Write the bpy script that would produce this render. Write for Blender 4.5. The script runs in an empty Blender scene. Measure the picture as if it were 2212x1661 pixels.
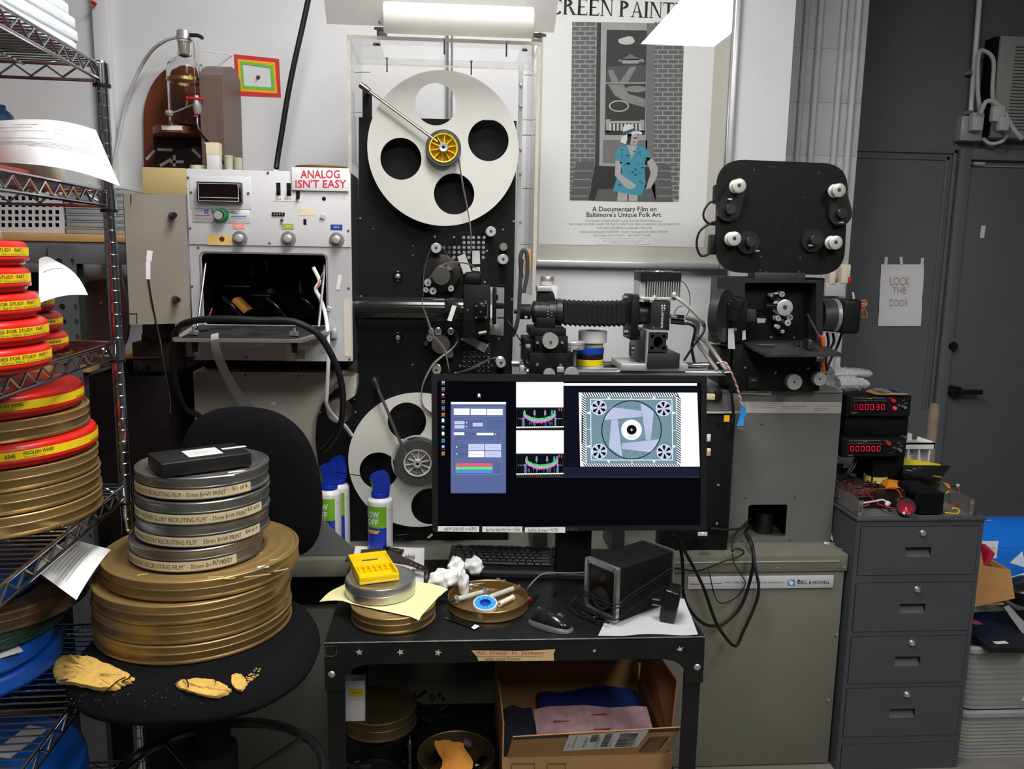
import bpy,bmesh,math,random
from math import cos,sin,pi,radians
ru=random.uniform
from mathutils import Vector,Matrix,Euler,geometry
random.seed(7)
sc =bpy.context.scene;C =sc.collection
# ---------------------------------------------------------------- camera, exposure
F=1790.0;PSI=radians(4.3);TH=radians(9.05);RHO=radians(1.03);H=1.6
cp,sp,ct,st,cr,sr=cos(PSI),sin(PSI),cos(TH),sin(TH),cos(RHO),sin(RHO)
FW=Vector((sp*ct,cp*ct,-st));R0=Vector((cp,-sp,0));U0=Vector((sp*st,cp*st,ct))
RT=R0*cr+U0*sr;UP=U0*cr-R0*sr
cd=bpy.data.cameras.new('camera');cam=bpy.data.objects.new('camera',cd);C.objects.link(cam);sc.camera=cam
cd.sensor_fit='HORIZONTAL';cd.sensor_width=36;cd.lens=36*F/2212;cd.clip_start=.05
M3=Matrix((RT,UP,-FW)).transposed();cam.matrix_world=Matrix.Translation((0,0,H))@M3.to_4x4()
sc.view_settings.view_transform='Standard';sc.view_settings.look='None';sc.view_settings.gamma=1
sc.view_settings.use_curve_mapping=False;sc.view_settings.exposure=0.0
w=bpy.data.worlds.new('world');sc.world=w;w.use_nodes=True
w.node_tree.nodes['Background'].inputs[0].default_value=(.5,.5,.52,1);w.node_tree.nodes['Background'].inputs[1].default_value=.0
LAMP=28;FZ=-.04   # radiance of the ceiling troffers
sc.cycles.max_bounces=10;sc.cycles.transparent_max_bounces=24
sc.cycles.sample_clamp_indirect=6
# ---------------------------------------------------------------- a point of the room seen at a place of the photo, on a plane at known depth / height
def ray(x,y):return FW+RT*((x-1106)/F)+UP*((830.5-y)/F)
def P(x,y,Y):d=ray(x,y);t=Y/d.y;return Vector((d.x*t,Y,H+d.z*t))
def PZ(x,y,z):d=ray(x,y);t=(z-H)/d.z;return Vector((d.x*t,d.y*t,z))
def PX(x,y,X):d=ray(x,y);t=X/d.x;return Vector((X,d.y*t,H+d.z*t))
def PN(x,y,o,n):d=ray(x,y);c=Vector((0,0,H));t=(o-c).dot(n)/d.dot(n);return c+d*t
def dep(p):return (Vector(p)-Vector((0,0,H))).dot(FW)
def Rc(x0,y0,x1,y1,Y):
    xm,ym=(x0+x1)/2,(y0+y1)/2
    return P(x0,ym,Y).x,P(x1,ym,Y).x,P(xm,y1,Y).z,P(xm,y0,Y).z
# ---------------------------------------------------------------- materials
def S(r,g=None,b=None):
    if g is None:g=b=r
    f=lambda c:(c/255/12.92) if c/255<=.04045 else ((c/255+.055)/1.055)**2.4
    return (f(r),f(g),f(b))
MC={}
def M(name,col,rough=.5,metal=0.0,var=.08,scale=30,bump=0,emit=0,spec=.5,coat=0,alpha=1,trans=0,stretch=None,col2=None,ior=1.45,thr=None,detail=4):
    """procedural material: principled with a noise that varies colour and roughness, optional bump"""
    if name in MC:return MC[name]
    m=bpy.data.materials.new(name);m.use_nodes=True;nt=m.node_tree;b=nt.nodes['Principled BSDF']
    b.inputs['Roughness'].default_value=rough;b.inputs['Metallic'].default_value=metal
    b.inputs['Specular IOR Level'].default_value=spec;b.inputs['Coat Weight'].default_value=coat
    b.inputs['Alpha'].default_value=alpha;b.inputs['Transmission Weight'].default_value=trans;b.inputs['IOR'].default_value=ior
    tc=nt.nodes.new('ShaderNodeTexCoord');nz=nt.nodes.new('ShaderNodeTexNoise');nz.inputs['Scale'].default_value=scale;nz.inputs['Detail'].default_value=detail
    src=tc.outputs['Object']
    if stretch:
        mp=nt.nodes.new('ShaderNodeMapping');mp.inputs['Scale'].default_value=stretch;nt.links.new(src,mp.inputs[0]);src=mp.outputs[0]
    nt.links.new(src,nz.inputs['Vector'])
    if emit:
        b.inputs['Base Color'].default_value=(.001,.001,.001,1)
        b.inputs['Emission Color'].default_value=(*col,1);b.inputs['Emission Strength'].default_value=emit;b.inputs['Specular IOR Level'].default_value=.04
    elif var or col2:
        r=nt.nodes.new('ShaderNodeValToRGB');e=r.color_ramp.elements
        lo,hi=(thr if thr else (.3,.7));e[0].position=lo;e[1].position=hi
        c2=col2 if col2 else tuple(min(1,c*(1+var)) for c in col)
        c1=col if col2 else tuple(c*(1-var) for c in col)
        e[0].color=(*c1,1);e[1].color=(*c2,1)
        nt.links.new(nz.outputs['Fac'],r.inputs[0]);nt.links.new(r.outputs[0],b.inputs['Base Color'])
    else:b.inputs['Base Color'].default_value=(*col,1)
    if bump:
        bp=nt.nodes.new('ShaderNodeBump');bp.inputs['Strength'].default_value=bump;bp.inputs['Distance'].default_value=.002
        nt.links.new(nz.outputs['Fac'],bp.inputs['Height']);nt.links.new(bp.outputs[0],b.inputs['Normal'])
    MC[name]=m;return m
# ---------------------------------------------------------------- mesh collector
def catmull(p,n=6,closed=False):
    p=[Vector(q) for q in p];N=len(p);out=[]
    if N<3:return p
    rng=range(N) if closed else range(N-1)
    for i in rng:
        a=p[(i-1)%N] if (closed or i>0) else p[0]*2-p[1];b=p[i];c=p[(i+1)%N]
        d=p[(i+2)%N] if (closed or i+2<N) else p[-1]*2-p[-2]
        for k in range(n):
            t=k/n;out.append(.5*((2*b)+(c-a)*t+(2*a-5*b+4*c-d)*t*t+(3*b-a-3*c+d)*t**3))
    if not closed:out.append(p[-1])
    return out
TXT={}
def text_geo(s,bold=0):
    k=(s,bold)
    if k in TXT:return TXT[k]
    cu=bpy.data.curves.new('t','FONT');cu.body=s;cu.size=1;cu.offset=bold;cu.resolution_u=2
    o=bpy.data.objects.new('t',cu);C.objects.link(o)
    dg=bpy.context.evaluated_depsgraph_get();me=bpy.data.meshes.new_from_object(o.evaluated_get(dg))
    v=[(q.co.x,q.co.y) for q in me.vertices];f=[tuple(q.vertices) for q in me.polygons]
    bpy.data.objects.remove(o);bpy.data.curves.remove(cu);bpy.data.meshes.remove(me)
    if v:
        x0=min(a for a,b in v);x1=max(a for a,b in v);y0=min(b for a,b in v);y1=max(b for a,b in v)
    else:x0=y0=0;x1=y1=1
    TXT[k]=(v,f,x0,x1,y0,y1);return TXT[k]
class MB:
    def __init__(s):s.v=[];s.f=[];s.m=[];s.cm=0;s.xf=None;s.p=[]
    def mat(s,i):s.cm=i;return s
    def add(s,vs,fs):
        b=len(s.v)
        for q in vs:
            q=Vector(q);s.v.append(s.xf@q if s.xf else q)
        fb=len(s.f)
        for f in fs:s.f.append(tuple(i+b for i in f));s.m.append(s.cm)
        s.p.append((b,len(s.v),fb,len(s.f)));return s
    def box(s,c,d,rot=None,bev=0,seg=2):
        bm=bmesh.new();bmesh.ops.create_cube(bm,size=1)
        for q in bm.verts:q.co=Vector((q.co.x*d[0],q.co.y*d[1],q.co.z*d[2]))
        if bev:bmesh.ops.bevel(bm,geom=bm.edges[:],offset=min(bev,min(d)*.45),segments=seg,affect='EDGES',profile=.5)
        m=Matrix.Identity(3)
        if rot is not None:m=rot if isinstance(rot,Matrix) else Euler(rot).to_matrix()
        c=Vector(c);bm.verts.index_update()
        s.add([m@q.co+c for q in bm.verts],[[q.index for q in f.verts] for f in bm.faces]);bm.free();return s
    def bb(s,x0,x1,y0,y1,z0,z1,bev=0,seg=2):
        return s.box(((x0+x1)/2,(y0+y1)/2,(z0+z1)/2),(abs(x1-x0),abs(y1-y0),abs(z1-z0)),None,bev,seg)
    def pbox(s,x0,y0,x1,y1,Y,D,bev=0):
        a,b,c,d=Rc(x0,y0,x1,y1,Y);return s.bb(a,b,Y,Y+D,c,d,bev)
    def cyl(s,p0,p1,r0,r1=None,n=20,caps=True):
        p0=Vector(p0);p1=Vector(p1);r1=r0 if r1 is None else r1
        w=(p1-p0).normalized();u=w.orthogonal().normalized();v=w.cross(u)
        vs=[];fs=[]
        for p,r in((p0,r0),(p1,r1)):
            for i in range(n):
                a=2*pi*i/n;vs.append(p+(u*cos(a)+v*sin(a))*r)
        for i in range(n):j=(i+1)%n;fs.append((i,j,n+j,n+i))
        if caps:fs.append(tuple(range(n-1,-1,-1)));fs.append(tuple(range(n,2*n)))
        return s.add(vs,fs)
    def pcyl(s,x,y,r,Y0,Y1,n=24,r1=None):
        p=P(x,y,Y0);k=dep(p)/F
        return s.cyl(p,(p.x,Y1,p.z),r*k,None if r1 is None else r1*k,n)
    def lathe(s,prof,c,axis='Z',n=40,a0=0,a1=None):
        c=Vector(c);full=a1 is None;a1=2*pi if full else a1
        if isinstance(axis,str):ax={'X':Vector((1,0,0)),'Y':Vector((0,1,0)),'Z':Vector((0,0,1))}[axis]
        else:ax=Vector(axis).normalized()
        if axis=='Z':u,v=Vector((1,0,0)),Vector((0,1,0))
        else:u=ax.orthogonal().normalized();v=ax.cross(u)
        vs=[];fs=[];m=n if full else n+1
        for r,h in prof:
            for i in range(m):
                a=a0+(a1-a0)*i/n;vs.append(c+ax*h+(u*cos(a)+v*sin(a))*max(r,1e-5))
        for k in range(len(prof)-1):
            for i in range(n):
                j=(i+1)%m;fs.append((k*m+i,k*m+j,(k+1)*m+j,(k+1)*m+i))
        return s.add(vs,fs)
    def tube(s,pts,r,n=8,closed=False,caps=True,smooth=0):
        p=catmull(pts,smooth,closed) if smooth else [Vector(q) for q in pts]
        N=len(p);vs=[];fs=[];u=None
        for i in range(N):
            if closed:t=p[(i+1)%N]-p[i-1]
            else:t=p[min(i+1,N-1)]-p[max(i-1,0)]
            if t.length<1e-9:t=Vector((0,0,1))
            t.normalize()
            u=t.orthogonal().normalized() if u is None else (u-t*u.dot(t))
            if u.length<1e-6:u=t.orthogonal()
            u.normalize();v=t.cross(u);rr=r[i] if isinstance(r,list) else r
            for k in range(n):a=2*pi*k/n;vs.append(p[i]+(u*cos(a)+v*sin(a))*rr)
        for i in range(N if closed else N-1):
            i2=(i+1)%N
            for k in range(n):k2=(k+1)%n;fs.append((i*n+k,i*n+k2,i2*n+k2,i2*n+k))
        if caps and not closed:fs.append(tuple(range(n-1,-1,-1)));fs.append(tuple(range((N-1)*n,N*n)))
        return s.add(vs,fs)
    def ptube(s,pts,r,n=8,smooth=6):return s.tube([P(*q) for q in pts],r,n,False,True,smooth)
    def poly(s,pts):return s.add(pts,[tuple(range(len(pts)))])
    def plate(s,o,u,v,outer,holes=(),th=.004):
        """flat plate with real holes; th goes along u x v"""
        o=Vector(o);u=Vector(u);v=Vector(v);w=u.cross(v)
        loops=[list(outer)]+[list(h) for h in holes];flat=[q for l in loops for q in l]
        N=len(flat);ed=[];k=0
        for l in loops:ed+=[(k+i,k+(i+1)%len(l)) for i in range(len(l))];k+=len(l)
        ov,_,tri,_,_,_=geometry.delaunay_2d_cdt([Vector(q) for q in flat],ed,[],0,1e-7)
        def ins(p,l):
            c=False;j=len(l)-1
            for i in range(len(l)):
                if (l[i][1]>p[1])!=(l[j][1]>p[1]) and p[0]<(l[j][0]-l[i][0])*(p[1]-l[i][1])/(l[j][1]-l[i][1])+l[i][0]:c=not c
                j=i
            return c
        tv=[o+u*a+v*b for a,b in ov];nt=len(ov);tf=[]
        for t in tri:
            m=((ov[t[0]][0]+ov[t[1]][0]+ov[t[2]][0])/3,(ov[t[0]][1]+ov[t[1]][1]+ov[t[2]][1])/3)
            if ins(m,loops[0]) and not any(ins(m,l) for l in loops[1:]):tf+=[tuple(t),tuple(nt+i for i in reversed(t))]
        s.add(tv+[q+w*th for q in tv],tf)
        vs=[o+u*a+v*b for a,b in flat]+[o+u*a+v*b+w*th for a,b in flat];fs=[]
        k=0
        for l in loops:
            n=len(l)
            for i in range(n):j=(i+1)%n;fs.append((k+i,k+j,N+k+j,N+k+i))
            k+=n
        return s.add(vs,fs)
    def pplate(s,outer,holes,Y,th=.006):
        f=lambda l:[(P(a,b,Y).x,P(a,b,Y).z) for a,b in l]
        return s.plate((0,Y+th,0),(1,0,0),(0,0,1),f(outer),[f(h) for h in holes],th)
    def sheet(s,g,th=.0006):
        """grid of points g[i][j] turned into a thin sheet with thickness"""
        n,m=len(g),len(g[0]);vs=[Vector(q) for r in g for q in r];nr=[]
        for i in range(n):
            for j in range(m):
                a=Vector(g[min(i+1,n-1)][j])-Vector(g[max(i-1,0)][j]);b=Vector(g[i][min(j+1,m-1)])-Vector(g[i][max(j-1,0)])
                c=a.cross(b);nr.append(c.normalized() if c.length>0 else Vector((0,0,1)))
        N=n*m;vs+=[vs[i]-nr[i]*th for i in range(N)];fs=[]
        for i in range(n-1):
            for j in range(m-1):
                a=i*m+j;fs.append((a,a+1,a+m+1,a+m));fs.append((N+a,N+a+m,N+a+m+1,N+a+1))
        bd=[j for j in range(m)]+[i*m+m-1 for i in range(1,n)]+[(n-1)*m+j for j in range(m-2,-1,-1)]+[i*m for i in range(n-2,0,-1)]
        for i in range(len(bd)):a,b=bd[i],bd[(i+1)%len(bd)];fs.append((a,b,N+b,N+a))
        return s.add(vs,fs)
    def text(s,t,o,u,v,h=None,w=None,align='L',bold=0):
        """lettering on a plane: o = lower left (or centre for 'C'), u along, v up; fitted to height h and/or width w"""
        g,f,x0,x1,y0,y1=text_geo(t,bold);o=Vector(o);u=Vector(u).normalized();v=Vector(v).normalized()
        if h and w:sx=w/(x1-x0);sy=h/(y1-y0)
        elif w:sx=sy=w/(x1-x0)
        else:sx=sy=h/(y1-y0)
        ox=(x0+x1)/2 if align=='C' else x0;oy=(y0+y1)/2 if align=='C' else y0
        return s.add([o+u*((a-ox)*sx)+v*((b-oy)*sy) for a,b in g],f)
    def ptext(s,t,x0,y0,x1,y1,Y,bold=0):
        """lettering filling a rectangle of the photo on the plane y=Y, facing the room"""
        a,b=P(x0,y1,Y),P(x1,y1,Y);c=P(x0,y0,Y)
        return s.text(t,a,b-a,c-a,(c-a).length,(b-a).length,'L',bold)
    def ctext(s,t,c,r,a0,a1,z0,z1,bold=0,slope=0):
        """lettering wrapped round an upright cylinder"""
        g,f,x0,x1,y0,y1=text_geo(t,bold);out=[]
        for a,b in g:
            q=(a-x0)/(x1-x0);an=a0+(a1-a0)*q;z=z0+(z1-z0)*(b-y0)/(y1-y0)+slope*q;out.append((c[0]+r*cos(an),c[1]+r*sin(an),z))
        return s.add(out,f)
    def band(s,c,r,a0,a1,z0,z1,n=24,th=.0004,slope=0):
        g=[[(c[0]+r*cos(a0+(a1-a0)*i/n),c[1]+r*sin(a0+(a1-a0)*i/n),z+slope*i/n) for z in (z0,z1)] for i in range(n+1)]
        return s.sheet(g,th)
    def build(s,name,mats,parent=None,label=None,cat=None,group=None,kind=None,ang=35,origin=None):
        if not isinstance(mats,(list,tuple)):mats=[mats]
        if name in ONE and s.p:# several separate small parts: one object each
            gr=[]
            for q in s.p:
                bx=[[f(v[k] for v in s.v[q[0]:q[1]])+d for k in range(3)] for f,d in((min,-.0008),(max,.0008))];ps=[q]
                for g in gr[:]:
                    if all(g[0][k]<=bx[1][k] and bx[0][k]<=g[1][k] for k in range(3)):
                        gr.remove(g);ps+=g[2];bx=[[min(g[0][k],bx[0][k]) for k in range(3)],[max(g[1][k],bx[1][k]) for k in range(3)]]
                gr.append((bx[0],bx[1],ps))
            for g in gr:
                b=MB()
                for v0,v1,f0,f1 in g[2]:
                    for i in range(f0,f1):b.cm=s.m[i];b.add([s.v[j] for j in s.f[i]],[tuple(range(len(s.f[i])))])
                b.p=[];o=b.build(ONE[name],mats,parent,ang=ang)
            return o
        if parent is not None:off=Vector(parent['_o'])
        else:
            xs=[q.x for q in s.v];ys=[q.y for q in s.v];zs=[q.z for q in s.v]
            off=Vector(origin) if origin else Vector(((min(xs)+max(xs))/2,(min(ys)+max(ys))/2,min(zs)))
        me=bpy.data.meshes.new(name);me.from_pydata([q-off for q in s.v],[],s.f)
        for m in mats:me.materials.append(m)
        bm=bmesh.new();bm.from_mesh(me)
        for i,f in enumerate(bm.faces):f.material_index=s.m[i];f.smooth=True
        bmesh.ops.remove_doubles(bm,verts=bm.verts[:],dist=2e-6)
        bmesh.ops.recalc_face_normals(bm,faces=bm.faces[:]);bm.to_mesh(me);bm.free()
        me.set_sharp_from_angle(angle=radians(ang))
        o=bpy.data.objects.new(name,me);C.objects.link(o);o['_o']=list(off)
        if parent is not None:o.parent=parent
        else:o.location=off
        tag(o,label,cat,group,kind);return o
ONE={k:k[:-1] for k in 'screws plate_screws bolts rail_bolts rivets pins tape_strips tape_pieces paper_notes vent_eyelets panel_screws gate_screws stand_screws body_screws bright_screws base_screws frame_screws flange_screws tape_scraps studs leg_ribs ring_spokes prongs panel_holes driver_cones plastic_ties printed_bars etched_lines'.split()}
ONE.update({k:k for k in 'coupling split_sleeve tape_residue sprocket_bracket door_latch paper_tag white_tape thumbscrew rail_clamp stay_rod standard_knob wire_arm toggle_box cross_shelf taped_pipe hinge_bracket clear_tab loose_thread wrap_fold hinge_slot'.split()});ONE['sprocket_bracket']='roller_bracket'
def tag(o,label=None,cat=None,group=None,kind=None):
    if label:o['label']=label
    if cat:o['category']=cat
    if group:o['group']=group
    if kind:o['kind']=kind
    return o
def thing(name,label,cat,loc,group=None):
    o=bpy.data.objects.new(name,None);C.objects.link(o);o.empty_display_size=.05
    o.location=loc;o['_o']=list(loc);return tag(o,label,cat,group)
def dup(root,loc,label=None,group=None):
    r=root.copy();C.objects.link(r);r.location=loc;r['_o']=list(loc)
    if label:r['label']=label
    if group:r['group']=group
    for ch in list(root.children):
        c=ch.copy();C.objects.link(c);c.parent=r
        for g in ch.children:
            d=g.copy();C.objects.link(d);d.parent=c
    return r
def circ(x,y,r,n=28,ry=None):
    ry=r if ry is None else ry
    return [(x+r*cos(2*pi*i/n),y+ry*sin(2*pi*i/n)) for i in range(n)]
def rrect(x0,y0,x1,y1,r,n=6):
    o=[]
    for cx,cy,a in((x1-r,y1-r,0),(x0+r,y1-r,90),(x0+r,y0+r,180),(x1-r,y0+r,270)):
        for i in range(n+1):t=radians(a+90*i/n);o.append((cx+r*cos(t),cy+r*sin(t)))
    return o
XU=Vector((1,0,0));YU=Vector((0,1,0));ZU=Vector((0,0,1))
# ---------------------------------------------------------------- palette
wallm=M('wall_paint',S(219,219,222),.6,var=.03,scale=6,bump=.12)
walld=M('grey_wall_paint',S(98,101,104),.5,var=.04,scale=5,bump=.15)
blk=M('black_plastic',(.010,.010,.011),.42,var=.2,spec=.3)
blkm=M('matt_black',(.006,.006,.0065),.65,var=.2,scale=12,spec=.15)
blkp=M('black_painted_metal',(.007,.007,.0075),.5,var=.25,scale=20,bump=.05,spec=.25)
blkg=M('black_gloss',(.006,.006,.007),.2,var=.1)
rub=M('black_rubber',(.012,.012,.013),.5,var=.15,spec=.3)
white=M('white_plastic',S(225,225,226),.4,var=.03)
paper=M('white_paper',S(232,232,234),.7,var=.02,scale=40,bump=.05)
tape=M('white_tape',S(225,225,225),.55,var=.04,scale=60)
cream=M('cream_tape',S(213,197,158),.65,var=.07,scale=50)
ink=M('ink',(.012,.012,.014),.6,var=0)
inkg=M('grey_ink',S(120),.6,var=0)
chrome=M('chrome',(.66,.66,.68),.16,.85,var=.05)
steel=M('brushed_steel',(.45,.45,.46),.32,.65,var=.08,scale=60)
alum=M('brushed_aluminium',(.6,.6,.6),.36,.55,var=.06,scale=80)
dsteel=M('dark_steel',(.16,.16,.17),.38,1,var=.2)
greym=M('grey_machine_enamel',S(104,104,102),.45,.1,var=.06,scale=9,bump=.04)
greyl=M('light_grey_enamel',S(205,204,206),.4,.0,var=.04,scale=8,bump=.03)
red=M('red_plastic',S(196,26,16),.32,var=.05)
yel=M('yellow_label',S(238,206,20),.45,var=.03)
blue=M('blue_plastic',S(14,76,168),.4,var=.08)
gold=M('gold_lacquered_tin',(.33,.215,.082),.33,.75,var=.12,scale=25,bump=.03)
goldt=M('gold_lid_lacquer',(.36,.235,.09),.42,.55,var=.08,scale=20,bump=.03)
tin=M('grey_tin',(.24,.235,.225),.38,.85,var=.3,scale=14,bump=.05)
card=M('cardboard',S(190,140,86),.75,var=.06,scale=25)
clear=M('clear_plastic',(.93,.93,.94),.08,trans=1,var=0,ior=1.3)
clearf=M('frosted_plastic',(.8,.82,.83),.45,trans=.75,var=0,ior=1.2)
def thin(name,tint,ior=1.45,rough=.02):
    """clear sheet: transparent with fresnel reflection, so light passes through to what is behind"""
    m=bpy.data.materials.new(name);m.use_nodes=True;nt=m.node_tree;nt.nodes.clear()
    N=nt.nodes.new;o=N('ShaderNodeOutputMaterial');x=N('ShaderNodeMixShader');a=N('ShaderNodeBsdfTransparent');g=N('ShaderNodeBsdfGlossy');f=N('ShaderNodeFresnel')
    a.inputs[0].default_value=(*tint,1);g.inputs['Roughness'].default_value=rough;f.inputs[0].default_value=ior
    ge=N('ShaderNodeNewGeometry');mm=N('ShaderNodeMath');mm.operation='MULTIPLY_ADD';mm.inputs[1].default_value=1/ior-ior;mm.inputs[2].default_value=ior
    for p,q in((ge.outputs['Backfacing'],mm.inputs[0]),(mm.outputs[0],f.inputs[0]),(f.outputs[0],x.inputs[0]),(a.outputs[0],x.inputs[1]),(g.outputs[0],x.inputs[2]),(x.outputs[0],o.inputs[0])):nt.links.new(p,q)
    MC[name]=m;return m
acr=thin('acrylic_sheet',(.985,.99,.985),1.3)
acre=M('acrylic_edge',S(232,226,214),.25,trans=.55,var=.08,ior=1.3)
glass=M('glass',(.96,.97,.97),.02,trans=1,var=0,ior=1.3)
orange=M('orange_insulation',S(226,84,38),.5,var=.03)
copper=M('copper_wire',(.7,.3,.14),.35,1,var=.1)
wood=M('oak_board',S(196,152,96),.5,var=.12,scale=8,stretch=(1,8,8))
redwood=M('red_brown_wood',S(116,58,36),.42,var=.25,scale=6,stretch=(8,8,.7))
foam=M('yellow_foam',S(210,170,88),.9,var=.16,scale=60,bump=.8)
fabric=M('black_woven_fabric',(.0055,.0055,.0065),.95,var=.35,scale=260,bump=.4,spec=.12)
# ---------------------------------------------------------------- the room
def struct(name,mb,m):return mb.build(name,m,kind='structure')
WY=2.95
floorm=M('worn_floor_tile',S(112,109,103),.55,var=.14,scale=7,bump=.05)
ceilm=M('ceiling_tile',S(150,150,148),.8,var=.05,scale=90,bump=.3)
struct('floor',MB().bb(-2.6,3.6,-3.2,4.2,-.14,FZ),floorm)
struct('ceiling',MB().bb(-2.6,3.6,-3.2,4.2,3.2,3.3),ceilm)
xw=P(1720,0,WY).x
struct('wall_back',MB().bb(-2.6,xw,WY,WY+.1,FZ,3.2),wallm)
struct('wall_left',MB().bb(-2.6,-2.5,-3.2,WY,FZ,3.2),M('left_wall_paint',S(128),.7,var=.05,scale=5))
struct('wall_right',MB().bb(3.5,3.6,-3.2,4.2,FZ,3.2),walld)
struct('wall_front',MB().bb(-2.6,3.6,-3.3,-3.2,FZ,3.2),M('dim_far_wall',S(62),.8,var=.05,scale=5))
# pilaster on the left
xa,xb=P(199,50,WY-.03).x,P(233,50,WY-.03).x
struct('trim_1',MB().bb(xa,xb,WY-.03,WY,0,3.3,.004),wallm)
# painted block pillar behind the wall end, courses of block with mortar grooves
pm=M('pillar_paint',S(196,196,198),.6,var=.05,scale=10,bump=.35)
PYY=3.32;mb=MB();x0=xw-.06;x1=P(1863,200,PYY).x
z=-.03
while z<3.2:mb.bb(x0,x1,PYY,PYY+.4,z+.002,min(z+.201,3.19),.003);z+=.2032
mb.bb(x0,x1,PYY+.003,PYY+.39,FZ,3.2);struct('trim_2',mb,pm)
struct('wall_back_recess',MB().bb(x0-.3,3.6,3.74,3.84,FZ,3.2),walld).name='wall_rear'
struct('trim_3',MB().bb(xw-.005,xw,WY+.1,3.74,0,3.2),wallm)
# ceiling troffers (frame + lit diffuser); the one at right shows in the poster glass
dif=M('lit_diffuser',(1,.985,.95),.6,emit=LAMP)
def troffer(x,y,lab):
    t=thing('ceiling_light',lab,'ceiling light',(x,y,3.2),'fluorescent ceiling lights')
    mb=MB();w,l=.30,.60
    for a in(-1,1):mb.bb(x+a*w-.015,x+a*w+.015,y-l-.015,y+l+.015,3.17,3.2);mb.bb(x-w,x+w,y+a*l-.015,y+a*l+.015,3.17,3.2)
    mb.build('frame',white,t);MB().bb(x-w+.02,x+w-.02,y-l+.02,y+l-.02,3.172,3.185).build('diffuser',dif,t)
troffer(1.70,-.06,'square white ceiling light mirrored in the poster glass')
troffer(.08,1.42,'lit rectangular ceiling light above the work cart')
troffer(.2,-1.3,'added unseen fill light behind the camera in the room middle')  # out-of-view panel added as front fill for surfaces facing the camera
# conduits on the pillar
for i,(a,b,r,w_) in enumerate(((1745,1722.5,.010,'leftmost'),(1776,1750,.012,'second from the left'),(1826,1801,.011,'third from the left'),(1855,1832,.012,'rightmost'))):
    p=P(a,0,PYY-.014);q=P(b,345,PYY-.014);mb=MB();X=(p.x+q.x)/2
    mb.cyl((X,PYY-r-.001,FZ),(X,PYY-r-.001,3.17),r,n=14)
    for z in(1.1,1.95,2.6):mb.bb(X-r-.008,X+r+.008,PYY-.006,PYY-.001,z,z+.02)
    mb.build('wall_conduit',pm,None,'painted vertical pipe on the block pillar, '+w_+' of four','pipe','pipes on the pillar')
# dark wall: recessed panel moulding and door
DY=3.74
def L(x,y):return P(x,y,DY)
mb=MB();a=L(1850,318);b=L(2066,330);xr=L(2033,618).x
for off,d in((0,.012),(.03,.006)):
    X1=b.x-off;Z1=a.z-off
    mb.bb(x1-.1,X1,DY-d,DY,Z1-.018,Z1,.003);mb.bb(X1-.018,X1,DY-d,DY,.9,Z1,.003)
struct('trim_4',mb,walld)
dx0=L(2091,345).x;dz=L(2150,348).z
mb=MB();mb.bb(dx0-.055,dx0,DY-.03,DY,FZ,dz+.05,.004);mb.bb(dx0,3.5,DY-.03,DY,dz,dz+.05,.004)
struct('trim_5',mb,walld)
d=MB().bb(dx0+.006,dx0+.92,DY-.012,DY,.01,dz-.03,.003).build('door_1',M('door_paint',S(86,89,92),.5,var=.05,scale=6),None,kind='structure')
mb=MB();p=P(2044,842,DY-.02)
hx=L(2052,842);mb.cyl((hx.x,DY-.012,hx.z),(hx.x,DY-.06,hx.z),.026,n=18);mb.bb(hx.x,hx.x+.12,DY-.072,DY-.052,hx.z-.012,hx.z+.012,.006)
mb.build('door_handle',blkg,d)
q=L(2050,746);MB().cyl((q.x,DY-.012,q.z),(q.x,DY-.04,q.z),.024,.02,n=18).build('deadbolt',blkg,d)
q=L(2119,501);MB().bb(q.x-.01,q.x+.01,DY-.0135,DY-.0125,q.z-.028,q.z+.028).build('label_strip',white,d)
mb=MB();mb.bb(dx0+.01,dx0+.06,DY-.035,DY-.008,dz-.022,dz-.01);mb.bb(dx0+.02,dx0+.9,DY-.018,DY-.008,dz-.027,dz-.023);mb.build('closer_bar',alum,d)
# note taped on the dark wall
t=thing('paper_note','crumpled white note taped on the dark grey wall left of the door','paper',L(1945,700))
g=[]
for i in range(9):
    row=[]
    for j in range(7):
        x=1903+(1995-1903)*j/6+(-8*i/8)+(0);y=571+(704-571)*i/8
        q=L(x,y);row.append((q.x,DY-.002-.006*random.random()*(1 if 0<i<8 else .3)-(.004*i/8),q.z))
    g.append(row)
MB().sheet(g,.0004).build('sheet',paper,t)
mb=MB()
for s,(x_,y_,x2,y2) in(('LOCK',(1923,598,1965,616)),('THE',(1928,620,1958,634)),('DOOR',(1922,646,1962,662))):mb.ptext(s,x_,y_,x2,y2,DY-.0105)
mb.build('lettering',M('faint_red_pencil',S(186,172,172),.7,var=0),t)
for x,y in((1913,565),(1946,565),(1991,567)):
    q=L(x,y);MB().box((q.x,DY-.004,q.z),(.014,.001,.042),(0,-.2 if x==1946 else 0,0)).build('tape_piece',tape,t)
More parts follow.
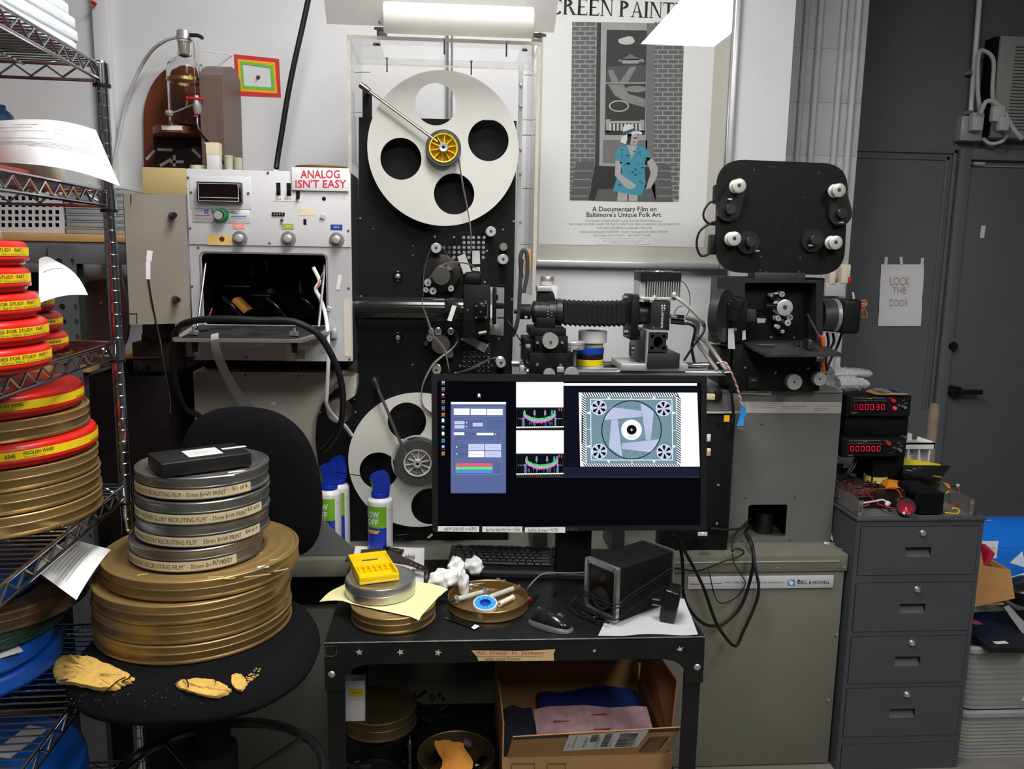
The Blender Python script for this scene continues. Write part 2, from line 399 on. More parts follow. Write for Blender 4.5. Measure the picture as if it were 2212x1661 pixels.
# white conduit, outlet box, cables and the vented grey cabinet at upper right
q0=P(2110,0,DY-.03);q1=P(2097,245,DY-.03)
t=thing('outlet_box','grey outlet box with conduit on the dark wall above the door','outlet',P(2100,300,DY-.05))
MB().cyl((q1.x,DY-.03,q1.z),(q0.x,DY-.03,3.18),.011,n=14).build('conduit',white,t)
mb=MB();mb.pbox(2077,250,2124,304,DY-.06,.06,.004);mb.build('box',M('grey_box_steel',S(176),.4,.4,var=.08),t)
mb=MB();mb.pbox(2095,152,2101,160,DY-.046,.04);mb.pbox(2093,238,2100,246,DY-.046,.04);mb.build('coupling',chrome,t)
mb=MB();mb.pbox(2102,242,2127,282,DY-.10,.04,.008);mb.ptube([(2117,243,DY-.08),(2112,190,DY-.08),(2114,120,DY-.07),(2126,110,DY-.07),(2146,130,DY-.08),(2144,190,DY-.09),(2146,235,DY-.1)],.009);mb.build('power_plug',M('pale_cable',S(190),.5,var=.03),None,'pale grey plug and looped cable on the wall outlet box','cable')
mb=MB();mb.ptube([(2118,245,DY-.13),(2130,220,DY-.14),(2150,222,DY-.15),(2170,245,DY-.15),(2190,280,DY-.16),(2208,300,DY-.16)],.010);mb.ptube([(2124,300,DY-.05),(2140,310,DY-.08),(2165,305,DY-.1),(2180,285,DY-.12)],.008);mb.pbox(2146,228,2172,262,DY-.17,.03,.006);mb.pbox(2160,252,2182,282,DY-.18,.03,.006)
mb.build('power_cable',M('pale_cable',S(190),.5),None,'pale cable with inline connector beside the vented grey cabinet','cable')
t=thing('vented_cabinet','grey cabinet with vent slots mounted high above the door','wall cabinet',P(2180,300,DY-.08))
mb=MB();a0,b0,c0,d0=Rc(2152,78,2300,300,DY-.08)
mb.bb(a0,b0,DY-.08,DY,c0,d0,.01);mb.build('case',M('beige_grey_case',S(150,149,147),.5,var=.04),t)
mb=MB()
for i in range(26):
    z=d0-.05-i*.014;mb.bb(a0+.07,b0-.02,DY-.0815,DY-.0795,z,z+.005)
mb.build('vent_slots',M('vent_dark',S(70),.6,var=0),t)
MB().bb(a0-.022,a0-.001,DY-.07,DY,c0+.01,d0-.005).build('bracket',blkm,t)
# poster
t=thing('framed_poster','framed film poster of a seated woman in a blue dress on the white wall','poster',P(1370,585,WY-.02))
FY=WY-.028
fx0,fx1=P(1146,300,FY).x,P(1586,300,FY).x;fz0=P(1370,579,FY).z;fz1=P(1370,-70,FY).z
mb=MB();fr=M('silver_frame',(.56,.57,.58),.35,.4,var=.05);r=.013
mb.bb(fx1-r*2,fx1,WY-.034,WY-.002,fz0,fz1,.008,3);mb.bb(fx0,fx0+2*r,WY-.034,WY-.002,fz0,fz1,.008,3);mb.bb(fx0+2*r,fx1-2*r,WY-.034,WY-.002,fz0,fz0+2*r,.008,3);mb.bb(fx0+2*r,fx1-2*r,WY-.034,WY-.002,fz1-2*r,fz1,.008,3);mb.build('frame',fr,t)
MY=WY-.012
MB().bb(fx0+.01,fx1-.01,MY,MY+.006,fz0+.01,fz1-.01).build('mat_board',M('mat_board',S(206,204,194),.8,var=.02),t)
PY=MY-.0012;px0=P(1169,300,PY).x;px1=P(1533,300,PY).x;pz0=P(1350,531,PY).z
pp=MB().bb(px0,px1,PY,PY+.001,pz0,fz1-.03).build('poster_sheet',M('poster_paper',S(240,240,238),.6,var=.01),t)
# printed picture (flat print): bricks, door, painted screen, woman
gcol={}
def G(v,n=None):return M('print_%s'%str(n or v),S(*v) if isinstance(v,tuple) else S(v),.6,var=.06,scale=70)
pl=[G(96),G(168),G(58),G(120),G(205),G((70,150,176)),G((224,222,214),'hat'),G(84,'door'),G(178,'skin'),G(140,'path'),G(105,'brick'),G((40,92,120)),G(46,'dk')]
mb=MB();lay=[0]
def c8(x,y):return (1140+x/2.767,y/2.767)
def pp2(pts,mi,l):
    mb.mat(mi);Yl=PY-.0003*l-.0003;mb.poly([P(*c8(x,y),Yl) for x,y in pts])
def rc(x0,y0,x1,y1,mi,l):pp2([(x0,y0),(x1,y0),(x1,y1),(x0,y1)],mi,l)
pp2([(266,130),(938,140),(903,1207),(250,1197)],1,0)
# brick fields, mortar shows between
k=0;y=133
while y<1190:
    off=0 if k%2 else -30
    for x in range(250,950,62):
        a=x+off+2;b=a+56;sh=-16*(y-130)/1060
        lo,hi=266+sh,412+sh
        if b>lo and a<hi:rc(max(a,lo),y,min(b,hi),y+22,10,1)
        lo,hi=758+sh*.9,936+sh*2
        if b>lo and a<hi:rc(max(a,lo),y,min(b,hi),y+22,10,1)
    y+=28;k+=1
pp2([(414,135),(438,135),(425,1195),(398,1195)],2,2)
pp2([(436,136),(762,140),(742,1060),(425,1050)],1,2);pp2([(712,140),(762,140),(748,1050),(702,1050)],3,3)
pp2([(472,178),(712,182),(700,808),(460,805)],2,3)
pp2([(450,835),(715,838),(712,985),(448,975)],3,3)
# painted scene on the screen
def ell(cx,cy,rx,ry,n=18):return [(cx+rx*cos(6.283*i/n),cy+ry*sin(6.283*i/n)) for i in range(n)]
pp2(ell(590,245,50,22),4,4);pp2(ell(605,232,28,16),4,5)
pp2([(560,358),(612,322),(668,352),(665,360),(562,362)],3,4);rc(566,360,664,380,1,5)
pp2([(545,355),(690,352),(700,372),(540,368)],9,4)
pp2([(472,400),(640,385),(705,395),(705,492),(470,490)],7,4)
pp2([(612,400),(650,398),(600,490),(550,490)],9,5);pp2([(480,420),(510,418),(545,490),(500,490)],9,5)
rc(466,492,706,500,1,6)
pp2([(480,505),(575,505),(600,560),(700,590),(700,642),(600,615),(520,570)],9,5)
pp2(ell(648,532,62,20),9,5);pp2(ell(545,634,60,34),4,5);pp2(ell(545,634,53,28),2,6)
for i in range(9):rc(488+i*22,738,500+i*22,780,4,6)
rc(465,722,697,736,1,6);rc(468,712,492,790,1,5);rc(672,716,696,790,1,5);rc(465,780,697,806,12,5)
# steps
pp2([(285,968),(400,962),(360,1196),(255,1196)],0,4);pp2([(770,975),(850,985),(868,1205),(765,1205)],0,4)
for i in range(4):
    pp2([(275-5*i,1020+50*i),(385-9*i,1020+50*i),(384-9*i,1024+50*i),(274-5*i,1024+50*i)],1,5);pp2([(772,1020+50*i),(858,1020+50*i),(858,1024+50*i),(772,1024+50*i)],1,5)
pp2([(400,990),(760,1000),(765,1205),(362,1198)],12,4);pp2([(420,1130),(740,1120),(765,1205),(400,1200)],0,5)
# woman: legs, arms, dress, head, hat
pp2([(540,1140),(660,1145),(655,1203),(535,1202)],8,6);rc(596,1160,603,1203,12,7)
pp2([(525,960),(560,965),(555,1040),(640,1100),(625,1130),(590,1125),(520,1050)],8,8)
pp2([(705,940),(745,945),(778,1000),(772,1060),(735,1125),(705,1130),(720,1080),(735,1035),(725,1000)],8,7)
pp2([(545,878),(595,868),(650,868),(700,878),(742,940),(715,968),(695,945),(700,1040),(705,1100),(680,1170),(600,1158),(507,1142),(530,1070),(565,1030),(555,970),(520,968),(530,905)],5,7)
pp2([(595,868),(655,868),(622,950)],8,8)
for i in range(26):
    a=ru(540,690);b=ru(890,1130);pp2(ell(a,b,ru(5,11),ru(3,7),8),11,8)
pp2([(600,1085),(645,1100),(640,1125),(600,1125)],8,9)
pp2([(596,800),(650,795),(662,830),(648,866),(612,866),(598,840)],8,8);pp2([(596,800),(622,798),(612,866),(594,856)],12,9)
pp2([(632,822),(655,820),(655,828),(632,830)],12,10);pp2([(628,846),(646,846),(644,851),(628,851)],12,10)
pp2([(552,850),(562,818),(600,800),(655,782),(685,790),(680,806),(640,798),(600,822),(585,862)],6,9)
pp2([(568,805),(570,758),(590,744),(620,744),(636,762),(640,788),(600,798)],6,9);pp2([(568,790),(636,765),(640,782),(570,808)],11,10)
mb.build('printed_picture',pl,t)
# serif title letters built from stems, arms and bowls
def serif(mb,word,x,z0,h,Yl):
    W=.2*h;T=.075*h
    def R_(a,b,c,d):mb.poly([(x+a,Yl,z0+c),(x+b,Yl,z0+c),(x+b,Yl,z0+d),(x+a,Yl,z0+d)])
    def Q(pts):mb.poly([(x+a,Yl,z0+b) for a,b in pts])
    def arc(cx,cz,rx,rz,a0,a1,w0,w1,n=18):
        for i in range(n):
            p=[]
            for k in(i,i+1):
                t=radians(a0+(a1-a0)*k/n);ww=w0*abs(cos(t))+w1*abs(sin(t))
                p.append(((cx+rx*cos(t),cz+rz*sin(t)),(cx+(rx-ww)*cos(t),cz+(rz-ww)*sin(t))))
            Q([p[0][0],p[1][0],p[1][1],p[0][1]])
    def stem(a):R_(a,a+W,0,h);R_(a-T,a+W+T,0,T*.6);R_(a-T,a+W+T,h-T*.6,h)
    for ch in word:
        if ch==' ':x+=.4*h;continue
        if ch=='I':stem(T);x+=W+3*T
        elif ch=='E':
            stem(T);R_(T,.78*h,0,T);R_(T,.75*h,h-T,h);R_(T,.58*h,.48*h,.55*h);Q([(.78*h,0),(.82*h,.25*h),(.70*h,T)]);Q([(.75*h,h),(.77*h,.78*h),(.68*h,h-T)]);x+=.9*h
        elif ch in'PR':
            stem(T);arc(T+W*.8,.74*h,.48*h,.26*h,-90,90,W,T)
            if ch=='R':Q([(.42*h,.5*h),(.62*h,.5*h),(.98*h,0),(.74*h,0)]);R_(.72*h,1.05*h,0,T*.6);x+=1.08*h
            else:x+=.88*h
        elif ch=='N':
            R_(T*1.5,T*2.5,0,h);R_(0,T*4,0,T*.6);R_(0,T*3,h-T*.6,h);Q([(T,h),(T+W*1.2,h),(.9*h,0),(.9*h-W*.4,0)]);R_(.84*h,.9*h,0,h);R_(.76*h,.98*h,h-T*.6,h);x+=1.06*h
        elif ch=='A':
            Q([(.12*h,0),(.12*h+T,0),(.48*h,.9*h),(.44*h,h)]);Q([(.44*h,h),(.5*h,h),(.94*h,0),(.94*h-W*1.1,0)]);R_(.22*h,.7*h,.3*h,.36*h);R_(0,.3*h,0,T*.6);R_(.64*h,1.03*h,0,T*.6);x+=1.04*h
        elif ch=='T':
            stem(.32*h);R_(0,.84*h,h-T,h);Q([(0,h),(T,h),(-.02*h,.72*h)]);Q([(.84*h,h),(.84*h-T,h),(.86*h,.72*h)]);x+=.92*h
        elif ch=='C':arc(.48*h,.5*h,.48*h,.52*h,48,312,W,T);R_(.76*h,.8*h,.68*h,h);x+=.92*h
        elif ch=='S':arc(.32*h,.74*h,.28*h,.28*h,35,265,W,T);arc(.34*h,.27*h,.3*h,.29*h,95,-145,W,T);x+=.72*h
    return x
mb=MB();za=P(1360,37,PY).z;zb=P(1360,2,PY).z;hh=zb-za;xt=P(1194,20,PY).x-.73*hh
m2=MB();xe=serif(m2,'SCREEN PAINTERS',0,0,hh,0);kx=(P(1532,25,PY).x-xt)/xe
mb.add([(xt+q.x*kx,PY-.0006,za+q.z) for q in m2.v],m2.f)
mb.ptext('A Documentary Film on',1279,446,1418,460,PY-.0006,.012);mb.ptext("Baltimore's Unique Folk Art",1267,458,1428,472,PY-.0006,.012)
mb.mat(1)
for s,x_,y_,x2,y2 in(('THE PAINTED SCREEN SOCIETY and BALTIMORE TRADITIONS present',1264,475,1430,481),('"THE SCREEN PAINTERS" ALBERT OKTAVEC, JOHNNY ECK, BEN RICHARDSON, TED RICHARDSON',1226,482,1467,488),('TOM LIPKA, DEE HERGET and FRANK CIPOLLONI',1288,490,1408,496),('directed and produced by ELAINE EFF   director of photography RICHARD CHISOLM',1253,498,1441,505),('film producer ALIX LITWACK   editor PENNY TRAMS',1282,506,1405,512),('funded by the national endowment for the arts',1295,514,1398,517),('film arts program and the folk arts program',1302,519,1390,522),('available from the society',1316,523,1378,526),('produced in cooperation with the museum of art',1287,527,1405,530)):mb.ptext(s,x_,y_,x2,y2,PY-.0006)
mb.build('lettering',[ink,inkg],t)
MB().bb(fx0+.02,fx1-.02,WY-.0215,WY-.0195,fz0+.02,fz1-.02).build('glazing',thin('picture_glass',(.97,.97,.97),1.45,0),t)
# small things on the wall
mb=MB();p=P(208,11,WY-.03);mb.lathe([(.001,0),(.001,.012),(.007,.013),(.004,.017),(.004,.024),(.006,.027),(0,.028)],(p.x,p.y,p.z),'Y',12);
for i,q in enumerate(mb.v):q.y=2*(WY-.03)-q.y
mb.build('push_pin',M('red_pin',S(200,20,40),.3,var=0),None,'red push pin at the top of the left pilaster','pin')
t=thing('tape_rectangle','red, yellow and green tape rectangle stuck on the wall round a small hook','tape',P(555,210,WY))
def tf(o,i,m,nm,l):
    mb=MB();Yl=WY-.0006*l
    for k in range(4):
        a,b=o[k],o[(k+1)%4];c,d=i[k],i[(k+1)%4]
        mb.poly([P(*a,Yl),P(*b,Yl),P(*d,Yl),P(*c,Yl)])
    mb.build(nm,m,t)
o1=[(505,117),(603,127),(607,211),(510,207)];o2=[(513,127),(594,135),(599,202),(518,197)];o3=[(518,132),(590,141),(594,196),(523,191)];o4=[(524,138),(583,147),(587,189),(528,185)]
tf(o1,o2,M('red_tape',S(206,52,56),.5,var=.04),'red_tape',1);tf(o2,o3,M('orange_tape',S(246,172,20),.5,var=.04),'yellow_tape',2);tf(o3,o4,M('green_tape',S(110,190,70),.5,var=.04),'green_tape',3)
mb=MB();p=P(558,167,WY);mb.cyl(p,(p.x,p.y-.006,p.z),.007,.005,14);mb.cyl((p.x,p.y-.006,p.z),(p.x,p.y-.016,p.z),.0025,n=8);mb.build('hook',dsteel,t)
mb=MB();mb.ptube([(672,-30,2.72),(655,50,2.72),(637,130,2.72),(622,205,2.72),(609,285,2.72),(600,340,2.72),(597,364,2.71)],.0085,10);mb.build('cable',rub,None,'thick black cable hanging down to the lamphouse top','cable')
p=P(971,69,WY-.02);q=P(966,255,WY-.02);mb=MB();mb.cyl((p.x,WY-.022,.7),(p.x,WY-.022,3.17),.0125,n=16);mb.build('wall_pipe',steel,None,'bare steel pipe on the wall behind the upper reel','pipe')
# ---------------------------------------------------------------- wire shelving on the left
SA=radians(2.6);NV=Vector((sin(SA),-cos(SA),0));LV=Vector((-cos(SA),-sin(SA),0))
SO=Vector((-.724,1.85,0));SW=.46;SLEN=1.22
def sp_(a,b,z):return SO+LV*a+NV*b+ZU*z      # a = leftwards, b = towards the room
t=thing('wire_shelving','chrome wire shelving unit along the left side, loaded with film cans','shelving',SO)
sch=M('shelf_chrome',(.42,.42,.44),.17,1,var=.05)
for a,b in((0,0),(SW,0),(0,SLEN),(SW,SLEN)):
    mb=MB();pr=[(.0001,0),(.0127,0)];z=.02
    while z<2.0:pr+=[(.0127,z),(.0119,z+.001),(.0119,z+.0022),(.0127,z+.0032)];z+=.0254
    pr+=[(.0127,2.008),(.009,2.015),(.0001,2.016)]
    mb.lathe(pr,sp_(a,b,FZ),n=14);mb.build('post',sch,t)
SZ=[1.966,1.712,1.392,1.072,.745,.40]
def wshelf(z):
    mb=MB();zt=z;zb=z-.030
    cs=[(0,0),(SW,0),(SW,SLEN),(0,SLEN)]
    for k in range(4):
        p,q=cs[k],cs[(k+1)%4]
        A=lambda s,zz:sp_(p[0]+(q[0]-p[0])*s,p[1]+(q[1]-p[1])*s,zz)
        mb.cyl(A(0,zt),A(1,zt),.0034,n=8);mb.cyl(A(0,zb),A(1,zb),.0034,n=8)
        Ln=math.hypot(q[0]-p[0],q[1]-p[1]);n=int(Ln/.032);pts=[]
        for i in range(n+1):pts.append(A(.03+.94*i/n,zt-.004 if i%2 else zb+.004))
        mb.tube(pts,.0026,6)
    n=int(SLEN/.0225)
    for i in range(1,n):
        b=SLEN*i/n;mb.cyl(sp_(0,b,zt+.001),sp_(SW,b,zt+.001),.0018,n=5,caps=False)
    for a in(.15,.31):mb.cyl(sp_(a,0,zt-.0035),sp_(a,SLEN,zt-.0035),.0028,n=6)
    for a,b in cs:
        mb.lathe([(.013,-.006),(.0165,-.006),(.0155,.036),(.013,.036)],sp_(a,b,zb-.002),n=14)
    return mb
for z in SZ:wshelf(z).build('shelf',sch,t)
for z in SZ:
    mb=MB()
    for a,b in((0,0),(SW,0)):mb.lathe([(.013,0),(.0175,0),(.0178,.006),(.013,.006)],sp_(a,b,z-.043),n=14)
    mb.build('split_sleeve',blk,t)
# ---- film cans
def can(name,lab,cat,c,r,h,m,mt,group=None,lidh=.48,grooves=3):
    """round film can: base with rolled rim, lid slipped over it"""
    x,y,z=c;t=thing(name,lab,cat,c,group);o=Vector(c)
    mb=MB();mb.lathe([(0,.001),(r-.006,.001),(r-.003,0),(r,.0015),(r+.0008,.004),(r,.0065),(r-.003,.008),(r-.003,.62*h),(0,.62*h)],o,n=64);mb.build('base',m,t)
    lz=h*(1-lidh);p=[(r-.0025,lz),(r-.0008,lz),(r-.0008,lz+.002),(r-.0016,lz+.003),(r-.0012,h-.009),(r-.0004,h-.007),(r+.0006,h-.005),(r+.0006,h-.002),(r-.001,h-.0005),(r-.004,h-.0005),(r-.007,h-.003)]
    for k in range(grooves):q=r*(.93-.13*k);p+=[(q+.003,h-.003),(q,h-.0018),(q-.003,h-.003)]
    p+=[(0,h-.003)]
    mb=MB();mb.lathe(p,o,n=64);mb.build('lid',mt,t);return t
def rcan(lab,c,r,h,group,texts=(),m=red,ban=True,bs=-150,name='film_can'):
    """moulded plastic can, rounded shoulders, label band on the lid"""
    t=thing(name,lab,'film can',c,group);o=Vector(c)
    MB().lathe([(0,0),(r-.012,0),(r-.007,.003),(r-.005,.006),(r-.005,.3*h),(0,.3*h)],o,n=56).build('base',m,t)
    l0=.24*h;lid=MB().lathe([(r-.004,l0),(r,l0),(r+.0012,l0+.002),(r+.0012,l0+.004),(r,l0+.006),(r-.0005,h-.010),(r-.003,h-.004),(r-.008,h-.0008),(r-.014,h),(r-.03,h),(r-.034,h-.0015),(0,h-.0015)],o,n=56).build('lid',m,t)
    if ban:
        b0=radians(bs);b1=radians(26);z0=c[2]+l0+.0075;z1=c[2]+h-.0105
        bm_=MB();bm_.band((c[0],c[1]),r+.0006,b0,b1,z0,z1,30);bm_.build('label_band',yel,t)
        mb=MB()
        for s,a0,a1,f0,f1,bold in texts:mb.ctext(s,(c[0],c[1]),r+.0013,radians(a0),radians(a1),z0+(z1-z0)*f0,z0+(z1-z0)*f1,bold)
        if texts:mb.build('lettering',ink,t)
    return t
ordn=['bottom','second from bottom','middle','fourth from bottom','top']
def shelf_top(i):return SZ[i]+.003
h=.0415;z=shelf_top(2)
jit=[(0,0),(-.004,.004),(-.016,.006),(-.024,-.004),(-.028,.003)]
for i in range(5):
    dx,dy=jit[i]
    rcan('red film can with yellow band, '+ordn[i]+' of five at shelf front',(-.803+dx,1.405+dy,z+i*(h+.0005)),.135,h,'red film cans on the middle shelf',
      [('SILENT FILM: EPISODES FOR STUDY · PART 1',-72,6,.48,.9,.008),('35mm B&W Silent Acetate Print',-36,8,.08,.34,0)])
wd=['bottom','middle','top'];z2=shelf_top(2)
for i in range(3):
    dx,dy=((0,0),(-.010,.004),(-.022,.0))[i]
    rcan('smaller red film can behind the five-can stack, %s of three'%wd[i],(-.853+dx,1.655+dy,z2+i*.0375),.105,.037,'smaller red cans behind',
      [('SKYSCRAPER' if i<2 else 'Skyscraper reel',-50,-5,.3,.75,.006)])
# shelf below: gold and red large cans
z=shelf_top(3);cx,cy=-.893,1.646;G4='film cans on the fourth shelf'
ll=[('g','gold film can at the very bottom of the tall shelf stack'),('g','gold film can second from bottom of the tall shelf stack'),('g','gold film can directly under the lower red can'),('r','lower red FOOLISH WIVES can between gold cans on shelf'),('g','gold film can sandwiched between two red FOOLISH WIVES cans'),('r','topmost red FOOLISH WIVES can on the tall shelf stack')]
off=[(0,0),(-.002,.003),(-.003,0),(-.001,-.004),(-.018,.004),(-.022,-.006)]
for i,(k,lab) in enumerate(ll):
    c=(cx+off[i][0],cy+off[i][1],z)
    if k=='g':can('film_can',lab,'film can',c,.19,.0415,gold,goldt,G4);z+=.042
    else:
        q_=-46 if i==3 else -54
        rcan(lab,c,.19,.044,G4,[('6545',q_-9,q_-4,.2,.72,.01),('FOOLISH WIVES',q_,q_+16,.45,.88,.012),('Feature Silent 2 Reels',q_,q_+11,.12,.3,0),('35mm B&W Silent Acetate',0,18,.1,.35,0)],bs=q_-12);z+=.0445
zt=z
# white label patches on the red cans
t0=[o for o in C.objects if o.get('label','').startswith('topmost red FOOLISH')][0]
MB().box((-.855,1.60,zt-.0016),(.05,.018,.0008),(0,0,.35)).build('white_sticker',white,t0)
t0=[o for o in C.objects if o.get('label','').startswith('lower red FOOLISH')][0];zz=t0.location.z
mb=MB();mb.band((cx-.001,cy-.004),.1915,radians(-92),radians(-80),zz+.012,zz+.022,6);mb.build('barcode_label',white,t0)
mb=MB()
for i in range(12):a=radians(-91+10*i/12);mb.band((cx-.001,cy-.004),.1925,a,a+.006+.004*(i%3),zz+.0135,zz+.0205,1)
mb.build('barcode',ink,t0)
# shelf five: blue, rusty, green, blue cans
z=shelf_top(4);G5='cans on the dark lower shelf'
rcan('blue plastic can at the bottom of the low shelf stack',(-.985,1.635,z),.185,.042,G5,m=blue,ban=False);z+=.0425
rcan('blue plastic can under the folded paper on low shelf',(-.995,1.62,z),.185,.042,G5,m=blue,ban=False);z+=.0425
zp=z
can('film_can','dark green film can under the rusty can on low shelf','film can',(-.985,1.66,z+.004),.19,.034,M('dark_green_tin',(.02,.06,.05),.4,.4,var=.3),M('dark_green_tin',(.02,.06,.05)),G5);z+=.0395
can('film_can','rusty grey-brown film can beneath a blue can on shelf','film can',(-.955,1.69,z),.195,.040,M('rusty_tin',S(110,98,80),.5,.5,var=.5,scale=18,bump=.1,col2=S(70,48,30)),M('rusty_tin',(0,0,0)),G5);z+=.0405
rcan('blue plastic can on top of the rusty film can',(-1.02,1.64,z),.185,.044,G5,m=blue,ban=False);z+=.0445
ztop5=z
g=[]
for i in range(6):
    g.append([Vector((-1.02+.035*j,1.44+.055*i-.01*j,zp+.0012+.0018*(j%2)*(0))) for j in range(4)])
# loose paper hanging out above the low shelf
def curl(corners,n=8,sag=0.0,th=.0005,wob=0.0):
    """bilinear sheet between four corners with a bow along its second direction"""
    a,b,c,d=[Vector(q) for q in corners];g=[]
    for i in range(n+1):
        r=[]
        for j in range(n+1):
            s,u=i/n,j/n;p=a*(1-s)*(1-u)+b*s*(1-u)+c*s*u+d*(1-s)*u
            p=p+Vector((0,0,sag*4*u*(1-u)+wob*sin(s*5+u*7)));r.append(p)
        g.append(r)
    return MB().sheet(g,th)
z5=ztop5+.006
cs=[PZ(72,1228,z5+.01),PZ(165,1296,z5+.0),PZ(240,1187,z5-.0),PZ(150,1163,z5+.01)]
t=thing('paper_sheet','printed white sheet hanging off the low shelf over blue cans','paper',cs[0])
ext=[cs[0]+(cs[0]-cs[3])*.7,cs[1]+(cs[1]-cs[2])*.0,cs[2],cs[3]]
curl(cs,8,.006).build('sheet',paper,t)
mb=MB()
for k in range(7):
    s=.25+.07*k;a=cs[0].lerp(cs[1],s)+ZU*.0012;b=cs[3].lerp(cs[2],s)+ZU*.0012
    u0,u1=.12,.82;q0=a.lerp(b,u0)+ZU*(.006*4*u0*(1-u0));
    pts=[a.lerp(b,u0+(u1-u0)*i/8)+ZU*(.006*4*(u0+(u1-u0)*i/8)*(1-u0-(u1-u0)*i/8)) for i in range(9)]
    mb.tube(pts,.0004,4)
mb.build('print_lines',inkg,t)
pk=[Vector((-1.08,1.44,zp+.001)),Vector((-.96,1.40,zp+.001)),Vector((-.81,1.545,zp-.001)),Vector((-.86,1.60,zp+.001))]
curl(pk,5,.0,.0006).build('paper_sheet',M('greyish_paper',S(190),.7,var=.05),None,'crumpled grey paper lying between blue can and green can','paper')
# bottom shelf: blue box-like can with white label
zb_=SZ[5]+.003
for w_ in('lowest large blue plastic case of three on the bottom shelf','middle large blue plastic case of three on the bottom shelf','topmost large blue plastic case, white label on its lid, bottom shelf'):
    rcan(w_,(-.93,1.56,zb_),.2,.058,'blue cases on the bottom shelf',m=M('bright_blue_plastic',S(12,92,190),.4,var=.05),ban=False,name='blue_case');zb_+=.0585
t0=C.objects['blue_case.002']
q=PZ(42,1600,zb_);MB().box((q.x,q.y,zb_-.0012),(.05,.11,.0008),(0,0,-.25)).build('white_sticker',white,t0)
# paper sheet on shelf two, curled over the edge, and the tray beneath it
z=SZ[1]+.055
cs=[PZ(-60,345,z-.012),P(259,402,1.66),P(207,281,1.80),PZ(-60,263,z+.05)]
g=[];n=10
for i in range(n+1):
    r=[]
    for j in range(n+1):
        s,u=i/n,j/n;p=cs[0]*(1-s)*(1-u)+cs[1]*s*(1-u)+cs[2]*s*u+cs[3]*(1-s)*u
        p=p+ZU*(.020*sin(pi*min(1,s*1.0))*(.3+.7*s));r.append(p)
    g.append(r)
t=thing('paper_sheet','large white printed sheet drooping over the upper wire shelf','paper',cs[0])
MB().sheet(g,.0006).build('sheet',paper,t)
mb=MB()
for u,s0,s1 in((.82,.2,.45),(.80,.62,.7),(.74,.2,.55),(.71,.62,.7),(.66,.72,.9),(.62,.78,.9),(.5,.2,.9),(.47,.2,.93),(.44,.2,.93),(.41,.4,.95),(.58,.2,.6),(.88,.3,.5)):
    pts=[]
    for k in range(10):
        s=s0+(s1-s0)*k/9;i=min(int(s*n),n-1);j=min(int(u*n),n-1);fs,fu=s*n-i,u*n-j
        pts.append(Vector(g[i][j])*(1-fs)*(1-fu)+Vector(g[i+1][j])*fs*(1-fu)+Vector(g[i+1][j+1])*fs*fu+Vector(g[i][j+1])*(1-fs)*fu+ZU*.0008)
    mb.tube(pts,.0004,4)
mb.build('print_lines',M('pale_print',S(185),.7,var=0),t)
a0=PZ(150,274,SZ[1]+.055)
mb=MB();mb.bb(-1.16,-.80,1.72,1.835,SZ[1]+.004,SZ[1]+.064,.004);mb.build('cardboard_tray',M('pale_cardboard',S(206,196,176),.75,var=.05),None,'pale cardboard box under the drooping paper on the upper shelf','box')
mb=MB();mb.bb(-1.15,-.80,1.40,1.70,SZ[1]+.004,SZ[1]+.026,.003);mb.build('red_folder',M('dull_red_cover',S(150,52,56),.6,var=.1),None,'dull red folder lying on the wire shelf below the paper','folder')
# blue bottle-like roll at far left
p=P(-2,240,1.74);mb=MB();zb_=SZ[1]+.0645
mb.lathe([(0,0),(.022,0),(.024,.004),(.024,.03),(.0255,.032),(.0255,.036),(.024,.038),(.024,.068),(.018,.076),(.012,.08),(.012,.088),(0,.088)],(p.x,1.74,zb_),n=24)
mb.build('blue_bottle',M('slate_blue_plastic',S(44,92,140),.4,var=.05),None,'blue bottle at the far left on the upper shelf','bottle')
# top shelf: white media cases and a blue one
z=shelf_top(0)
pr=P(160,100,1.55)
for i in range(6):
    x1=-.740-.002*i+ru(-.005,.005);mb=MB()
    mb.bb(x1-.135,x1,1.50+ru(-.01,.01),1.78+ru(-.01,.01),z+.0242*i,z+.0242*i+.0236,.005,3)
    cs_=mb.build('media_case',M('white_case',S(214,218,224),.35,var=.03),None,'white slim plastic case on the top wire shelf, %s of six stacked'%(['lowest','second from bottom','third from bottom','fourth from bottom','fifth from bottom','topmost'][i]),'case','white cases on the top shelf')
mb=MB();mb.bb(-1.16,-.892,1.48,1.76,z,z+.06,.012,3);mb.build('blue_binder',M('bright_blue_cover',S(20,90,205),.4,var=.05),None,'bright blue binder beside white cases on the top shelf','binder')
mb=MB();mb.bb(-1.16,-.892,1.48,1.76,z+.0605,z+.10,.012,3);mb.build('blue_binder',M('bright_blue_cover',S(20,90,205)),None,'second blue binder stacked on top of the first','binder')
# sheet curling out between the red cans
cs=[P(84,655,1.52),P(190,637,1.62),P(118,562,1.70),P(84,560,1.66)]
g=[]
for i in range(9):
    r=[]
    for j in range(9):
        s,u=i/8,j/8;p=cs[0]*(1-s)*(1-u)+cs[1]*s*(1-u)+cs[2]*s*u+cs[3]*(1-s)*u
        r.append(p+Vector((.008*sin(pi*u)*s,0,.007*sin(pi*u)*s+.006*sin(pi*s))))
    g.append(r)
t=thing('paper_sheet','white sheet curling out between the red can stacks','paper',cs[0])
MB().sheet(g,.0006).build('sheet',paper,t)
pts=[Vector(g[i][5])+Vector((0,-.001,.001)) for i in range(1,7)]
MB().tube(pts,.0005,4).build('print_line',inkg,t)
# flat clear box lid on top of the front red stack
zr=shelf_top(2)+5*(h+.0005)+.0005
mb=MB();mb.bb(-.99,-.745,1.33,1.46,zr,zr+.016,.003);mb.build('shallow_box',M('milky_plastic',S(196,190,186),.35,var=.04),None,'milky shallow plastic box on top of the front red cans','box')
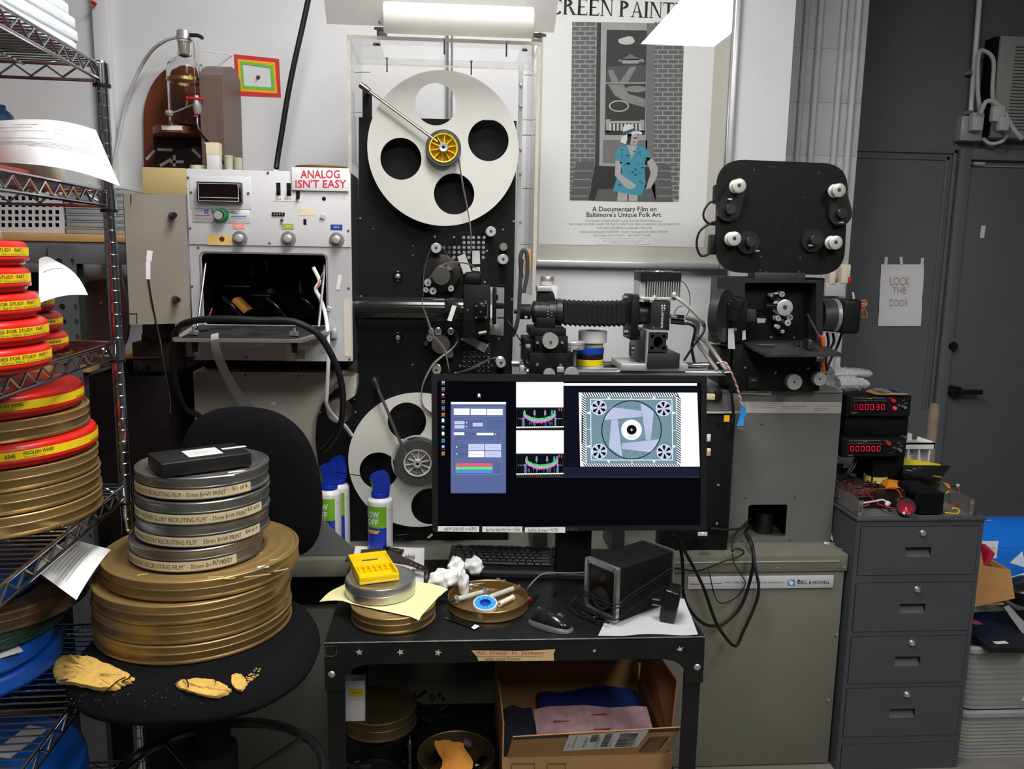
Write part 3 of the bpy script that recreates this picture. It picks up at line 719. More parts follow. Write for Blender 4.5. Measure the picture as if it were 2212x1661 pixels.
# ---------------------------------------------------------------- grey steel rack with a wooden board behind the wire shelving
RY=2.42
t=thing('steel_rack','grey slotted steel rack with wooden board behind the wire shelving','rack',(-.95,RY+.2,0))
a,b,c,d=Rc(30,505,275,522,RY)
zb_=c;zt_=d
MB().bb(-1.9,b,RY,RY+.45,c,d,.002).build('board',wood,t)
e=P(150,570,RY).z
mb=MB();mb.bb(-1.9,b+.0,RY+.004,RY+.03,e,c-.001,.002);mb.build('beam',M('rack_grey',S(108,110,114),.45,.3,var=.08),t)
x0,x1=P(110,620,RY).x,P(168,620,RY).x
for nm,X0,X1 in(('upright',x0,x1),):
    holes=[];zz=e-.45
    out=[(X0,FZ),(X1,FZ),(X1,c-.012),(X0,c-.012)];xm=(X0*.62+X1*.38);xq=X0*.12+X1*.88
    for i in range(22):
        zc=c-.055-.042*i;holes.append(circ(xm,zc,.009,14));holes.append(circ(xq,zc,.006,10,.009))
    mb=MB();mb.plate((0,RY,0),(1,0,0),(0,0,1),out,holes,.003);mb.build('upright',M('rack_grey',(0,0,0)),t)
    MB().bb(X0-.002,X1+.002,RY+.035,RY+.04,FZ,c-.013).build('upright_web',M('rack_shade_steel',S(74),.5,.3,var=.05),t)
a2,b2,c2,d2=Rc(150,792,250,806,RY)
MB().bb(-1.9,P(203,800,2.45).x-.004,RY+.01,RY+.45,c2,d2,.002).build('board',wood,t)
MB().bb(-1.9,P(203,900,2.85).x-.03,RY+.43,RY+.45,FZ,zb_-.1).build('back_sheet',M('dark_back_sheet',(.012,.011,.011),.7,var=.2),t)
# basket with square holes and clear boxes on the board
bx0,bx1,bz0,bz1=Rc(-60,408,136,494,RY+.03);zB=zt_+.001
hol=[];nx=11
for i in range(nx):
    for j in range(5):
        X=P(10+14.6*i-30,0,RY+.03).x;
for j,yy in enumerate((412,428,443,458,472,486)):
    for i in range(13):
        xx=-52+14.6*i;
        if xx>128:continue
        u0,v0=P(xx,yy,RY+.03).x,P(xx,yy,RY+.03).z
        hol.append([(u0-.0055,v0-.0055),(u0+.0055,v0-.0055),(u0+.0055,v0+.0055),(u0-.0055,v0+.0055)])
t=thing('storage_basket','grey plastic basket with square holes on the wooden board','basket',((bx0+bx1)/2,RY+.03,zB))
grp=M('grey_basket_plastic',S(196,197,200),.5,var=.04)
mb=MB();mb.plate((0,RY+.033,0),(1,0,0),(0,0,1),[(bx0,zB),(bx1,zB),(bx1,bz1+.03),(bx0,bz1+.03)],hol,.003)
mb.build('front_panel',grp,t)
mb=MB();mb.bb(bx0,bx0+.003,RY+.034,RY+.3,zB,bz1+.03);mb.bb(bx1-.003,bx1,RY+.034,RY+.3,zB,bz1+.03);mb.bb(bx0,bx1,RY+.297,RY+.3,zB,bz1+.03);mb.bb(bx0+.003,bx1-.003,RY+.034,RY+.297,zB,zB+.003);mb.build('body',grp,t)
MB().bb(bx0+.02,bx1-.02,RY+.08,RY+.28,zB+.004,bz1).build('dark_bundle',blkm,None,'dark bundle filling the grey holed basket','bundle')
cx0,cx1=P(139,450,RY+.03).x,P(266,450,RY+.03).x
zz=zB
for i in range(7):
    hh=.0185;mb=MB();o_=ru(-.003,.003)
    mb.bb(cx0+o_,cx1+o_,RY+.03,RY+.25,zz,zz+hh-.001,.002);mb.bb(cx0+o_-.001,cx1+o_+.001,RY+.028,RY+.252,zz+hh-.004,zz+hh-.001)
    mb.build('clear_case',M('cloudy_clear_plastic',S(186,190,194),.25,var=.06,trans=.35),None,'clear plastic case beside the holed basket, %s of seven stacked'%(['lowest','second','third','fourth','fifth','sixth','topmost'][i]),'case','clear cases on the wooden board');zz+=hh
# red-brown curved panel on the lower rack board, black box beside
p=P(230,690,RY+.08);zf=d2
out=[(P(x,y,RY+.08).x,P(x,y,RY+.08).z) for x,y in((128,792),(128,700),(140,660),(165,625),(195,606),(230,602),(262,602),(272,640),(280,690),(275,730),(258,765),(235,792))]
t=thing('curved_panel','brown metal panel with rounded corners standing behind the shelf post','panel',(p.x,RY+.08,min(b for a,b in out)))
MB().plate((0,RY+.092,0),(1,0,0),(0,0,1),out,[],.012).build('sheet',M('brown_metal_sheet',S(112,88,84),.42,.5,var=.06),t)
mb=MB()
for x,y in((218,654),(175,697),(262,700)):q=P(x,y,RY+.08);mb.cyl((q.x,RY+.081,q.z),(q.x,RY+.074,q.z),.004,.003,n=10)
mb.build('rivets',steel,t)
mb=MB();a,b,c,d=Rc(205,812,372,1250,2.45);mb.bb(a,b,2.45,2.9,FZ,d,.004);mb.build('dark_cabinet',M('very_dark_brown',(.008,.0055,.005),.5,var=.2,spec=.2),None,'dark brown cabinet standing between shelving and lamphouse pedestal','cabinet')
q=P(290,785,2.5);t=thing('sheet_metal_bracket','reddish folded metal bracket on top of the dark cabinet','bracket',(q.x,2.5,d+.0005))
mb=MB();mb.plate((0,2.62,d+.002),(1,0,0),(0,-.9,.35),[(q.x-.07,0),(q.x+.09,0),(q.x+.075,.14),(q.x-.05,.12)],[],.003);mb.build('plate',M('copper_painted',S(150,96,80),.45,.4,var=.1),t)
mb=MB();
for k in range(3):X=q.x-.03+.035*k;mb.cyl((X,2.50,d+.001),(X,2.50,d+.024),.003,n=8)
mb.build('pins',blkm,t)
mb=MB();mb.lathe([(0,0),(.05,0),(.05,.02),(.046,.024),(.046,.05),(.05,.054),(.05,.06),(0,.06)],(P(345,745,2.58).x,2.58,d+.09),n=28);mb.bb(P(345,745,2.58).x-.06,P(345,745,2.58).x+.06,2.52,2.64,d+.001,d+.09,.003)
mb.build('motor_unit',M('dull_motor',S(70,60,54),.5,.4,var=.3),None,'dull round motor on a block beside the lamphouse','motor')
# ---------------------------------------------------------------- drafting stool with torn seat
SCX,SCY=-.512,1.675;SZT=.80
t=thing('drafting_stool','black upholstered drafting stool with torn seat, stacked with film cans','stool',(SCX,SCY,0))
def ring_at(k,n=56):
    # plan outline of the seat: rounded square, a bit wider at the front
    pts=[]
    for i in range(n):
        a=2*pi*i/n;c_,s_=cos(a),sin(a);e=.72
        x=math.copysign(abs(c_)**e,c_)*.240;y=math.copysign(abs(s_)**e,s_)*.25
        if y>0:x*=1-.16*(y/.25)
        pts.append((x*k,y*k))
    return pts
prof=[(0.0,0.0),(.5,0.0),(.8,-.001),(.9,-.006),(.96,-.016),(.992,-.032),(1.0,-.036),(.985,-.046),(.94,-.054),(.86,-.056),(.0,-.056)]
vs=[];fs=[];n=56
for k,dz_ in prof:
    for x,y in ring_at(max(k,.001)):
        dr=-.014*max(0,(-y-.14)/.11)**2
        vs.append((SCX+x,SCY+y,SZT+dz_+dr))
for r in range(len(prof)-1):
    for i in range(n):j=(i+1)%n;fs.append((r*n+i,r*n+j,(r+1)*n+j,(r+1)*n+i))
seat=MB().add(vs,fs).build('seat',fabric,t,ang=80)
# torn foam patches along the front edge: low domes with ragged outlines that follow the cushion
def seat_pt(px_,py_):
    # drop the photo ray on the cushion surface by stepping height
    best=None
    for zi in range(0,90):
        z=SZT+.002-zi*.001;p=PZ(px_,py_,z);x,y=p.x-SCX,p.y-SCY
        a=math.atan2(y,x);# radial scale of outline
        lo,hi=0,1.4
        e=.72
        def inside(k):
            xx=abs(x)/(.240*k*(1-.16*max(0,y)/.25)) if k>0 else 9;yy=abs(y)/(.25*k) if k>0 else 9
            return xx**(2/e)+yy**(2/e)<=1
        for _ in range(20):
            m_=(lo+hi)/2
            if inside(m_):hi=m_
            else:lo=m_
        k=hi
        zs=None
        for q in range(6):
            k0,k1=prof[q][0],prof[q+1][0]
            if k0<=k<=k1:zs=prof[q][1]+(prof[q+1][1]-prof[q][1])*(k-k0)/(k1-k0)
        if zs is None:zs=-.05 if k<=1.02 else -9
        zs+=-.014*max(0,(-y-.14)/.11)**2
        if z<=SZT+zs:return p
    return PZ(px_,py_,SZT-.05)
def foam_patch(outline,name,bulge=.006,jag=.05):
    cx_=sum(a for a,b in outline)/len(outline);cy_=sum(b for a,b in outline)/len(outline)
    ring=[];N=len(outline)
    for i in range(N):
        for k in range(4):
            a=outline[i];b=outline[(i+1)%N];u=k/4;j=1+ru(-jag,jag)
            x=a[0]+(b[0]-a[0])*u;y=a[1]+(b[1]-a[1])*u;ring.append((cx_+(x-cx_)*j,cy_+(y-cy_)*j))
    mb=MB();vs=[];fs=[];m=len(ring);L_=[1,.88,.7,.45,.2]
    for li,s in enumerate(L_):
        for x,y in ring:
            p=seat_pt(cx_+(x-cx_)*s,cy_+(y-cy_)*s);h=(0 if li==0 else bulge*(1-.12*li)+.003*ru(0,1))
            d=(Vector((0,0,H))-p).normalized();n_=(ZU*.7-YU*.7).normalized();vs.append(p+n_*(h+.003))
    for li in range(len(L_)-1):
        for i in range(m):j=(i+1)%m;fs.append((li*m+i,li*m+j,(li+1)*m+j,(li+1)*m+i))
    fs.append(tuple((len(L_)-1)*m+i for i in range(m)))
    mb.add(vs,fs);return mb.build(name,foam,t,ang=70)
foam_patch([(112,1450),(122,1425),(145,1414),(170,1417),(195,1418),(225,1432),(262,1445),(285,1462),(293,1470),(285,1477),(262,1484),(255,1494),(215,1494),(165,1482),(140,1478),(122,1476)],'torn_foam',.012)
foam_patch([(377,1478),(392,1470),(420,1466),(455,1467),(480,1475),(500,1490),(498,1498),(478,1510),(450,1508),(420,1500),(390,1490)],'torn_foam',.007)
foam_patch([(500,1462),(508,1455),(522,1457),(533,1468),(535,1480),(525,1495),(510,1492),(500,1478)],'torn_foam',.005)
mb=MB()
for k in range(34):
    x=ru(528,562);y=1478-(x-528)*.95+ru(-9,9);p=seat_pt(x,y);mb.box(p+Vector((0,-.001,.0015)),(.003,.0025,.0015),(random.random(),random.random(),random.random()))
for k in range(40):
    x=ru(140,480);y=ru(1490,1528);p=seat_pt(x,y);mb.box(p+Vector((0,-.001,.001)),(.0008,.0008,.0008))
mb.build('foam_crumbs',foam,t)['kind']='stuff'
mb=MB()
for pts in ([(278,1470),(262,1478),(245,1492),(232,1502)],[(290,1463),(285,1472),(270,1480)],[(402,1470),(410,1480),(412,1492)],[(468,1467),(472,1475),(470,1480)],[(250,1440),(258,1436),(262,1446)]):
    mb.tube([seat_pt(*q)+Vector((0,-.012,.014)) for q in pts],.0012,6,smooth=4)
mb.build('loose_thread',blkm,t)
# backrest
BY=1.99;o_=[];pts=[]
bo=[(398,1075),(388,1000),(398,945),(425,905),(470,884),(530,880),(590,890),(635,915),(668,955),(688,1010),(697,1070),(695,1125),(685,1165),(660,1195),(620,1205),(520,1208),(440,1200),(408,1150)]
def bk(x,y,d):
    p=P(x,y,BY);return p+YU*d
co=catmull([P(x,y,BY) for x,y in bo],4,True);cc=sum(co,Vector())/len(co);n=len(co);vs=[];fs=[]
sec=[(.0,-.030),(.4,-.029),(.7,-.025),(.88,-.016),(.97,-.004),(1,.012),(.97,.028),(.88,.036),(.0,.04)]
for k,d in sec:
    for q in co:
        p=cc+(q-cc)*max(k,.002);vs.append((p.x,p.y+d+.10*((p.x-cc.x)/.2)**2*-.25-(cc.z-p.z)*.0,p.z))
for r in range(len(sec)-1):
    for i in range(n):j=(i+1)%n;fs.append((r*n+i,r*n+j,(r+1)*n+j,(r+1)*n+i))
MB().add(vs,fs).build('backrest',fabric,t,ang=80)
MB().tube([(SCX,SCY+.15,SZT-.10),(SCX+.01,SCY+.29,SZT-.11),(cc.x-.02,BY+.02,SZT-.02),(cc.x-.02,BY+.045,cc.z)],.02,10,smooth=6).build('back_bracket',blkm,t)
colX,colY=P(458,1560,1.66).x,1.66
mb=MB();mb.bb(colX-.09,colX+.09,colY-.09,colY+.09,SZT-.076,SZT-.057,.004);mb.cyl((colX,colY,.42),(colX,colY,SZT-.076),.036,n=24);mb.cyl((colX,colY,.14),(colX,colY,.55),.046,.05,n=24);mb.build('column',blkm,t)
mb=MB();R=.225;zr=.47;fx,fy=P(465,1600,1.66).x,1.66
mb.tube([(fx+R*cos(2*pi*i/48),fy+R*sin(2*pi*i/48),zr) for i in range(48)],.012,10,closed=True)
mb.build('foot_ring',M('gloss_black_tube',(.012,.012,.012),.15,var=.1),t)
mb=MB()
for k in range(4):a=radians(45+90*k);mb.cyl((colX+.04*cos(a),colY+.04*sin(a),zr-.03),(fx+R*cos(a),fy+R*sin(a),zr),.008,n=8)
mb.build('ring_spokes',M('gloss_black_tube',(0,0,0)),t)
for k in range(5):
    a=radians(72*k+20);mb=MB();e=Vector((colX+.3*cos(a),colY+.3*sin(a),.045));mb.tube([(colX,colY,.16),(colX+.15*cos(a),colY+.15*sin(a),.11),e],.02,8,smooth=4);mb.build('base_leg',blkm,t)
    mb=MB();tn=Vector((-sin(a),cos(a),0));mb.cyl(e+tn*.012-ZU*.06,e-tn*.012-ZU*.06,.025,n=16);mb.cyl(e-ZU*.06,e,.006,n=8);mb.build('caster',blk,t)
# ---- cans on the stool
GS='gold cans on the stool'
z=SZT+.0005;pos=[(-.545,1.735),(-.547,1.737),(-.544,1.734),(-.530,1.752)]
nm=['bottom','second from bottom','third from bottom']
for i in range(4):
    lab='gold film can on the black stool, %s of the gold stack'%nm[i] if i<3 else 'widest-set gold film can with paper tags under the grey cans'
    tt=can('film_can',lab,'film can',(pos[i][0],pos[i][1],z),.2,.0405,gold,goldt,GS);z+=.041
mb=MB()
for x,y,w_,rz in((597,1208,.03,.3),(607,1231,.028,.5),(497,1249,.02,.2),(556,1243,.05,.3),(466,1246,.03,.05),(308,1240,.02,.5),(555,1195,.02,.3)):
    p=PZ(x,y,z-.0025);mb.box((p.x,p.y,z-.0030),(w_,.0035,.0012),(0,0,rz))
mb.build('paper_tag',M('pale_scratch',S(196,168,116),.5,var=.05),tt)
p=PZ(569,1224,z-.0026);MB().box((p.x,p.y,z-.0028),(.022,.012,.001),(0,0,.25)).build('white_sticker',white,tt)
zg=z;hg=.0465
tx=[("“MORNING GLORY RECRUITING FILM” - 35mm B+W PRINT",'R3 of 4',-160,-45,-62,-48),("“MORNING GLORY RECRUITING FILM”   35mm B+W PRINT",'R4 of 4',-150,-42,-38,-24),("AMERICA - “MOTHER GLORY RECRUITING FILM” - 35mm B+W PRINT",'R2 of 4',-155,-37,-36,-22),("MORNING GLORIOUS RECRUITING FILM - 35mm B+W PRINT",'R1 of 4',-165,-56,-50,-36)]
gp=[(-.532,1.728),(-.521,1.738),(-.518,1.735),(-.521,1.748)]
gl=['grey film can at the bottom of the taped grey stack','grey film can second from bottom with R4 tape','grey film can third up with MOTHER GLORY tape','top grey film can under the black video case']
for i in range(4):
    c=(gp[i][0],gp[i][1],zg+.0005+i*(hg+.0005));tt=can('film_can',gl[i],'film can',c,.1335,hg,tin,tin,'grey cans on the stool',grooves=2)
    s1,s2,a0,a1,b0,b1=tx[i]
    mb=MB();e1=max(a1,b1)+4;mb.band(c,.1345,radians(-175),radians(e1),c[2]+.004,c[2]+.0225,40);mb.build('tape_label',cream,tt)
    mb=MB();mb.ctext(s1,c,.1352,radians(a0),radians(a1),c[2]+.008,c[2]+.0175,0,.0);mb.ctext(s2,c,.1352,radians(b0),radians(b1),c[2]+(.015 if i==0 else .012),c[2]+.0205)
    mb.build('handwriting',M('pencil',S(70,62,50),.7,var=0),tt)
zt=c[2]+hg
MB().lathe([(0,-.0027),(.085,-.0027),(.085,-.0020),(0,-.0020)],(c[0],c[1],zt),n=40).build('red_label',M('red_paper',S(214,60,50),.6,var=.05),tt)
mb=MB()
for x,y,w_,rz in((478,1027,.05,.35),(512,1017,.035,.45)):
    p=PZ(x,y,zt);mb.box((p.x,p.y,zt-.0014),(w_,.009,.0008),(0,0,rz))
mb.build('white_tape',tape,tt)
# video case: tilted slightly, corners measured on the top face
z1=zt+.0285;A=PZ(308,978,z1);B=PZ(357,1002,z1);Cc=PZ(552,977,z1);D=PZ(500,959,z1)
a_=((B+Cc)*.5-(A+D)*.5);rz=math.atan2((Cc-B).y,(Cc-B).x);ctr=(A+B+Cc+D)/4;Lx=((Cc-B).length+(D-A).length)/2;Ly=((B-A).length+(Cc-D).length)/2
t=thing('video_case','black plastic video case with white label on top of the cans','video case',(ctr.x,ctr.y,zt+.0005))
rot=Euler((0,0,rz)).to_matrix();Ly=min(Ly,.14)
MB().box((ctr.x,ctr.y,zt+.0152),(Lx,Ly,.029),rot,.003,3).build('case',blk,t)
def onc(u,v,w,d,m,nm_):
    q=PZ(u,v,zt+.030)-ctr;q.z=0;MB().box((ctr.x+q.x,ctr.y+q.y,zt+.0302),(w,d,.0007),rot).build(nm_,m,t);return q
qt=onc(437,977,.068,.06,M('grey_white_paper',S(212),.6,var=.03),'title_label');q=onc(505,967,.05,.012,white,'spine_sticker')
mb=MB();q=qt
for k,s in enumerate(('Recruiting Films','tape copy')):mb.text(s,(ctr.x+q.x,ctr.y+q.y+.006-.014*k,zt+.0308),rot@XU,rot@YU,.005,None,'C')
mb.build('lettering',inkg,t)
# ---------------------------------------------------------------- wooden wall stand with the glass dispenser bottle
WYs=2.74
def k7(x,y):return (250+x/4.174,50+y/4.174)
t=thing('wooden_wall_stand','red-brown rounded wooden wall stand holding a glass dispenser bottle','wall stand',P(380,360,WY-.1))
bk_=[]
for a in range(0,181,9):bk_.append((396+86*cos(radians(a)),255-118*sin(radians(a))))
BYs=WY-.02
MB().plate((0,BYs+.016,0),(1,0,0),(0,0,1),[(P(x,y,BYs).x,P(x,y,BYs).z) for x,y in bk_+[(311,362),(482,362)]],[],.016).build('back_board',redwood,t)
zs=P(370,268,2.72).z;Lx0=P(313,265,2.80).x;Rx0=P(437,265,2.72).x
mb=MB();cxs,cys=(Lx0+Rx0)/2,BYs;out=[]
rx=(Rx0-Lx0)/2;ry=.20
pl_=[(cxs+rx*cos(radians(a)),cys-.001-ry*sin(radians(a))) for a in range(0,181,8)]
mb.plate((0,0,zs-.022),(1,0,0),(0,1,0),pl_,[],.022);mb.build('half_round_shelf',redwood,t)
sx=Rx0+.001;pf=2.70
sp=[]
for a in range(0,181,9):
    yy=BYs-.001-(BYs-pf)*.5+(BYs-pf)*.5*cos(radians(a));sp.append((yy,P(450,133,2.8).z-.04+.04*sin(radians(a))))
sp=[(BYs-.001,P(450,135,2.8).z-.03)]+[(BYs-.001-(BYs-pf)*q,P(450,135,2.8).z-.005-.03*(2*q-.7)**2) for q in(.15,.3,.5,.7,.85,1.0)]+[(pf,zs-.32),(BYs-.001,zs-.32)]
zbt=P(460,365,2.72).z
sp=[(a,max(b,zbt)) for a,b in sp]
wR=P(484,300,pf).x-sx
MB().plate((sx,0,0),(0,1,0),(0,0,1),sp,[],wR).build('side_panel',M('grey_brown_laminate',S(106,86,80),.45,var=.12,scale=5,stretch=(8,8,.7)),t)
apm=M('shadow_toned_board',(.022,.010,.008),.5,var=.3)
mb=MB();mb.bb(Lx0+.002,Rx0-.001,cys-.07,cys-.002,zbt,zs-.0225,.002);mb.build('shaded_lower_panel',apm,t)  # near-black colour paints in the shadow on the board below the shelf
mb=MB()
for x0,y0,x1,y1 in((275,1230,350,1145),(375,1138,512,1142),(690,1135,765,1210),(400,1285,500,1225),(528,1190,528,1290),(490,1250,612,1250)):
    onp=lambda x,y:P(*k7(x,y),cys-.0708)
    a,b=onp(x0,y0),onp(x1,y1);dv=(b-a).normalized();nv=Vector((dv.z,0,-dv.x));w_=.0045
    mb.add([a+nv*w_,b+nv*w_,b-nv*w_,a-nv*w_],[(0,1,2,3)])
mb.build('tape_strips',M('grey_white_tape',S(196),.6,var=.05),t)
q=P(379,262,cys-ry);MB().box((cxs+.005,cys-ry-.0006,zs-.010),(.062,.001,.013)).build('paper_label',M('pale_label',S(222,220,206),.6,var=.03),t)
# bottle
bx,by=P(402,200,2.80).x,2.80;zb_=zs+.001
def zz(y):return P(402,y,2.80).z
t=thing('dispenser_bottle','clear glass dispenser bottle with silver cap standing on the wooden stand','bottle',(bx,by,zb_))
rb=(P(440,200,2.80).x-P(361,200,2.80).x)/2
pr=[(0,zb_),(rb-.006,zb_),(rb-.002,zb_+.004),(rb-.001,zb_+.02),(rb-.0005,zz(185)),(rb,zz(150)),(rb-.004,zz(140)),(rb-.018,zz(128)),(rb-.036,zz(121)),(.022,zz(118)),(.021,zz(110)),(.021,zz(92)),(.018,zz(92)),(.018,zz(116)),(rb-.038,zz(125)),(rb-.009,zz(142)),(rb-.005,zz(150)),(rb-.006,zb_+.02),(rb-.012,zb_+.006),(0,zb_+.005)]
MB().lathe([(r,h-zb_) for r,h in pr],(bx,by,zb_),n=40).build('glass_body',glass,t)
MB().lathe([(rb+.0005,zz(178)-zb_),(rb+.0015,zz(178)-zb_),(rb+.0015,zz(171)-zb_),(rb+.0005,zz(171)-zb_)],(bx,by,zb_),n=40).build('brass_band',M('brass_band',(.55,.4,.16),.35,1),t)
MB().lathe([(.014,zz(118)-zb_),(.0165,zz(112)-zb_),(.0175,zz(92.5)-zb_),(.021,zz(91)-zb_),(.021,zz(87)-zb_),(0,zz(87)-zb_)],(bx,by,zb_),n=24).build('stopper',M('ivory_stopper',S(210,205,190),.5,var=.04),t)
MB().lathe([(0,zz(86.5)-zb_),(.024,zz(86.5)-zb_),(.024,zz(68)-zb_),(.021,zz(66)-zb_),(0,zz(66)-zb_)],(bx+.003,by,zb_),n=28).build('cap',alum,t)
mb=MB();mb.ptube([(410,76,2.775),(428,77,2.77),(437,82,2.76)],.006,8);mb.build('cap_lever',dsteel,t)
yv=2.70
mb=MB();p=P(423,92,yv);q=P(426,238,yv)
for r in(.0085,):mb.lathe([(r,q.z-p.z),(r,0),(r-.0015,0),(r-.0015,q.z-p.z)],p,n=18)
mb.build('sight_tube',glass,t)
mb=MB();mb.ptube([(402,211,yv-.012),(441,214,yv-.012)],.0035,8);mb.build('stopcock_handle',M('red_handle',S(214,40,40),.4,var=0),t)
p=P(425,207,yv-.004);mb=MB();mb.cyl((p.x,yv-.006,p.z),(p.x,yv-.006,p.z-.028),.006,n=12);mb.build('stopcock_plug',white,t)
mb=MB();p=P(427,222,yv);mb.lathe([(0,0),(.008,0),(.012,.008),(.013,.02),(.011,.04),(.009,.05),(0,.052)],P(427,247,yv),n=16);mb.build('valve_body',M('cloudy_glass',S(198,200,186),.2,trans=.5,var=.05),t)
mb=MB();p=P(424,253,yv);mb.cyl(p,p+ZU*.006,.007,n=12);mb.build('valve_collar',M('magenta_ring',S(190,30,70),.4,var=0),t)
mb=MB();mb.ptube([(426,254,yv),(427,272,yv-.01),(436,292,yv-.02),(450,308,2.66),(470,335,2.62),(487,357,2.60)],.0042);mb.build('drain_tube',blkg,t)
mb=MB();mb.ptube([(366,243,2.70),(380,241,2.70),(412,228,2.71),(424,224,yv)],.0025);mb.build('link_wire',steel,t)
MB().lathe([(0,0),(.010,.002),(.013,.010),(.010,.018),(0,.020)],P(366,252,2.70),n=14).build('rubber_foot',M('clear_grey_knob',S(150,140,130),.25,var=.05),t)
mb=MB();mb.ptube([(383,80,2.80),(360,86,2.81),(330,107,2.84),(306,142,2.88),(287,183,2.90),(270,235,2.92),(258,290,2.92),(248,345,2.92),(243,400,2.92),(242,470,2.90)],.0058,10);mb.build('air_tube',M('white_tubing',S(206,208,208),.35,var=.02),None,'white plastic tube curving from the bottle cap down the wall','tube')
mb=MB();mb.ptube([(430,110,2.80),(465,114,2.88),(502,119,WY-.003)],.0016,6);mb.build('string',white,None,'thin white string from the bottle neck to the wall','string')
# ---------------------------------------------------------------- lamphouse
YL=2.38;LD=.34
def k8(x,y):return (250+x/2.966,340+y/2.966)
lx0,lx1=-.722,-.279;lz0,lz1=1.2845,1.810
t=thing('printer_lamphouse','grey film printer lamphouse with white control panel and open dark hatch','lamphouse',((lx0+lx1)/2,YL+LD/2,lz0))
lo=[(437,548),(705,551),(705,700),(440,700)]
ox0,ox1,oz0,oz1=Rc(438,549,705,702,YL)
face=[(lx0,lz0),(lx1,lz0),(lx1,lz1),(lx0,lz1)]
greyw=M('lamphouse_enamel',S(186,184,188),.4,.1,var=.05,scale=7,bump=.03)
mb=MB();mb.plate((0,YL+.004,0),(1,0,0),(0,0,1),face,[rrect(ox0,oz0,ox1,oz1,.012)],.004);mb.build('front_plate',greyw,t)
mb=MB();mb.bb(lx1-.003,lx1,YL+.0045,YL+LD,lz0,lz1);mb.bb(lx0,lx0+.003,YL+.0045,YL+LD,lz0,lz1);mb.bb(lx0+.003,lx1-.003,YL+.0045,YL+LD,lz1-.003,lz1);mb.bb(lx0+.003,lx1-.003,YL+.0045,YL+LD,lz0,lz0+.003);mb.bb(lx0+.003,lx1-.003,YL+LD-.003,YL+LD,lz0+.003,lz1-.003)
mb.build('case',M('dark_green_grey_case',S(58,60,60),.4,.2,var=.15),t)
mb=MB();rr=rrect(ox0-.004,oz0-.004,ox1+.004,oz1+.004,.014);mb.tube([(a,YL-.0005,b) for a,b in rr],.0022,6,closed=True);mb.build('hatch_rim',steel,t)
# dark inside: liner, optics
mb=MB();mb.bb(ox0-.02,ox1+.02,YL+.30,YL+.31,oz0-.02,oz1+.02);mb.bb(ox0-.03,ox0-.025,YL+.006,YL+.3,oz0-.02,oz1+.02);mb.bb(ox1+.025,ox1+.03,YL+.006,YL+.3,oz0-.02,oz1+.02);mb.bb(ox0-.025,ox1+.025,YL+.006,YL+.3,oz1+.012,oz1+.017);mb.bb(ox0-.025,ox1+.025,YL+.006,YL+.3,oz0-.017,oz0-.012)
mb.build('hatch_liner',blkm,t)
def bar(mb,a,b,Ya,Yb,w_,h_):
    p=P(*k8(*a),Ya);q=P(*k8(*b),Yb);d=(q-p);L_=d.length;d.normalize();up=Vector((0,1,0));s_=d.cross(up).normalized()
    m_=Matrix((d,up,s_)).transposed();mb.box((p+q)/2,(L_,w_,h_),m_,.001)
for a,b in(((712,885),(855,1030)),((990,890),(1140,1040)),((1205,890),(1290,960))):
    mb=MB();bar(mb,a,b,YL+.10,YL+.10,.10,.008);mb.build('angled_mirror',M('dark_mirror',(.10,.11,.13),.12,1,var=.1),t)
mb=MB();bar(mb,(770,905),(850,985),YL+.085,YL+.085,.07,.014);mb.build('amber_filter',M('amber_glass',S(150,100,38),.4,var=.1),t)
for a,b,r in(((865,690),(885,760),.012),((960,660),(975,740),.012),((1180,790),(1186,870),.008),((985,840),(990,870),.018)):
    mb=MB();p=P(*k8(*a),YL+.2);q=P(*k8(*b),YL+.2);mb.cyl(p,q,r,n=14);mb.build('lens_barrel',M('dim_metal',(.06,.06,.065),.4,.8,var=.2),t)
mb=MB();bar(mb,(695,822),(872,826),YL+.16,YL+.16,.05,.004);bar(mb,(880,880),(1000,884),YL+.16,YL+.16,.05,.004);mb.build('cross_shelf',M('dim_metal',(0,0,0)),t)
mb=MB();mb.ptube([(*k8(585,1045),YL+.02),(*k8(600,1015),YL+.02),(*k8(618,965),YL+.05)],.002,6);mb.build('red_lead',M('red_lead',S(170,60,70),.5,var=0),t)
# control panel
YP0=YL-.0035
cx0,cx1,cz0,cz1=Rc(*k8(449,77),*k8(1505,566),YL)
mb=MB();mb.bb(lx0+.001,lx1-.001,YP0,YL-.0002,cz0,lz1-.001,.001);cp=mb.build('control_panel',M('white_panel_enamel',S(214,213,217),.4,var=.02,scale=9),t)
a=Rc(*k8(475,122),*k8(868,330),YP0);MB().bb(a[0],a[1],YP0-.002,YP0-.0002,a[2],a[3],.001).build('display_plate',M('white_panel_enamel',(0,0,0)),cp)
a=Rc(*k8(514,156),*k8(800,285),YP0-.03);mb=MB();mb.bb(a[0],a[1],YP0-.024,YP0-.0021,a[2],a[3],.002);mb.mat(1)
b=Rc(*k8(524,165),*k8(784,280),YP0-.03)
for X0,X1,Z0,Z1 in((b[0],b[1],b[3]-.0012,b[3]),(b[0],b[1],b[2],b[2]+.0012),(b[0],b[0]+.0012,b[2],b[3]),(b[1]-.0012,b[1],b[2],b[3]),(b[0],b[1],b[2]+.009,b[2]+.0102)):mb.bb(X0,X1,YP0-.0248,YP0-.0240,Z0,Z1)
mb.mat(2);mb.bb(b[0]+.003,b[1]-.003,YP0-.0246,YP0-.0240,b[2]+.0115,b[3]-.003)
mb.build('digital_display',[blkg,white,M('dark_red_window',(.006,.0015,.0015),.2,var=.1)],cp)
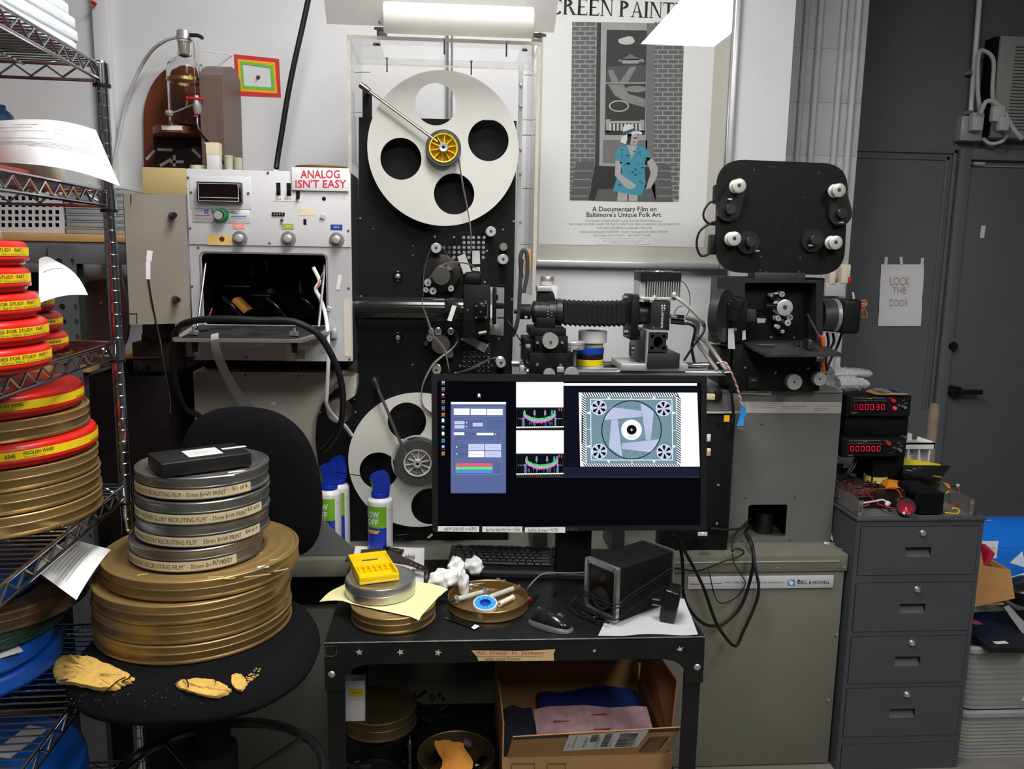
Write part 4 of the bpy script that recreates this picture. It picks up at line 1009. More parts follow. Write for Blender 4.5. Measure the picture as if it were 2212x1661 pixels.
# nameplate with logo
a=Rc(*k8(492,332),*k8(860,420),YP0);mb=MB();mb.bb(a[0],a[1],YP0-.0015,YP0-.0002,a[2],a[3],.0008);YN=YP0-.0017
mb.mat(1);mb.ptext('B',*k8(612,338),*k8(630,360),YN,.02);mb.ptext('ELL & H',*k8(633,343),*k8(706,361),YN,.02);mb.ptext('OWELL',*k8(708,343),*k8(778,361),YN,.02)
mb.mat(2);mb.ptext('PROFESSIONAL  EQUIPMENT',*k8(508,388),*k8(836,398),YN);mb.ptext('MODEL  6120   PRINTER   ADDITIVE',*k8(508,405),*k8(770,414),YN)
def bar2(x0,y0,x1,y1):mb.poly([P(*k8(x0,y0),YN),P(*k8(x1,y0),YN),P(*k8(x1,y1),YN),P(*k8(x0,y1),YN)])
mb.mat(3);bar2(508,370,605,376);mb.mat(4);bar2(738,375,836,381);bar2(568,334,594,360);mb.mat(6);bar2(620,372,722,378);mb.mat(0);YN-=.0003;bar2(576,342,586,352);mb.mat(5)
mb.build('nameplate',[M('nameplate_silver',S(206,206,210),.35,.2,var=.02),ink,inkg,M('logo_red',S(190,40,60),.5,var=0),M('logo_blue',S(34,110,190),.5,var=0),white,M('logo_green',S(60,110,70),.5,var=0)],cp)
p=P(*k8(668,368),YP0-.02);mb=MB();mb.lathe([(.019,0),(.019,.004),(.017,.006),(.0165,.022),(.012,.023)],(p.x,YP0-.002,p.z),(0,-1,0),24);mb.build('green_knob',M('green_knob',S(22,120,70),.35,var=.1),cp);
MB().cyl((p.x-.003,YP0-.024,p.z-.001),(p.x-.003,YP0-.027,p.z-.001),.0115,n=20).build('knob_cap',alum,cp)
for (x,y),(lx,ly),c,s in(((797,518),(790,440),(236,152,136),'RED'),((1108,520),(1103,442),(160,172,60),'GREEN'),((1417,526),(1415,447),(34,64,150),'BLUE')):
    p=P(*k8(x,y),YP0);mb=MB();mb.lathe([(.0205,0),(.0205,.0035),(.0195,.005),(.014,.0055)],(p.x,YP0-.0005,p.z),(0,-1,0),36);mb.mat(1)
    for k in range(30):
        a=2*pi*k/30;u=Vector((cos(a),0,sin(a)));mb.box(p+u*.0178+Vector((0,-.0061,0)),(.0035 if k%3==0 else .0022,.0004,.0006),Euler((0,-a,0)).to_matrix())
    dl=mb.build('dial',[M('dial_grey',S(172),.35,.6,var=.04),ink],cp)
    mb=MB();mb.lathe([(.0125,.0055),(.012,.012),(.0105,.02),(.0095,.0205),(0,.0205)],(p.x,YP0-.0005,p.z),(0,-1,0),28);mb.build('dial_knob',alum,dl)
    a=Rc(*k8(lx-38,ly-17),*k8(lx+37,ly+17),YP0);mb=MB();mb.bb(a[0],a[1],YP0-.0016,YP0-.0002,a[2],a[3]);mb.mat(1);mb.ptext(s,*k8(lx-18,ly-6),*k8(lx+18,ly+4),YP0-.0019);mb.build('colour_tag',[M('tag_'+s,S(*c),.5,var=.03),white],cp)
for x,y,w_,h_ in((1043,202,26,80),(1110,205,28,82),(1168,240,24,48)):
    a=Rc(*k8(x-w_/2,y-h_/2),*k8(x+w_/2,y+h_/2),YP0);mb=MB();mb.bb(a[0],a[1],YP0-.0012,YP0-.0002,a[2],a[3]);zc=(a[2]+a[3])/2;mb.box(((a[0]+a[1])/2,YP0-.006,zc-.005),(.006,.011,.012),(.4,0,0),.001);mb.build('rocker_switch',blkp,cp)
a=Rc(*k8(1003,250),*k8(1195,282),YP0);mb=MB();mb.bb(a[0],a[1],YP0-.0008,YP0-.0002,a[2],a[3]);mb.mat(1);mb.ptext('LAMP',*k8(1025,260),*k8(1060,274),YP0-.0011);mb.ptext('POWER',*k8(1080,258),*k8(1125,272),YP0-.0011);mb.ptext('FAN',*k8(1155,262),*k8(1180,275),YP0-.0011);mb.build('switch_label',[tape,inkg],cp)
a=Rc(*k8(1002,353),*k8(1083,373),YP0);mb=MB();mb.bb(a[0],a[1],YP0-.004,YP0-.0002,a[2],a[3]);mb.mat(1)
for k in range(4):mb.ptext('0',*k8(1012+17*k,358),*k8(1020+17*k,369),YP0-.0043)
mb.build('tape_counter',[blkg,white],cp)
mb=MB();mb.pbox(*k8(1202,395),*k8(1222,432),YP0-.0006,.0004);p=P(*k8(1334,265),YP0);mb.cyl((p.x,YP0-.0007,p.z),(p.x,YP0-.0001,p.z),.0055,n=18);p=P(*k8(680,523),YP0-.002);mb.build('panel_holes',blkm,cp)
mb=MB();mb.cyl((p.x,YP0-.0016,p.z),(p.x,YP0-.0012,p.z),.007,n=18);p=P(*k8(1066,402),YP0);mb.cyl((p.x,YP0-.008,p.z),(p.x,YP0-.0002,p.z),.0035,n=12);mb.build('indicator_hole',M('brown_hole',(.06,.025,.012),.5,var=.2),cp)
a=Rc(*k8(588,497),*k8(745,562),YP0);MB().bb(a[0],a[1],YP0-.0010,YP0-.0002,a[2],a[3]).build('masking_tape',M('masking_tape',S(222,186,110),.6,var=.08,scale=40),cp)
mb=MB();q=Rc(*k8(1170,330),*k8(1282,372),YP0);mb.bb(q[0],q[1],YP0-.0006,YP0-.0002,q[2],q[3]);q=Rc(*k8(1457,225),*k8(1472,268),YP0);mb.bb(q[0],q[1],YP0-.0006,YP0-.0002,q[2],q[3]);mb.build('tape_residue',M('tape_residue',S(226,212,182),.6,var=.06,scale=60),cp)
mb=MB();p=P(*k8(1327,376),YP0-.004);mb.box(p,(.013,.006,.012),(.3,.3,.2));p=P(*k8(1430,800),YL-.001);mb.box(p,(.010,.001,.042),(0,.18,0));p=P(*k8(1365,970),YL-.004);mb.box(p,(.012,.004,.012),(.4,.4,0));mb.build('tape_scraps',tape,t)
mb=MB();q=Rc(*k8(1463,910),*k8(1512,1275),YL);mb.bb(q[0],q[1]-.002,YL-.0012,YL-.0003,q[2],q[3]);mb.build('cream_strip',M('cream_strip',S(206,200,182),.6,var=.03),t)
mb=MB()
for x,y in((463,130),(477,455),(975,98),(985,550),(1490,470),(484,225),(850,230),(529,578),(490,827),(1492,838),(508,1280),(838,1280),(1498,1293)):
    p=P(*k8(x,y),YP0 if y<560 else YL);Ys=p.y-(.0026 if y<560 and y<300 and 470<x<870 else .0002);mb.cyl((p.x,Ys,p.z),(p.x,Ys-.002,p.z),.0035,.0028,n=10)
mb.build('panel_screws',M('rusty_screw',S(120,96,86),.4,.6,var=.2),t)
# paper notes under the hatch
mb=MB();q=Rc(*k8(1095,1205),*k8(1385,1305),YL);mb.bb(q[0],q[1],YL-.0012,YL-.0003,q[2],q[3]);q=Rc(*k8(735,1188),*k8(955,1213),YL);mb.bb(q[0],q[1],YL-.0012,YL-.0003,q[2],q[3]);q=Rc(*k8(505,1205),*k8(545,1265),YL);mb.bb(q[0],q[1],YL-.0012,YL-.0003,q[2],q[3]);mb.mat(1);mb.ptext('Door sensor',*k8(755,1192),*k8(900,1206),YL-.0015);mb.ptext('Kodak',*k8(1305,1246),*k8(1345,1257),YL-.0015);mb.mat(2);q=Rc(*k8(1148,1230),*k8(1212,1292),YL);mb.bb(q[0],q[1],YL-.0016,YL-.0013,q[2],q[3]);mb.build('paper_notes',[M('note_paper',S(214),.65,var=.03),inkg,M('grey_patch',S(150,152,140),.6,var=.2,scale=80)],t)
# fold-down hatch door on stay rods
zd=P(560,703,YL).z;yf=2.155
a0=PZ(403+0,709,zd);
dl0,dl1=P(*k8(358,1160),yf).x,P(*k8(1270,1185),yf).x
bl0,bl1=P(*k8(570,1080),YL).x,P(*k8(1350,1095),YL).x
hd=MB();pts=[(dl0,yf),(dl1,yf),(bl1+.02,YL-.001),(bl0-.03,YL-.001)]
zf=P(*k8(800,1165),yf).z
nrm=[]
out=[]
def hp(x,y):return Vector((x,y,zf+(zd-zf)*(y-yf)/(YL-yf)))
top=[hp(*q) for q in pts]
xc=(dl0+dl1)/2
u_=XU;v_=(hp(xc,YL)-hp(xc,yf)).normalized();L_=(hp(xc,YL)-hp(xc,yf)).length
x0d=dl0;poly2=[(dl0+.006,0),(dl1-.03,0),(bl1+.02,L_*.62),(bl1+.02,L_-.004),(bl0-.03,L_-.004),(dl0,L_*.25),(dl0,.006)]
hd.plate(hp(0,yf)-v_.cross(u_)*0+Vector((0,0,-.008)),u_,v_,poly2,[],.008);hd.build('hatch_door',steel,t)
mb=MB();pin=[(dl0+.02,.012),(dl1-.045,.012),(bl1,L_*.6),(bl1,L_-.012),(bl0-.01,L_-.012),(dl0+.02,L_*.3)];mb.plate(hp(0,yf)+ZU*.0003,u_,v_,pin,[],.0015);mb.build('door_lining',M('dusty_black_lining',(.022,.022,.023),.75,var=.6,scale=16,spec=.2),t)
for x in(505,1145):
    p=P(*k8(x,1150),2.19);q=hp(p.x,2.19);mb=MB();mb.box(q+ZU*.010,(.022,.014,.012),None,.002);mb.cyl(q+Vector((0,-.004,.014)),q+Vector((0,-.004,.026)),.004,n=10);mb.build('latch',chrome,t)
    mb=MB();mb.cyl(q-ZU*.010,q-ZU*.04,.009,.007,n=14);mb.build('latch_knob',blk,t)
mb=MB();p=P(*k8(555,1103),2.26);q=hp(p.x,2.26);mb.cyl(q+ZU*.001,q+ZU*.007,.013,n=18);mb.build('rubber_stop',blk,t)
mb=MB();q1=P(*k8(575,680),YL+.015);q2=P(*k8(523,1082),2.28);mb.cyl(q1,q2,.0035,n=8);mb.build('stay_rod',dsteel,t)
mb=MB();q1=P(*k8(1340,690),YL+.015);q2=P(*k8(1300,1085),2.31);mb.cyl(q1,q2,.0035,n=8);mb.build('stay_rod',steel,t)
mb=MB();mb.pbox(*k8(1378,1098),*k8(1415,1160),YL-.02,.018,.002);mb.build('catch',alum,t)
# side door swung open to the left
sxa,sxb,sza,szb=Rc(*k8(58,237),*k8(470,1068),2.33)
mb=MB();A,B,Cc,D=[P(*k8(*q),Yq) for q,Yq in(((90,1072),2.30),((482,1062),2.375),((447,236),2.375),((50,235),2.30))]
n_=(B-A).cross(D-A).normalized()
vs=[A,B,Cc,D]+[q-n_*.012*(1 if n_.y<0 else -1) for q in(A,B,Cc,D)]
mb.add(vs,[(0,1,2,3),(7,6,5,4),(0,4,5,1),(1,5,6,2),(2,6,7,3),(3,7,4,0)])
sd=mb.build('side_door',M('beige_grey_enamel',S(134,127,117),.45,.05,var=.07,scale=9,bump=.02),t)
def sdp(x,y,o=0):
    n2=n_ if n_.y<0 else -n_
    q=PN(*k8(x,y),A,n_);return q+n2*o
nn=n_ if n_.y<0 else -n_
for x,y in((360,372),(382,908)):
    p=sdp(x,y);mb=MB();mb.cyl(p+nn*.0005,p+nn*.012,.010,.009,n=16);k=mb.build('thumb_screw',dsteel,sd)
    MB().cyl(p+nn*.012,p+nn*.034,.008,.0075,n=16).build('screw_head',M('ridged_black',(.02,.02,.02),.35,.5),k)
mb=MB();mb.add([sdp(x,y,.0008) for x,y in((200,595),(238,600),(228,668),(195,664))],[(0,1,2,3)]);mb.add([sdp(x,y,.001) for x,y in((192,666),(222,668),(222,780),(193,780))],[(0,1,2,3)]);mb.build('tape_strip',tape,sd)
mb=MB();mb.tube([sdp(97,236,.001),sdp(97,300,.001)],.0012,6);mb.tube([sdp(90,1000,.001),sdp(135,1000,.001),sdp(135,1062,.001)],.0012,6);mb.build('hinge_slot',blkm,sd)
mb=MB();mb.tube([sdp(208,782,.003),sdp(232,930,.004),sdp(258,1060,.006),P(*k8(285,1180),2.28),P(*k8(318,1380),2.25),P(*k8(345,1530),2.22),P(*k8(350,1640),2.2)],.0022,6,smooth=5);mb.build('thin_wire',blk,None,'thin black wire hanging off the taped side door','wire')
# sign
a,b,c,d=Rc(630,362,754,412,YL-.012);t=thing('sign','white plastic sign with red ANALOG ISN\'T EASY lettering','sign',((a+b)/2,YL-.012,c))
MB().bb(a,b,YL-.011,YL-.0075,c,d,.001).build('board',M('white_sign',S(236,236,238),.35,var=.01),t)
sr_=M('sign_red',S(206,44,72),.4,var=0);mb=MB();mb.ptext('ANALOG',649,367,734,385,YL-.0115,.015);mb.ptext("ISN'T EASY",638,388,748,406,YL-.0115,.015);mb.build('lettering',sr_,t)
MB().bb(a+.04,b-.04,YL-.0074,YL-.0037,c+.01,d-.01).build('backing',white,t)
# things on top of the lamphouse
lt=lz1+.0005
mb=MB();p=P(461,362,2.44);a=P(448,330,2.44).x;b=P(475,330,2.44).x;zt=P(461,309,2.44).z
t=thing('carton','tall white carton with yellowed top standing on the lamphouse','carton',(p.x,2.44,lt))
MB().bb(a,b,2.43,2.46,lt,zt,.001).build('body',white,t);mb=MB();mb.bb(a-.0005,b+.0005,2.4295,2.4605,zt-.032,zt+.0005);mb.box((a-.003,2.44,zt-.002),(.008,.012,.001),(0,.5,0));mb.build('yellowed_flap',M('yellowed_card',S(222,210,176),.7,var=.05),t)
for x0,x1,y0,lab in((484,504,336,'taller cream plastic jar on the lamphouse beside the carton'),(505,524,341,'shorter cream plastic jar on the lamphouse')):
    a,b=P(x0,350,2.5).x,P(x1,350,2.5).x;r=(b-a)/2;zt=P(x0,y0,2.5).z;o=Vector(((a+b)/2,2.5,lt));hh=zt-lt
    t=thing('jar',lab,'jar',o,'cream jars on the lamphouse');MB().lathe([(0,0),(r*1.02,0),(r*1.02,.004),(r*.95,.006),(r*.95,hh*.25),(0,hh*.25)],o,n=24).build('base',M('cream_plastic',S(214,208,190),.45,var=.03),t);MB().lathe([(0,hh*.25),(r,hh*.25),(r,hh-.002),(r-.002,hh),(0,hh)],o,n=24).build('lid',M('greenish_cream',S(176,176,152),.5,var=.08),t)
p=P(430,358,2.48);r=P(449,358,2.48).x-P(414,358,2.48).x;o=Vector((p.x,2.48,lt))
mb=MB();mb.lathe([(.024,0),(r*.55,0),(r*.55,.017),(.024,.017),(.024,0)],o,n=32);mb.box(o+Vector((-r*.55,-.01,.004)),(.006,.01,.008),(0,.3,.3));mb.build('tape_roll',M('ivory_tape',S(226,216,192),.6,var=.03),None,'ivory tape roll on the lamphouse top at left','tape roll')
p=P(548,364,2.55);mb=MB();mb.lathe([(0,0),(.035,0),(.034,.006),(0,.007)],(P(580,362,2.48).x,2.48,lt),n=20);mb.build('black_puck',blk,None,'flat black puck lying on the lamphouse','puck')
mb=MB();mb.box((P(593,358,2.48).x,2.5,lt+.006),(.018,.014,.011),(.3,.1,.4));mb.build('paper_scrap',white,None,'crumpled white scrap at the foot of the black cable','scrap')
a,b=P(635,352,2.58).x,P(752,352,2.58).x
can('film_can','gold film can lying on the lamphouse behind the red lettered sign','film can',((a+b)/2,2.60,lt),(b-a)/2,.033,gold,goldt)
mb=MB();q=Rc(307,362,402,420,2.62);mb.bb(q[0],q[1],2.62,2.64,q[2],q[3]+.0,.002);mb.build('yellow_board',M('yellowed_board',S(196,174,122),.6,var=.08,scale=6),None,'yellowed board behind the open side door below the wooden stand','board')
# ---------------------------------------------------------------- pedestal under the lamphouse
YQ=2.58;ZB=.682
pz1=P(560,803,YQ).z;px0=P(420,900,YQ).x;px1=P(745,860,YQ).x
t=thing('printer_pedestal','worn light grey metal pedestal under the printer lamphouse','pedestal',((px0+px1)/2,YQ+.2,ZB+.001))
pedm=M('worn_pedestal_enamel',S(184,177,168),.45,.05,var=.1,scale=6,bump=.04)
mb=MB();mb.bb(px0,px1,YQ,2.9,ZB+.001,pz1,.004);mb.build('body',pedm,t)
mb=MB();xr=P(776,790,YQ).x;mb.plate((0,2.9,0),(1,0,0),(0,0,1),[(px1,pz1-.085),(px1+.002,pz1),(xr,pz1),(xr,pz1-.028),(px1+.04,pz1-.06)],[],.40);mb.build('bracket_shelf',pedm,t)
mb=MB();mb.bb(px0+.02,px1,YQ+.06,2.85,pz1+.001,lz0-.001);mb.build('shadow_gap_riser',blkm,t)  # matt black stands in for the shadow in the gap under the lamphouse
mb=MB();
for x,y in((426,808),(530,810),(645,812)):p=P(x,y,YQ);mb.cyl((p.x,YQ-.0005,p.z),(p.x,YQ-.003,p.z),.004,.003,n=10)
mb.build('screws',dsteel,t)
p=P(591,871,YQ);MB().box((p.x,YQ-.001,p.z),(.014,.001,.012)).build('white_sticker',white,t)
# grey hinged strap hanging from the hatch door and the cables round it
mb=MB();g=[]
for i,(x0,x1,y,Y) in enumerate(((456,472,722,2.17),(455,472,735,2.15),(456,474,750,2.16),(462,482,775,2.22),(478,498,810,2.32),(500,522,850,2.42),(524,552,885,2.47))):g.append([P(x0,y,Y),P(x1,y-3,Y)])
MB().sheet(g,.0008).build('tape_strap',M('grey_strap',S(172,172,172),.5,var=.04),None,'grey-white strap hanging from the open hatch door','strap')
mb=MB();mb.ptube([(380,720,2.2),(395,700,2.16),(440,690,2.13),(500,689,2.12),(560,692,2.12),(612,692,2.12),(650,700,2.12),(690,725,2.13),(720,775,2.15),(736,820,2.17),(741,870,2.2),(735,920,2.24),(715,955,2.28),(695,975,2.32)],.0085,10);mb.build('hose',rub,None,'thick black hose looping over the hatch door down to the lower reel','hose')
mb=MB();mb.ptube([(378,720,2.2),(372,770,2.22),(380,830,2.26),(398,880,2.32),(425,895,2.4),(440,908,2.44)],.008,10);mb.build('hose',rub,None,'black hose drooping left of the hatch door towards the pedestal','hose')
mb=MB();mb.ptube([(677,578,YL-.01),(690,607,YL-.02),(682,625,YL-.02),(693,648,YL-.02),(703,680,YL-.03),(708,720,2.30),(709,780,2.3),(706,850,2.32),(706,875,2.34),(722,900,2.40),(745,920,2.46),(760,940,2.50)],.0055,9);mb.mat(1);mb.ptube([(690,607,YL-.025),(697,590,YL-.02),(702,584,YL-.01)],.0015,6);mb.mat(2);mb.ptube([(683,623,YL-.025),(688,614,YL-.025),(692,608,YL-.025)],.0018,6);mb.build('white_cable',[white,steel,orange],None,'white cable with bared wires hanging down from the lamphouse hatch','cable')
# ---------------------------------------------------------------- machine bed and right-hand cabinet
YC=2.40;bx0,bx1=-.77,1.250
t=thing('printer_base_cabinet','long grey metal base cabinet carrying the film printer','cabinet',(.25,2.68,0))
gm2=M('warm_grey_enamel',S(112,111,100),.48,.05,var=.07,scale=6,bump=.03)
MB().bb(bx0,bx1,YC,2.94,ZB-.055,ZB,.004).build('bed_top',gm2,t)
xl=P(1446,1400,YC).x-.30
MB().bb(xl,bx1-.006,YC+.006,2.92,FZ+.004,ZB-.056,.004).build('right_cabinet',gm2,t)
mb=MB();mb.bb(xl-.0,bx1-.03,YC-.003,YC,ZB-.022,ZB-.018,.001);mb.build('trim_bead',alum,t)
MB().bb(bx0+.02,xl-.02,YC+.05,2.9,FZ,.5,.003).build('left_cabinet',M('olive_grey_panel',S(96,96,88),.5,.1,var=.1,scale=5),t)
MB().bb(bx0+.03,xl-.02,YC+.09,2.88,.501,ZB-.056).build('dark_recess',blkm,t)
YN=YC-.0012
a=Rc(1486,1245,1800,1271,YC);np_=MB();np_.bb(a[0],a[1],YN,YC+.0055,a[2],a[3],.0006);YN-=.0004
def k6(x,y):return (1440+x/3.25,1150+y/3.25)
def q4(mb,x0,y0,x1,y1,Yl):mb.poly([P(x0,y0,Yl),P(x1,y0,Yl),P(x1,y1,Yl),P(x0,y1,Yl)])
np_.mat(1);np_.ptext('PROFESSIONAL  EQUIPMENT',*k6(414,346),*k6(828,360),YN);np_.ptext('B',*k6(919,332),*k6(942,362),YN,.02);np_.ptext('ELL & H',*k6(946,338),*k6(1046,363),YN,.015);np_.ptext('OWELL',*k6(1050,338),*k6(1146,362),YN,.015)
np_.mat(2);q4(np_,*k6(168,360),*k6(230,366),YN);np_.mat(3);q4(np_,*k6(250,358),*k6(312,363),YN);np_.mat(4);q4(np_,*k6(325,355),*k6(388,361),YN);q4(np_,*k6(851,332),*k6(900,374),YN)
np_.mat(5);pc=k6(876,354);np_.poly([P(x,y,YN-.0003) for x,y in circ(pc[0],pc[1],4.6,16)]);q4(np_,*k6(856,336),*k6(866,344),YN-.0003)
np_.build('nameplate',[M('nameplate_silver',S(206,206,210)),ink,M('logo_red',S(190,40,60)),M('logo_green',S(60,110,70)),M('logo_blue',S(34,110,190)),white],t)
mb=MB()
for x,y in((1822,1224),(1678,1225),(1806,1370),(1788,1511)):p=P(x,y,YC+.006);mb.cyl((p.x,p.y-.0065 if y<1230 else p.y-.0005,p.z),(p.x,p.y-.009,p.z),.004,.003,n=10)
mb.build('screws',steel,t)
p=PZ(1815,1180,ZB);MB().lathe([(.02,.0004),(.034,.0004),(.034,.001),(.02,.001)],(p.x,p.y,ZB),n=32).build('ring_stain',M('ring_stain',S(120,116,108),.5,var=.1),t)
mb=MB();p=PZ(1803,1165,ZB+.004);mb.box((p.x,p.y,ZB+.012),(.03,.02,.02),(.5,.3,.6));mb.box((p.x+.012,p.y,ZB+.01),(.02,.025,.014),(.2,.9,.2));mb.build('crumpled_tissue',white,None,'crumpled white tissue at the right end of the base cabinet','tissue')
mb=MB();p=PZ(1786,1176,ZB);mb.box((p.x,p.y,ZB+.004),(.018,.010,.006),(.1,.2,.5));mb.build('paper_scrap',white,None,'tiny white paper scrap on the base cabinet ledge','scrap')
# grey rounded guard plate standing on the bed
Yg=2.43;MB().plate((0,Yg+.006,0),(1,0,0),(0,0,1),[(P(x,y,Yg).x,max(P(x,y,Yg).z,ZB+.001)) for x,y in((600,1200),(600,1085),(660,1098),(690,1115),(712,1137),(735,1160),(765,1185),(772,1200))],[],.006).build('guard_plate',greym,None,'grey rounded metal guard standing behind the stool backrest','guard')
# ---------------------------------------------------------------- reel tower
YP=2.56
def k2(x,y):return (760+x/4.745,470+y/4.745)
def kr(r):return r/4.745
zbp=P(900,1165,YP).z
t=thing('reel_tower','tall black reel tower plate of the film printer with rollers and tube','film printer',P(945,1165,YP))
out=[(783,196),(803,196),(803,253),(1116,261),(1113,470),(1106,800),(1098,1170),(735,1170),(708,1100),(690,1020),(681,950),(684,905),(697,870),(722,842),(755,824),(772,818),(774,560),(775,253),(783,253)]
hs=[]
for y,xs in((203,(1148,1198,1249,1302,1357)),(255,(1150,1198,1248,1301,1350)),(305,(945,1000,1052,1099,1150,1199,1250,1301,1350)),(355,(997,1050,1100,1152,1200,1350)),(407,(1047,1200,1348))):
    for x in xs:hs.append(circ(*k2(x,y),kr(17),14))
for x,y,r in((220,113,7),(222,310,6),(627,287,8),(625,385,8),(852,195,12),(1047,200,11),(622,1403,7),(600,1655,11),(1386,340,11)):hs.append(circ(*k2(x,y),kr(r),10))
hs.append([k2(*q) for q in((1418,712),(1565,716),(1556,1214),(1412,1200))])
hs.append(circ(733,886,29,24))
plate_=MB().pplate(out,hs,YP,.010).build('back_plate',blkp,t)
# lower perforated patch with eyelets
mb=MB()
for y,xs in((1310,(1158,1208,1405)),(1362,(1160,1208,1258,1400)),(1410,(1155,1207,1257,1305,1355,1402)),(1460,(1155,1207,1257,1305,1355,1402)),(1510,(1158,1207,1255,1305,1352,1400)),(1557,(1305,1350,1402))):
    for x in xs:
        p=P(*k2(x,y),YP-.0005);r=kr(17)*dep(p)/F;mb.tube([(p.x+r*cos(6.283*i/16),YP-.001,p.z+r*sin(6.283*i/16)) for i in range(16)],.0011,5,closed=True)
mb.build('vent_eyelets',dsteel,t)
mb=MB()
for x,y in((88,8),(1658,38),(1549,122),(95,808),(1640,838),(1112,1518),(1435,1520),(622,1507),(1508,1240),(1362,660),(1162,655)):
    p=P(*k2(x,y),YP);mb.cyl((p.x,YP-.0003,p.z),(p.x,YP-.004,p.z),.0036,.003,n=10)
for x,y in((766,862),(768,890),(692,890)):p=P(x,y,YP);mb.cyl((p.x,YP-.0003,p.z),(p.x,YP-.003,p.z),.0036,.003,n=10)
mb.build('plate_screws',steel,t)
def roller(par,x,y,r,Y0,L,flat=False,m=None,k=None,nm='roller'):
    p=P(x,y,Y0);R=r*dep(p)/F;o=Vector((p.x,Y0,p.z));mb=MB()
    if flat:mb.lathe([(0,0),(R*.96,0),(R,.001),(R,L),(0,L)],o,'Y',28);return mb.build(nm,m or alum,par)
    mb.lathe([(R*.24,.002),(R*.3,0),(R*.92,0),(R,.001),(R,.004),(R*.72,.006),(R*.72,L-.006),(R,L-.004),(R,L)],o,'Y',32)
    b=mb.build(nm,m or alum,par)
    MB().lathe([(0,-.001),(R*.2,-.001),(R*.24,.003)],o,'Y',14).build('roller_axle',dsteel,b);return b
ZN=YP-.001
for x,y,r in((1427,142,52),(863,312,52),(1553,428,52),(1530,1490,50),(868,1565,45)):roller(t,*k2(x,y),kr(r),2.505,ZN-2.505)
for x,y,r in((778,668,38),(760,742,28),(832,753,38),(1015,728,32),(883,1172,36),(800,1238,34),(812,1168,28),(1013,1172,32)):roller(t,*k2(x,y),kr(r),2.52,ZN-2.52)
for x,y,r in((1555,300,40),(1010,505,36),(1005,1400,38)):roller(t,*k2(x,y),kr(r),2.525,ZN-2.525,True,M('dull_brass_disc',S(150,148,138),.4,.7,var=.08))
roller(t,*k2(757,1290),kr(24),2.53,ZN-2.53,True,dsteel)
for x,y in((917,597),(912,1300)):
    q=k2(x,y)
    if y<900:roller(t,*k2(917,575),kr(195),2.545,ZN-2.545,True,M('bronze_dark_disc',(.035,.03,.027),.4,.6,var=.2,scale=10),nm='sprocket_mount')
    roller(t,*q,kr(96),2.50,.043,True,M('turned_steel',(.30,.29,.28),.33,1,var=.25,scale=9),nm='sprocket')
for y in(603,1232):
    p=P(*k2(472,y),YP);mb=MB();mb.lathe([(0,0),(.017,0),(.017,.003),(0,.003)],(p.x,YP-.0005,p.z),(0,-1,0),22);b=mb.build('toggle_plate',blkg,t)
    MB().lathe([(0,.003),(.008,.003),(.008,.008),(.005,.010),(.003,.022),(0,.023)],(p.x,YP-.0005,p.z),(0,-1,0),16).build('toggle_switch',steel,b)
    mb=MB();mb.ptext('FWD',*k2(460,y-56),*k2(484,y-46),YP-.004);mb.ptext('REV',*k2(460,y+40),*k2(486,y+52),YP-.004);mb.build('lettering',white,b)
# light tube from the lamphouse
pa=P(764,667,2.44);zt_=pa.z;rt=25*dep(pa)/F
tb=MB();xA=-.278;xB=P(*k2(950,930),2.44).x;xC=P(*k2(1140,930),2.44).x
tb.lathe([(0,0),(rt,0),(rt,xB-xA),(0,xB-xA)],(xA,2.44+rt,zt_),(1,0,0),32);tb.lathe([(0,0),(rt*.97,0),(rt*1.01,.002),(rt*1.01,xC-xB),(0,xC-xB)],(xB+.0005,2.44+rt,zt_),(1,0,0),32)
tb.build('light_tube',M('gloss_black_tube',(.012,.012,.012)),t)
def facep(mb,pts,Y):mb.poly([P(*k2(*q),Y) for q in pts])
mb=MB();facep(mb,[(978,1053),(1022,1063),(1075,905),(1030,897)],2.438);mb.build('tape_on_tube',tape,t)
# gate block
mb=MB();
def kb(mb,x0,y0,x1,y1,Y0,Y1,bev=.002):a=Rc(*k2(x0,y0),*k2(x1,y1),Y0);mb.bb(a[0],a[1],Y0,Y1,a[2],a[3],bev)
kb(mb,1142,690,1420,1240,2.45,2.559);kb(mb,1150,560,1330,690,2.47,2.559,.012);mb.build('gate_block',blkp,t)
mb=MB();kb(mb,1262,860,1396,1050,2.42,2.4495,.008);mb.build('gate_motor',blkg,t)
mb=MB();
for x,y in((1275,905),(1322,965),(1350,905),(1372,855),(1275,1025),(1375,1025),(1188,945)):p=P(*k2(x,y),2.42);mb.cyl(p,p-YU*.004,.003,n=8)
mb.build('gate_screws',chrome,t)
mb=MB();kb(mb,1445,720,1482,1095,2.50,2.53);kb(mb,1480,880,1560,935,2.51,2.54);kb(mb,1500,690,1560,712,2.52,2.55);kb(mb,1485,790,1500,850,2.51,2.53);kb(mb,1490,1020,1560,1035,2.52,2.53);mb.build('lens_carrier',blkp,t)
mb=MB();kb(mb,1412,715,1440,800,2.46,2.5);kb(mb,1410,1090,1412+140,1210,2.575,2.58);mb.build('polished_bracket',alum,t)
mb=MB();kb(mb,1412,895,1438,1025,2.455,2.456,0);mb.mat(1);p0=P(*k2(1425,1010),2.4545);mb.text('35MM',p0,ZU,-XU,.0035);mb.build('gate_tag',[white,inkg],t)
mb=MB();p=P(*k2(1300,1190),2.44);q=P(*k2(1380,1175),2.44);mb.cyl(p,q,.0065,n=14);mb.build('gate_knob',M('worn_brass_knob',S(150,140,124),.4,.7,var=.1),t)
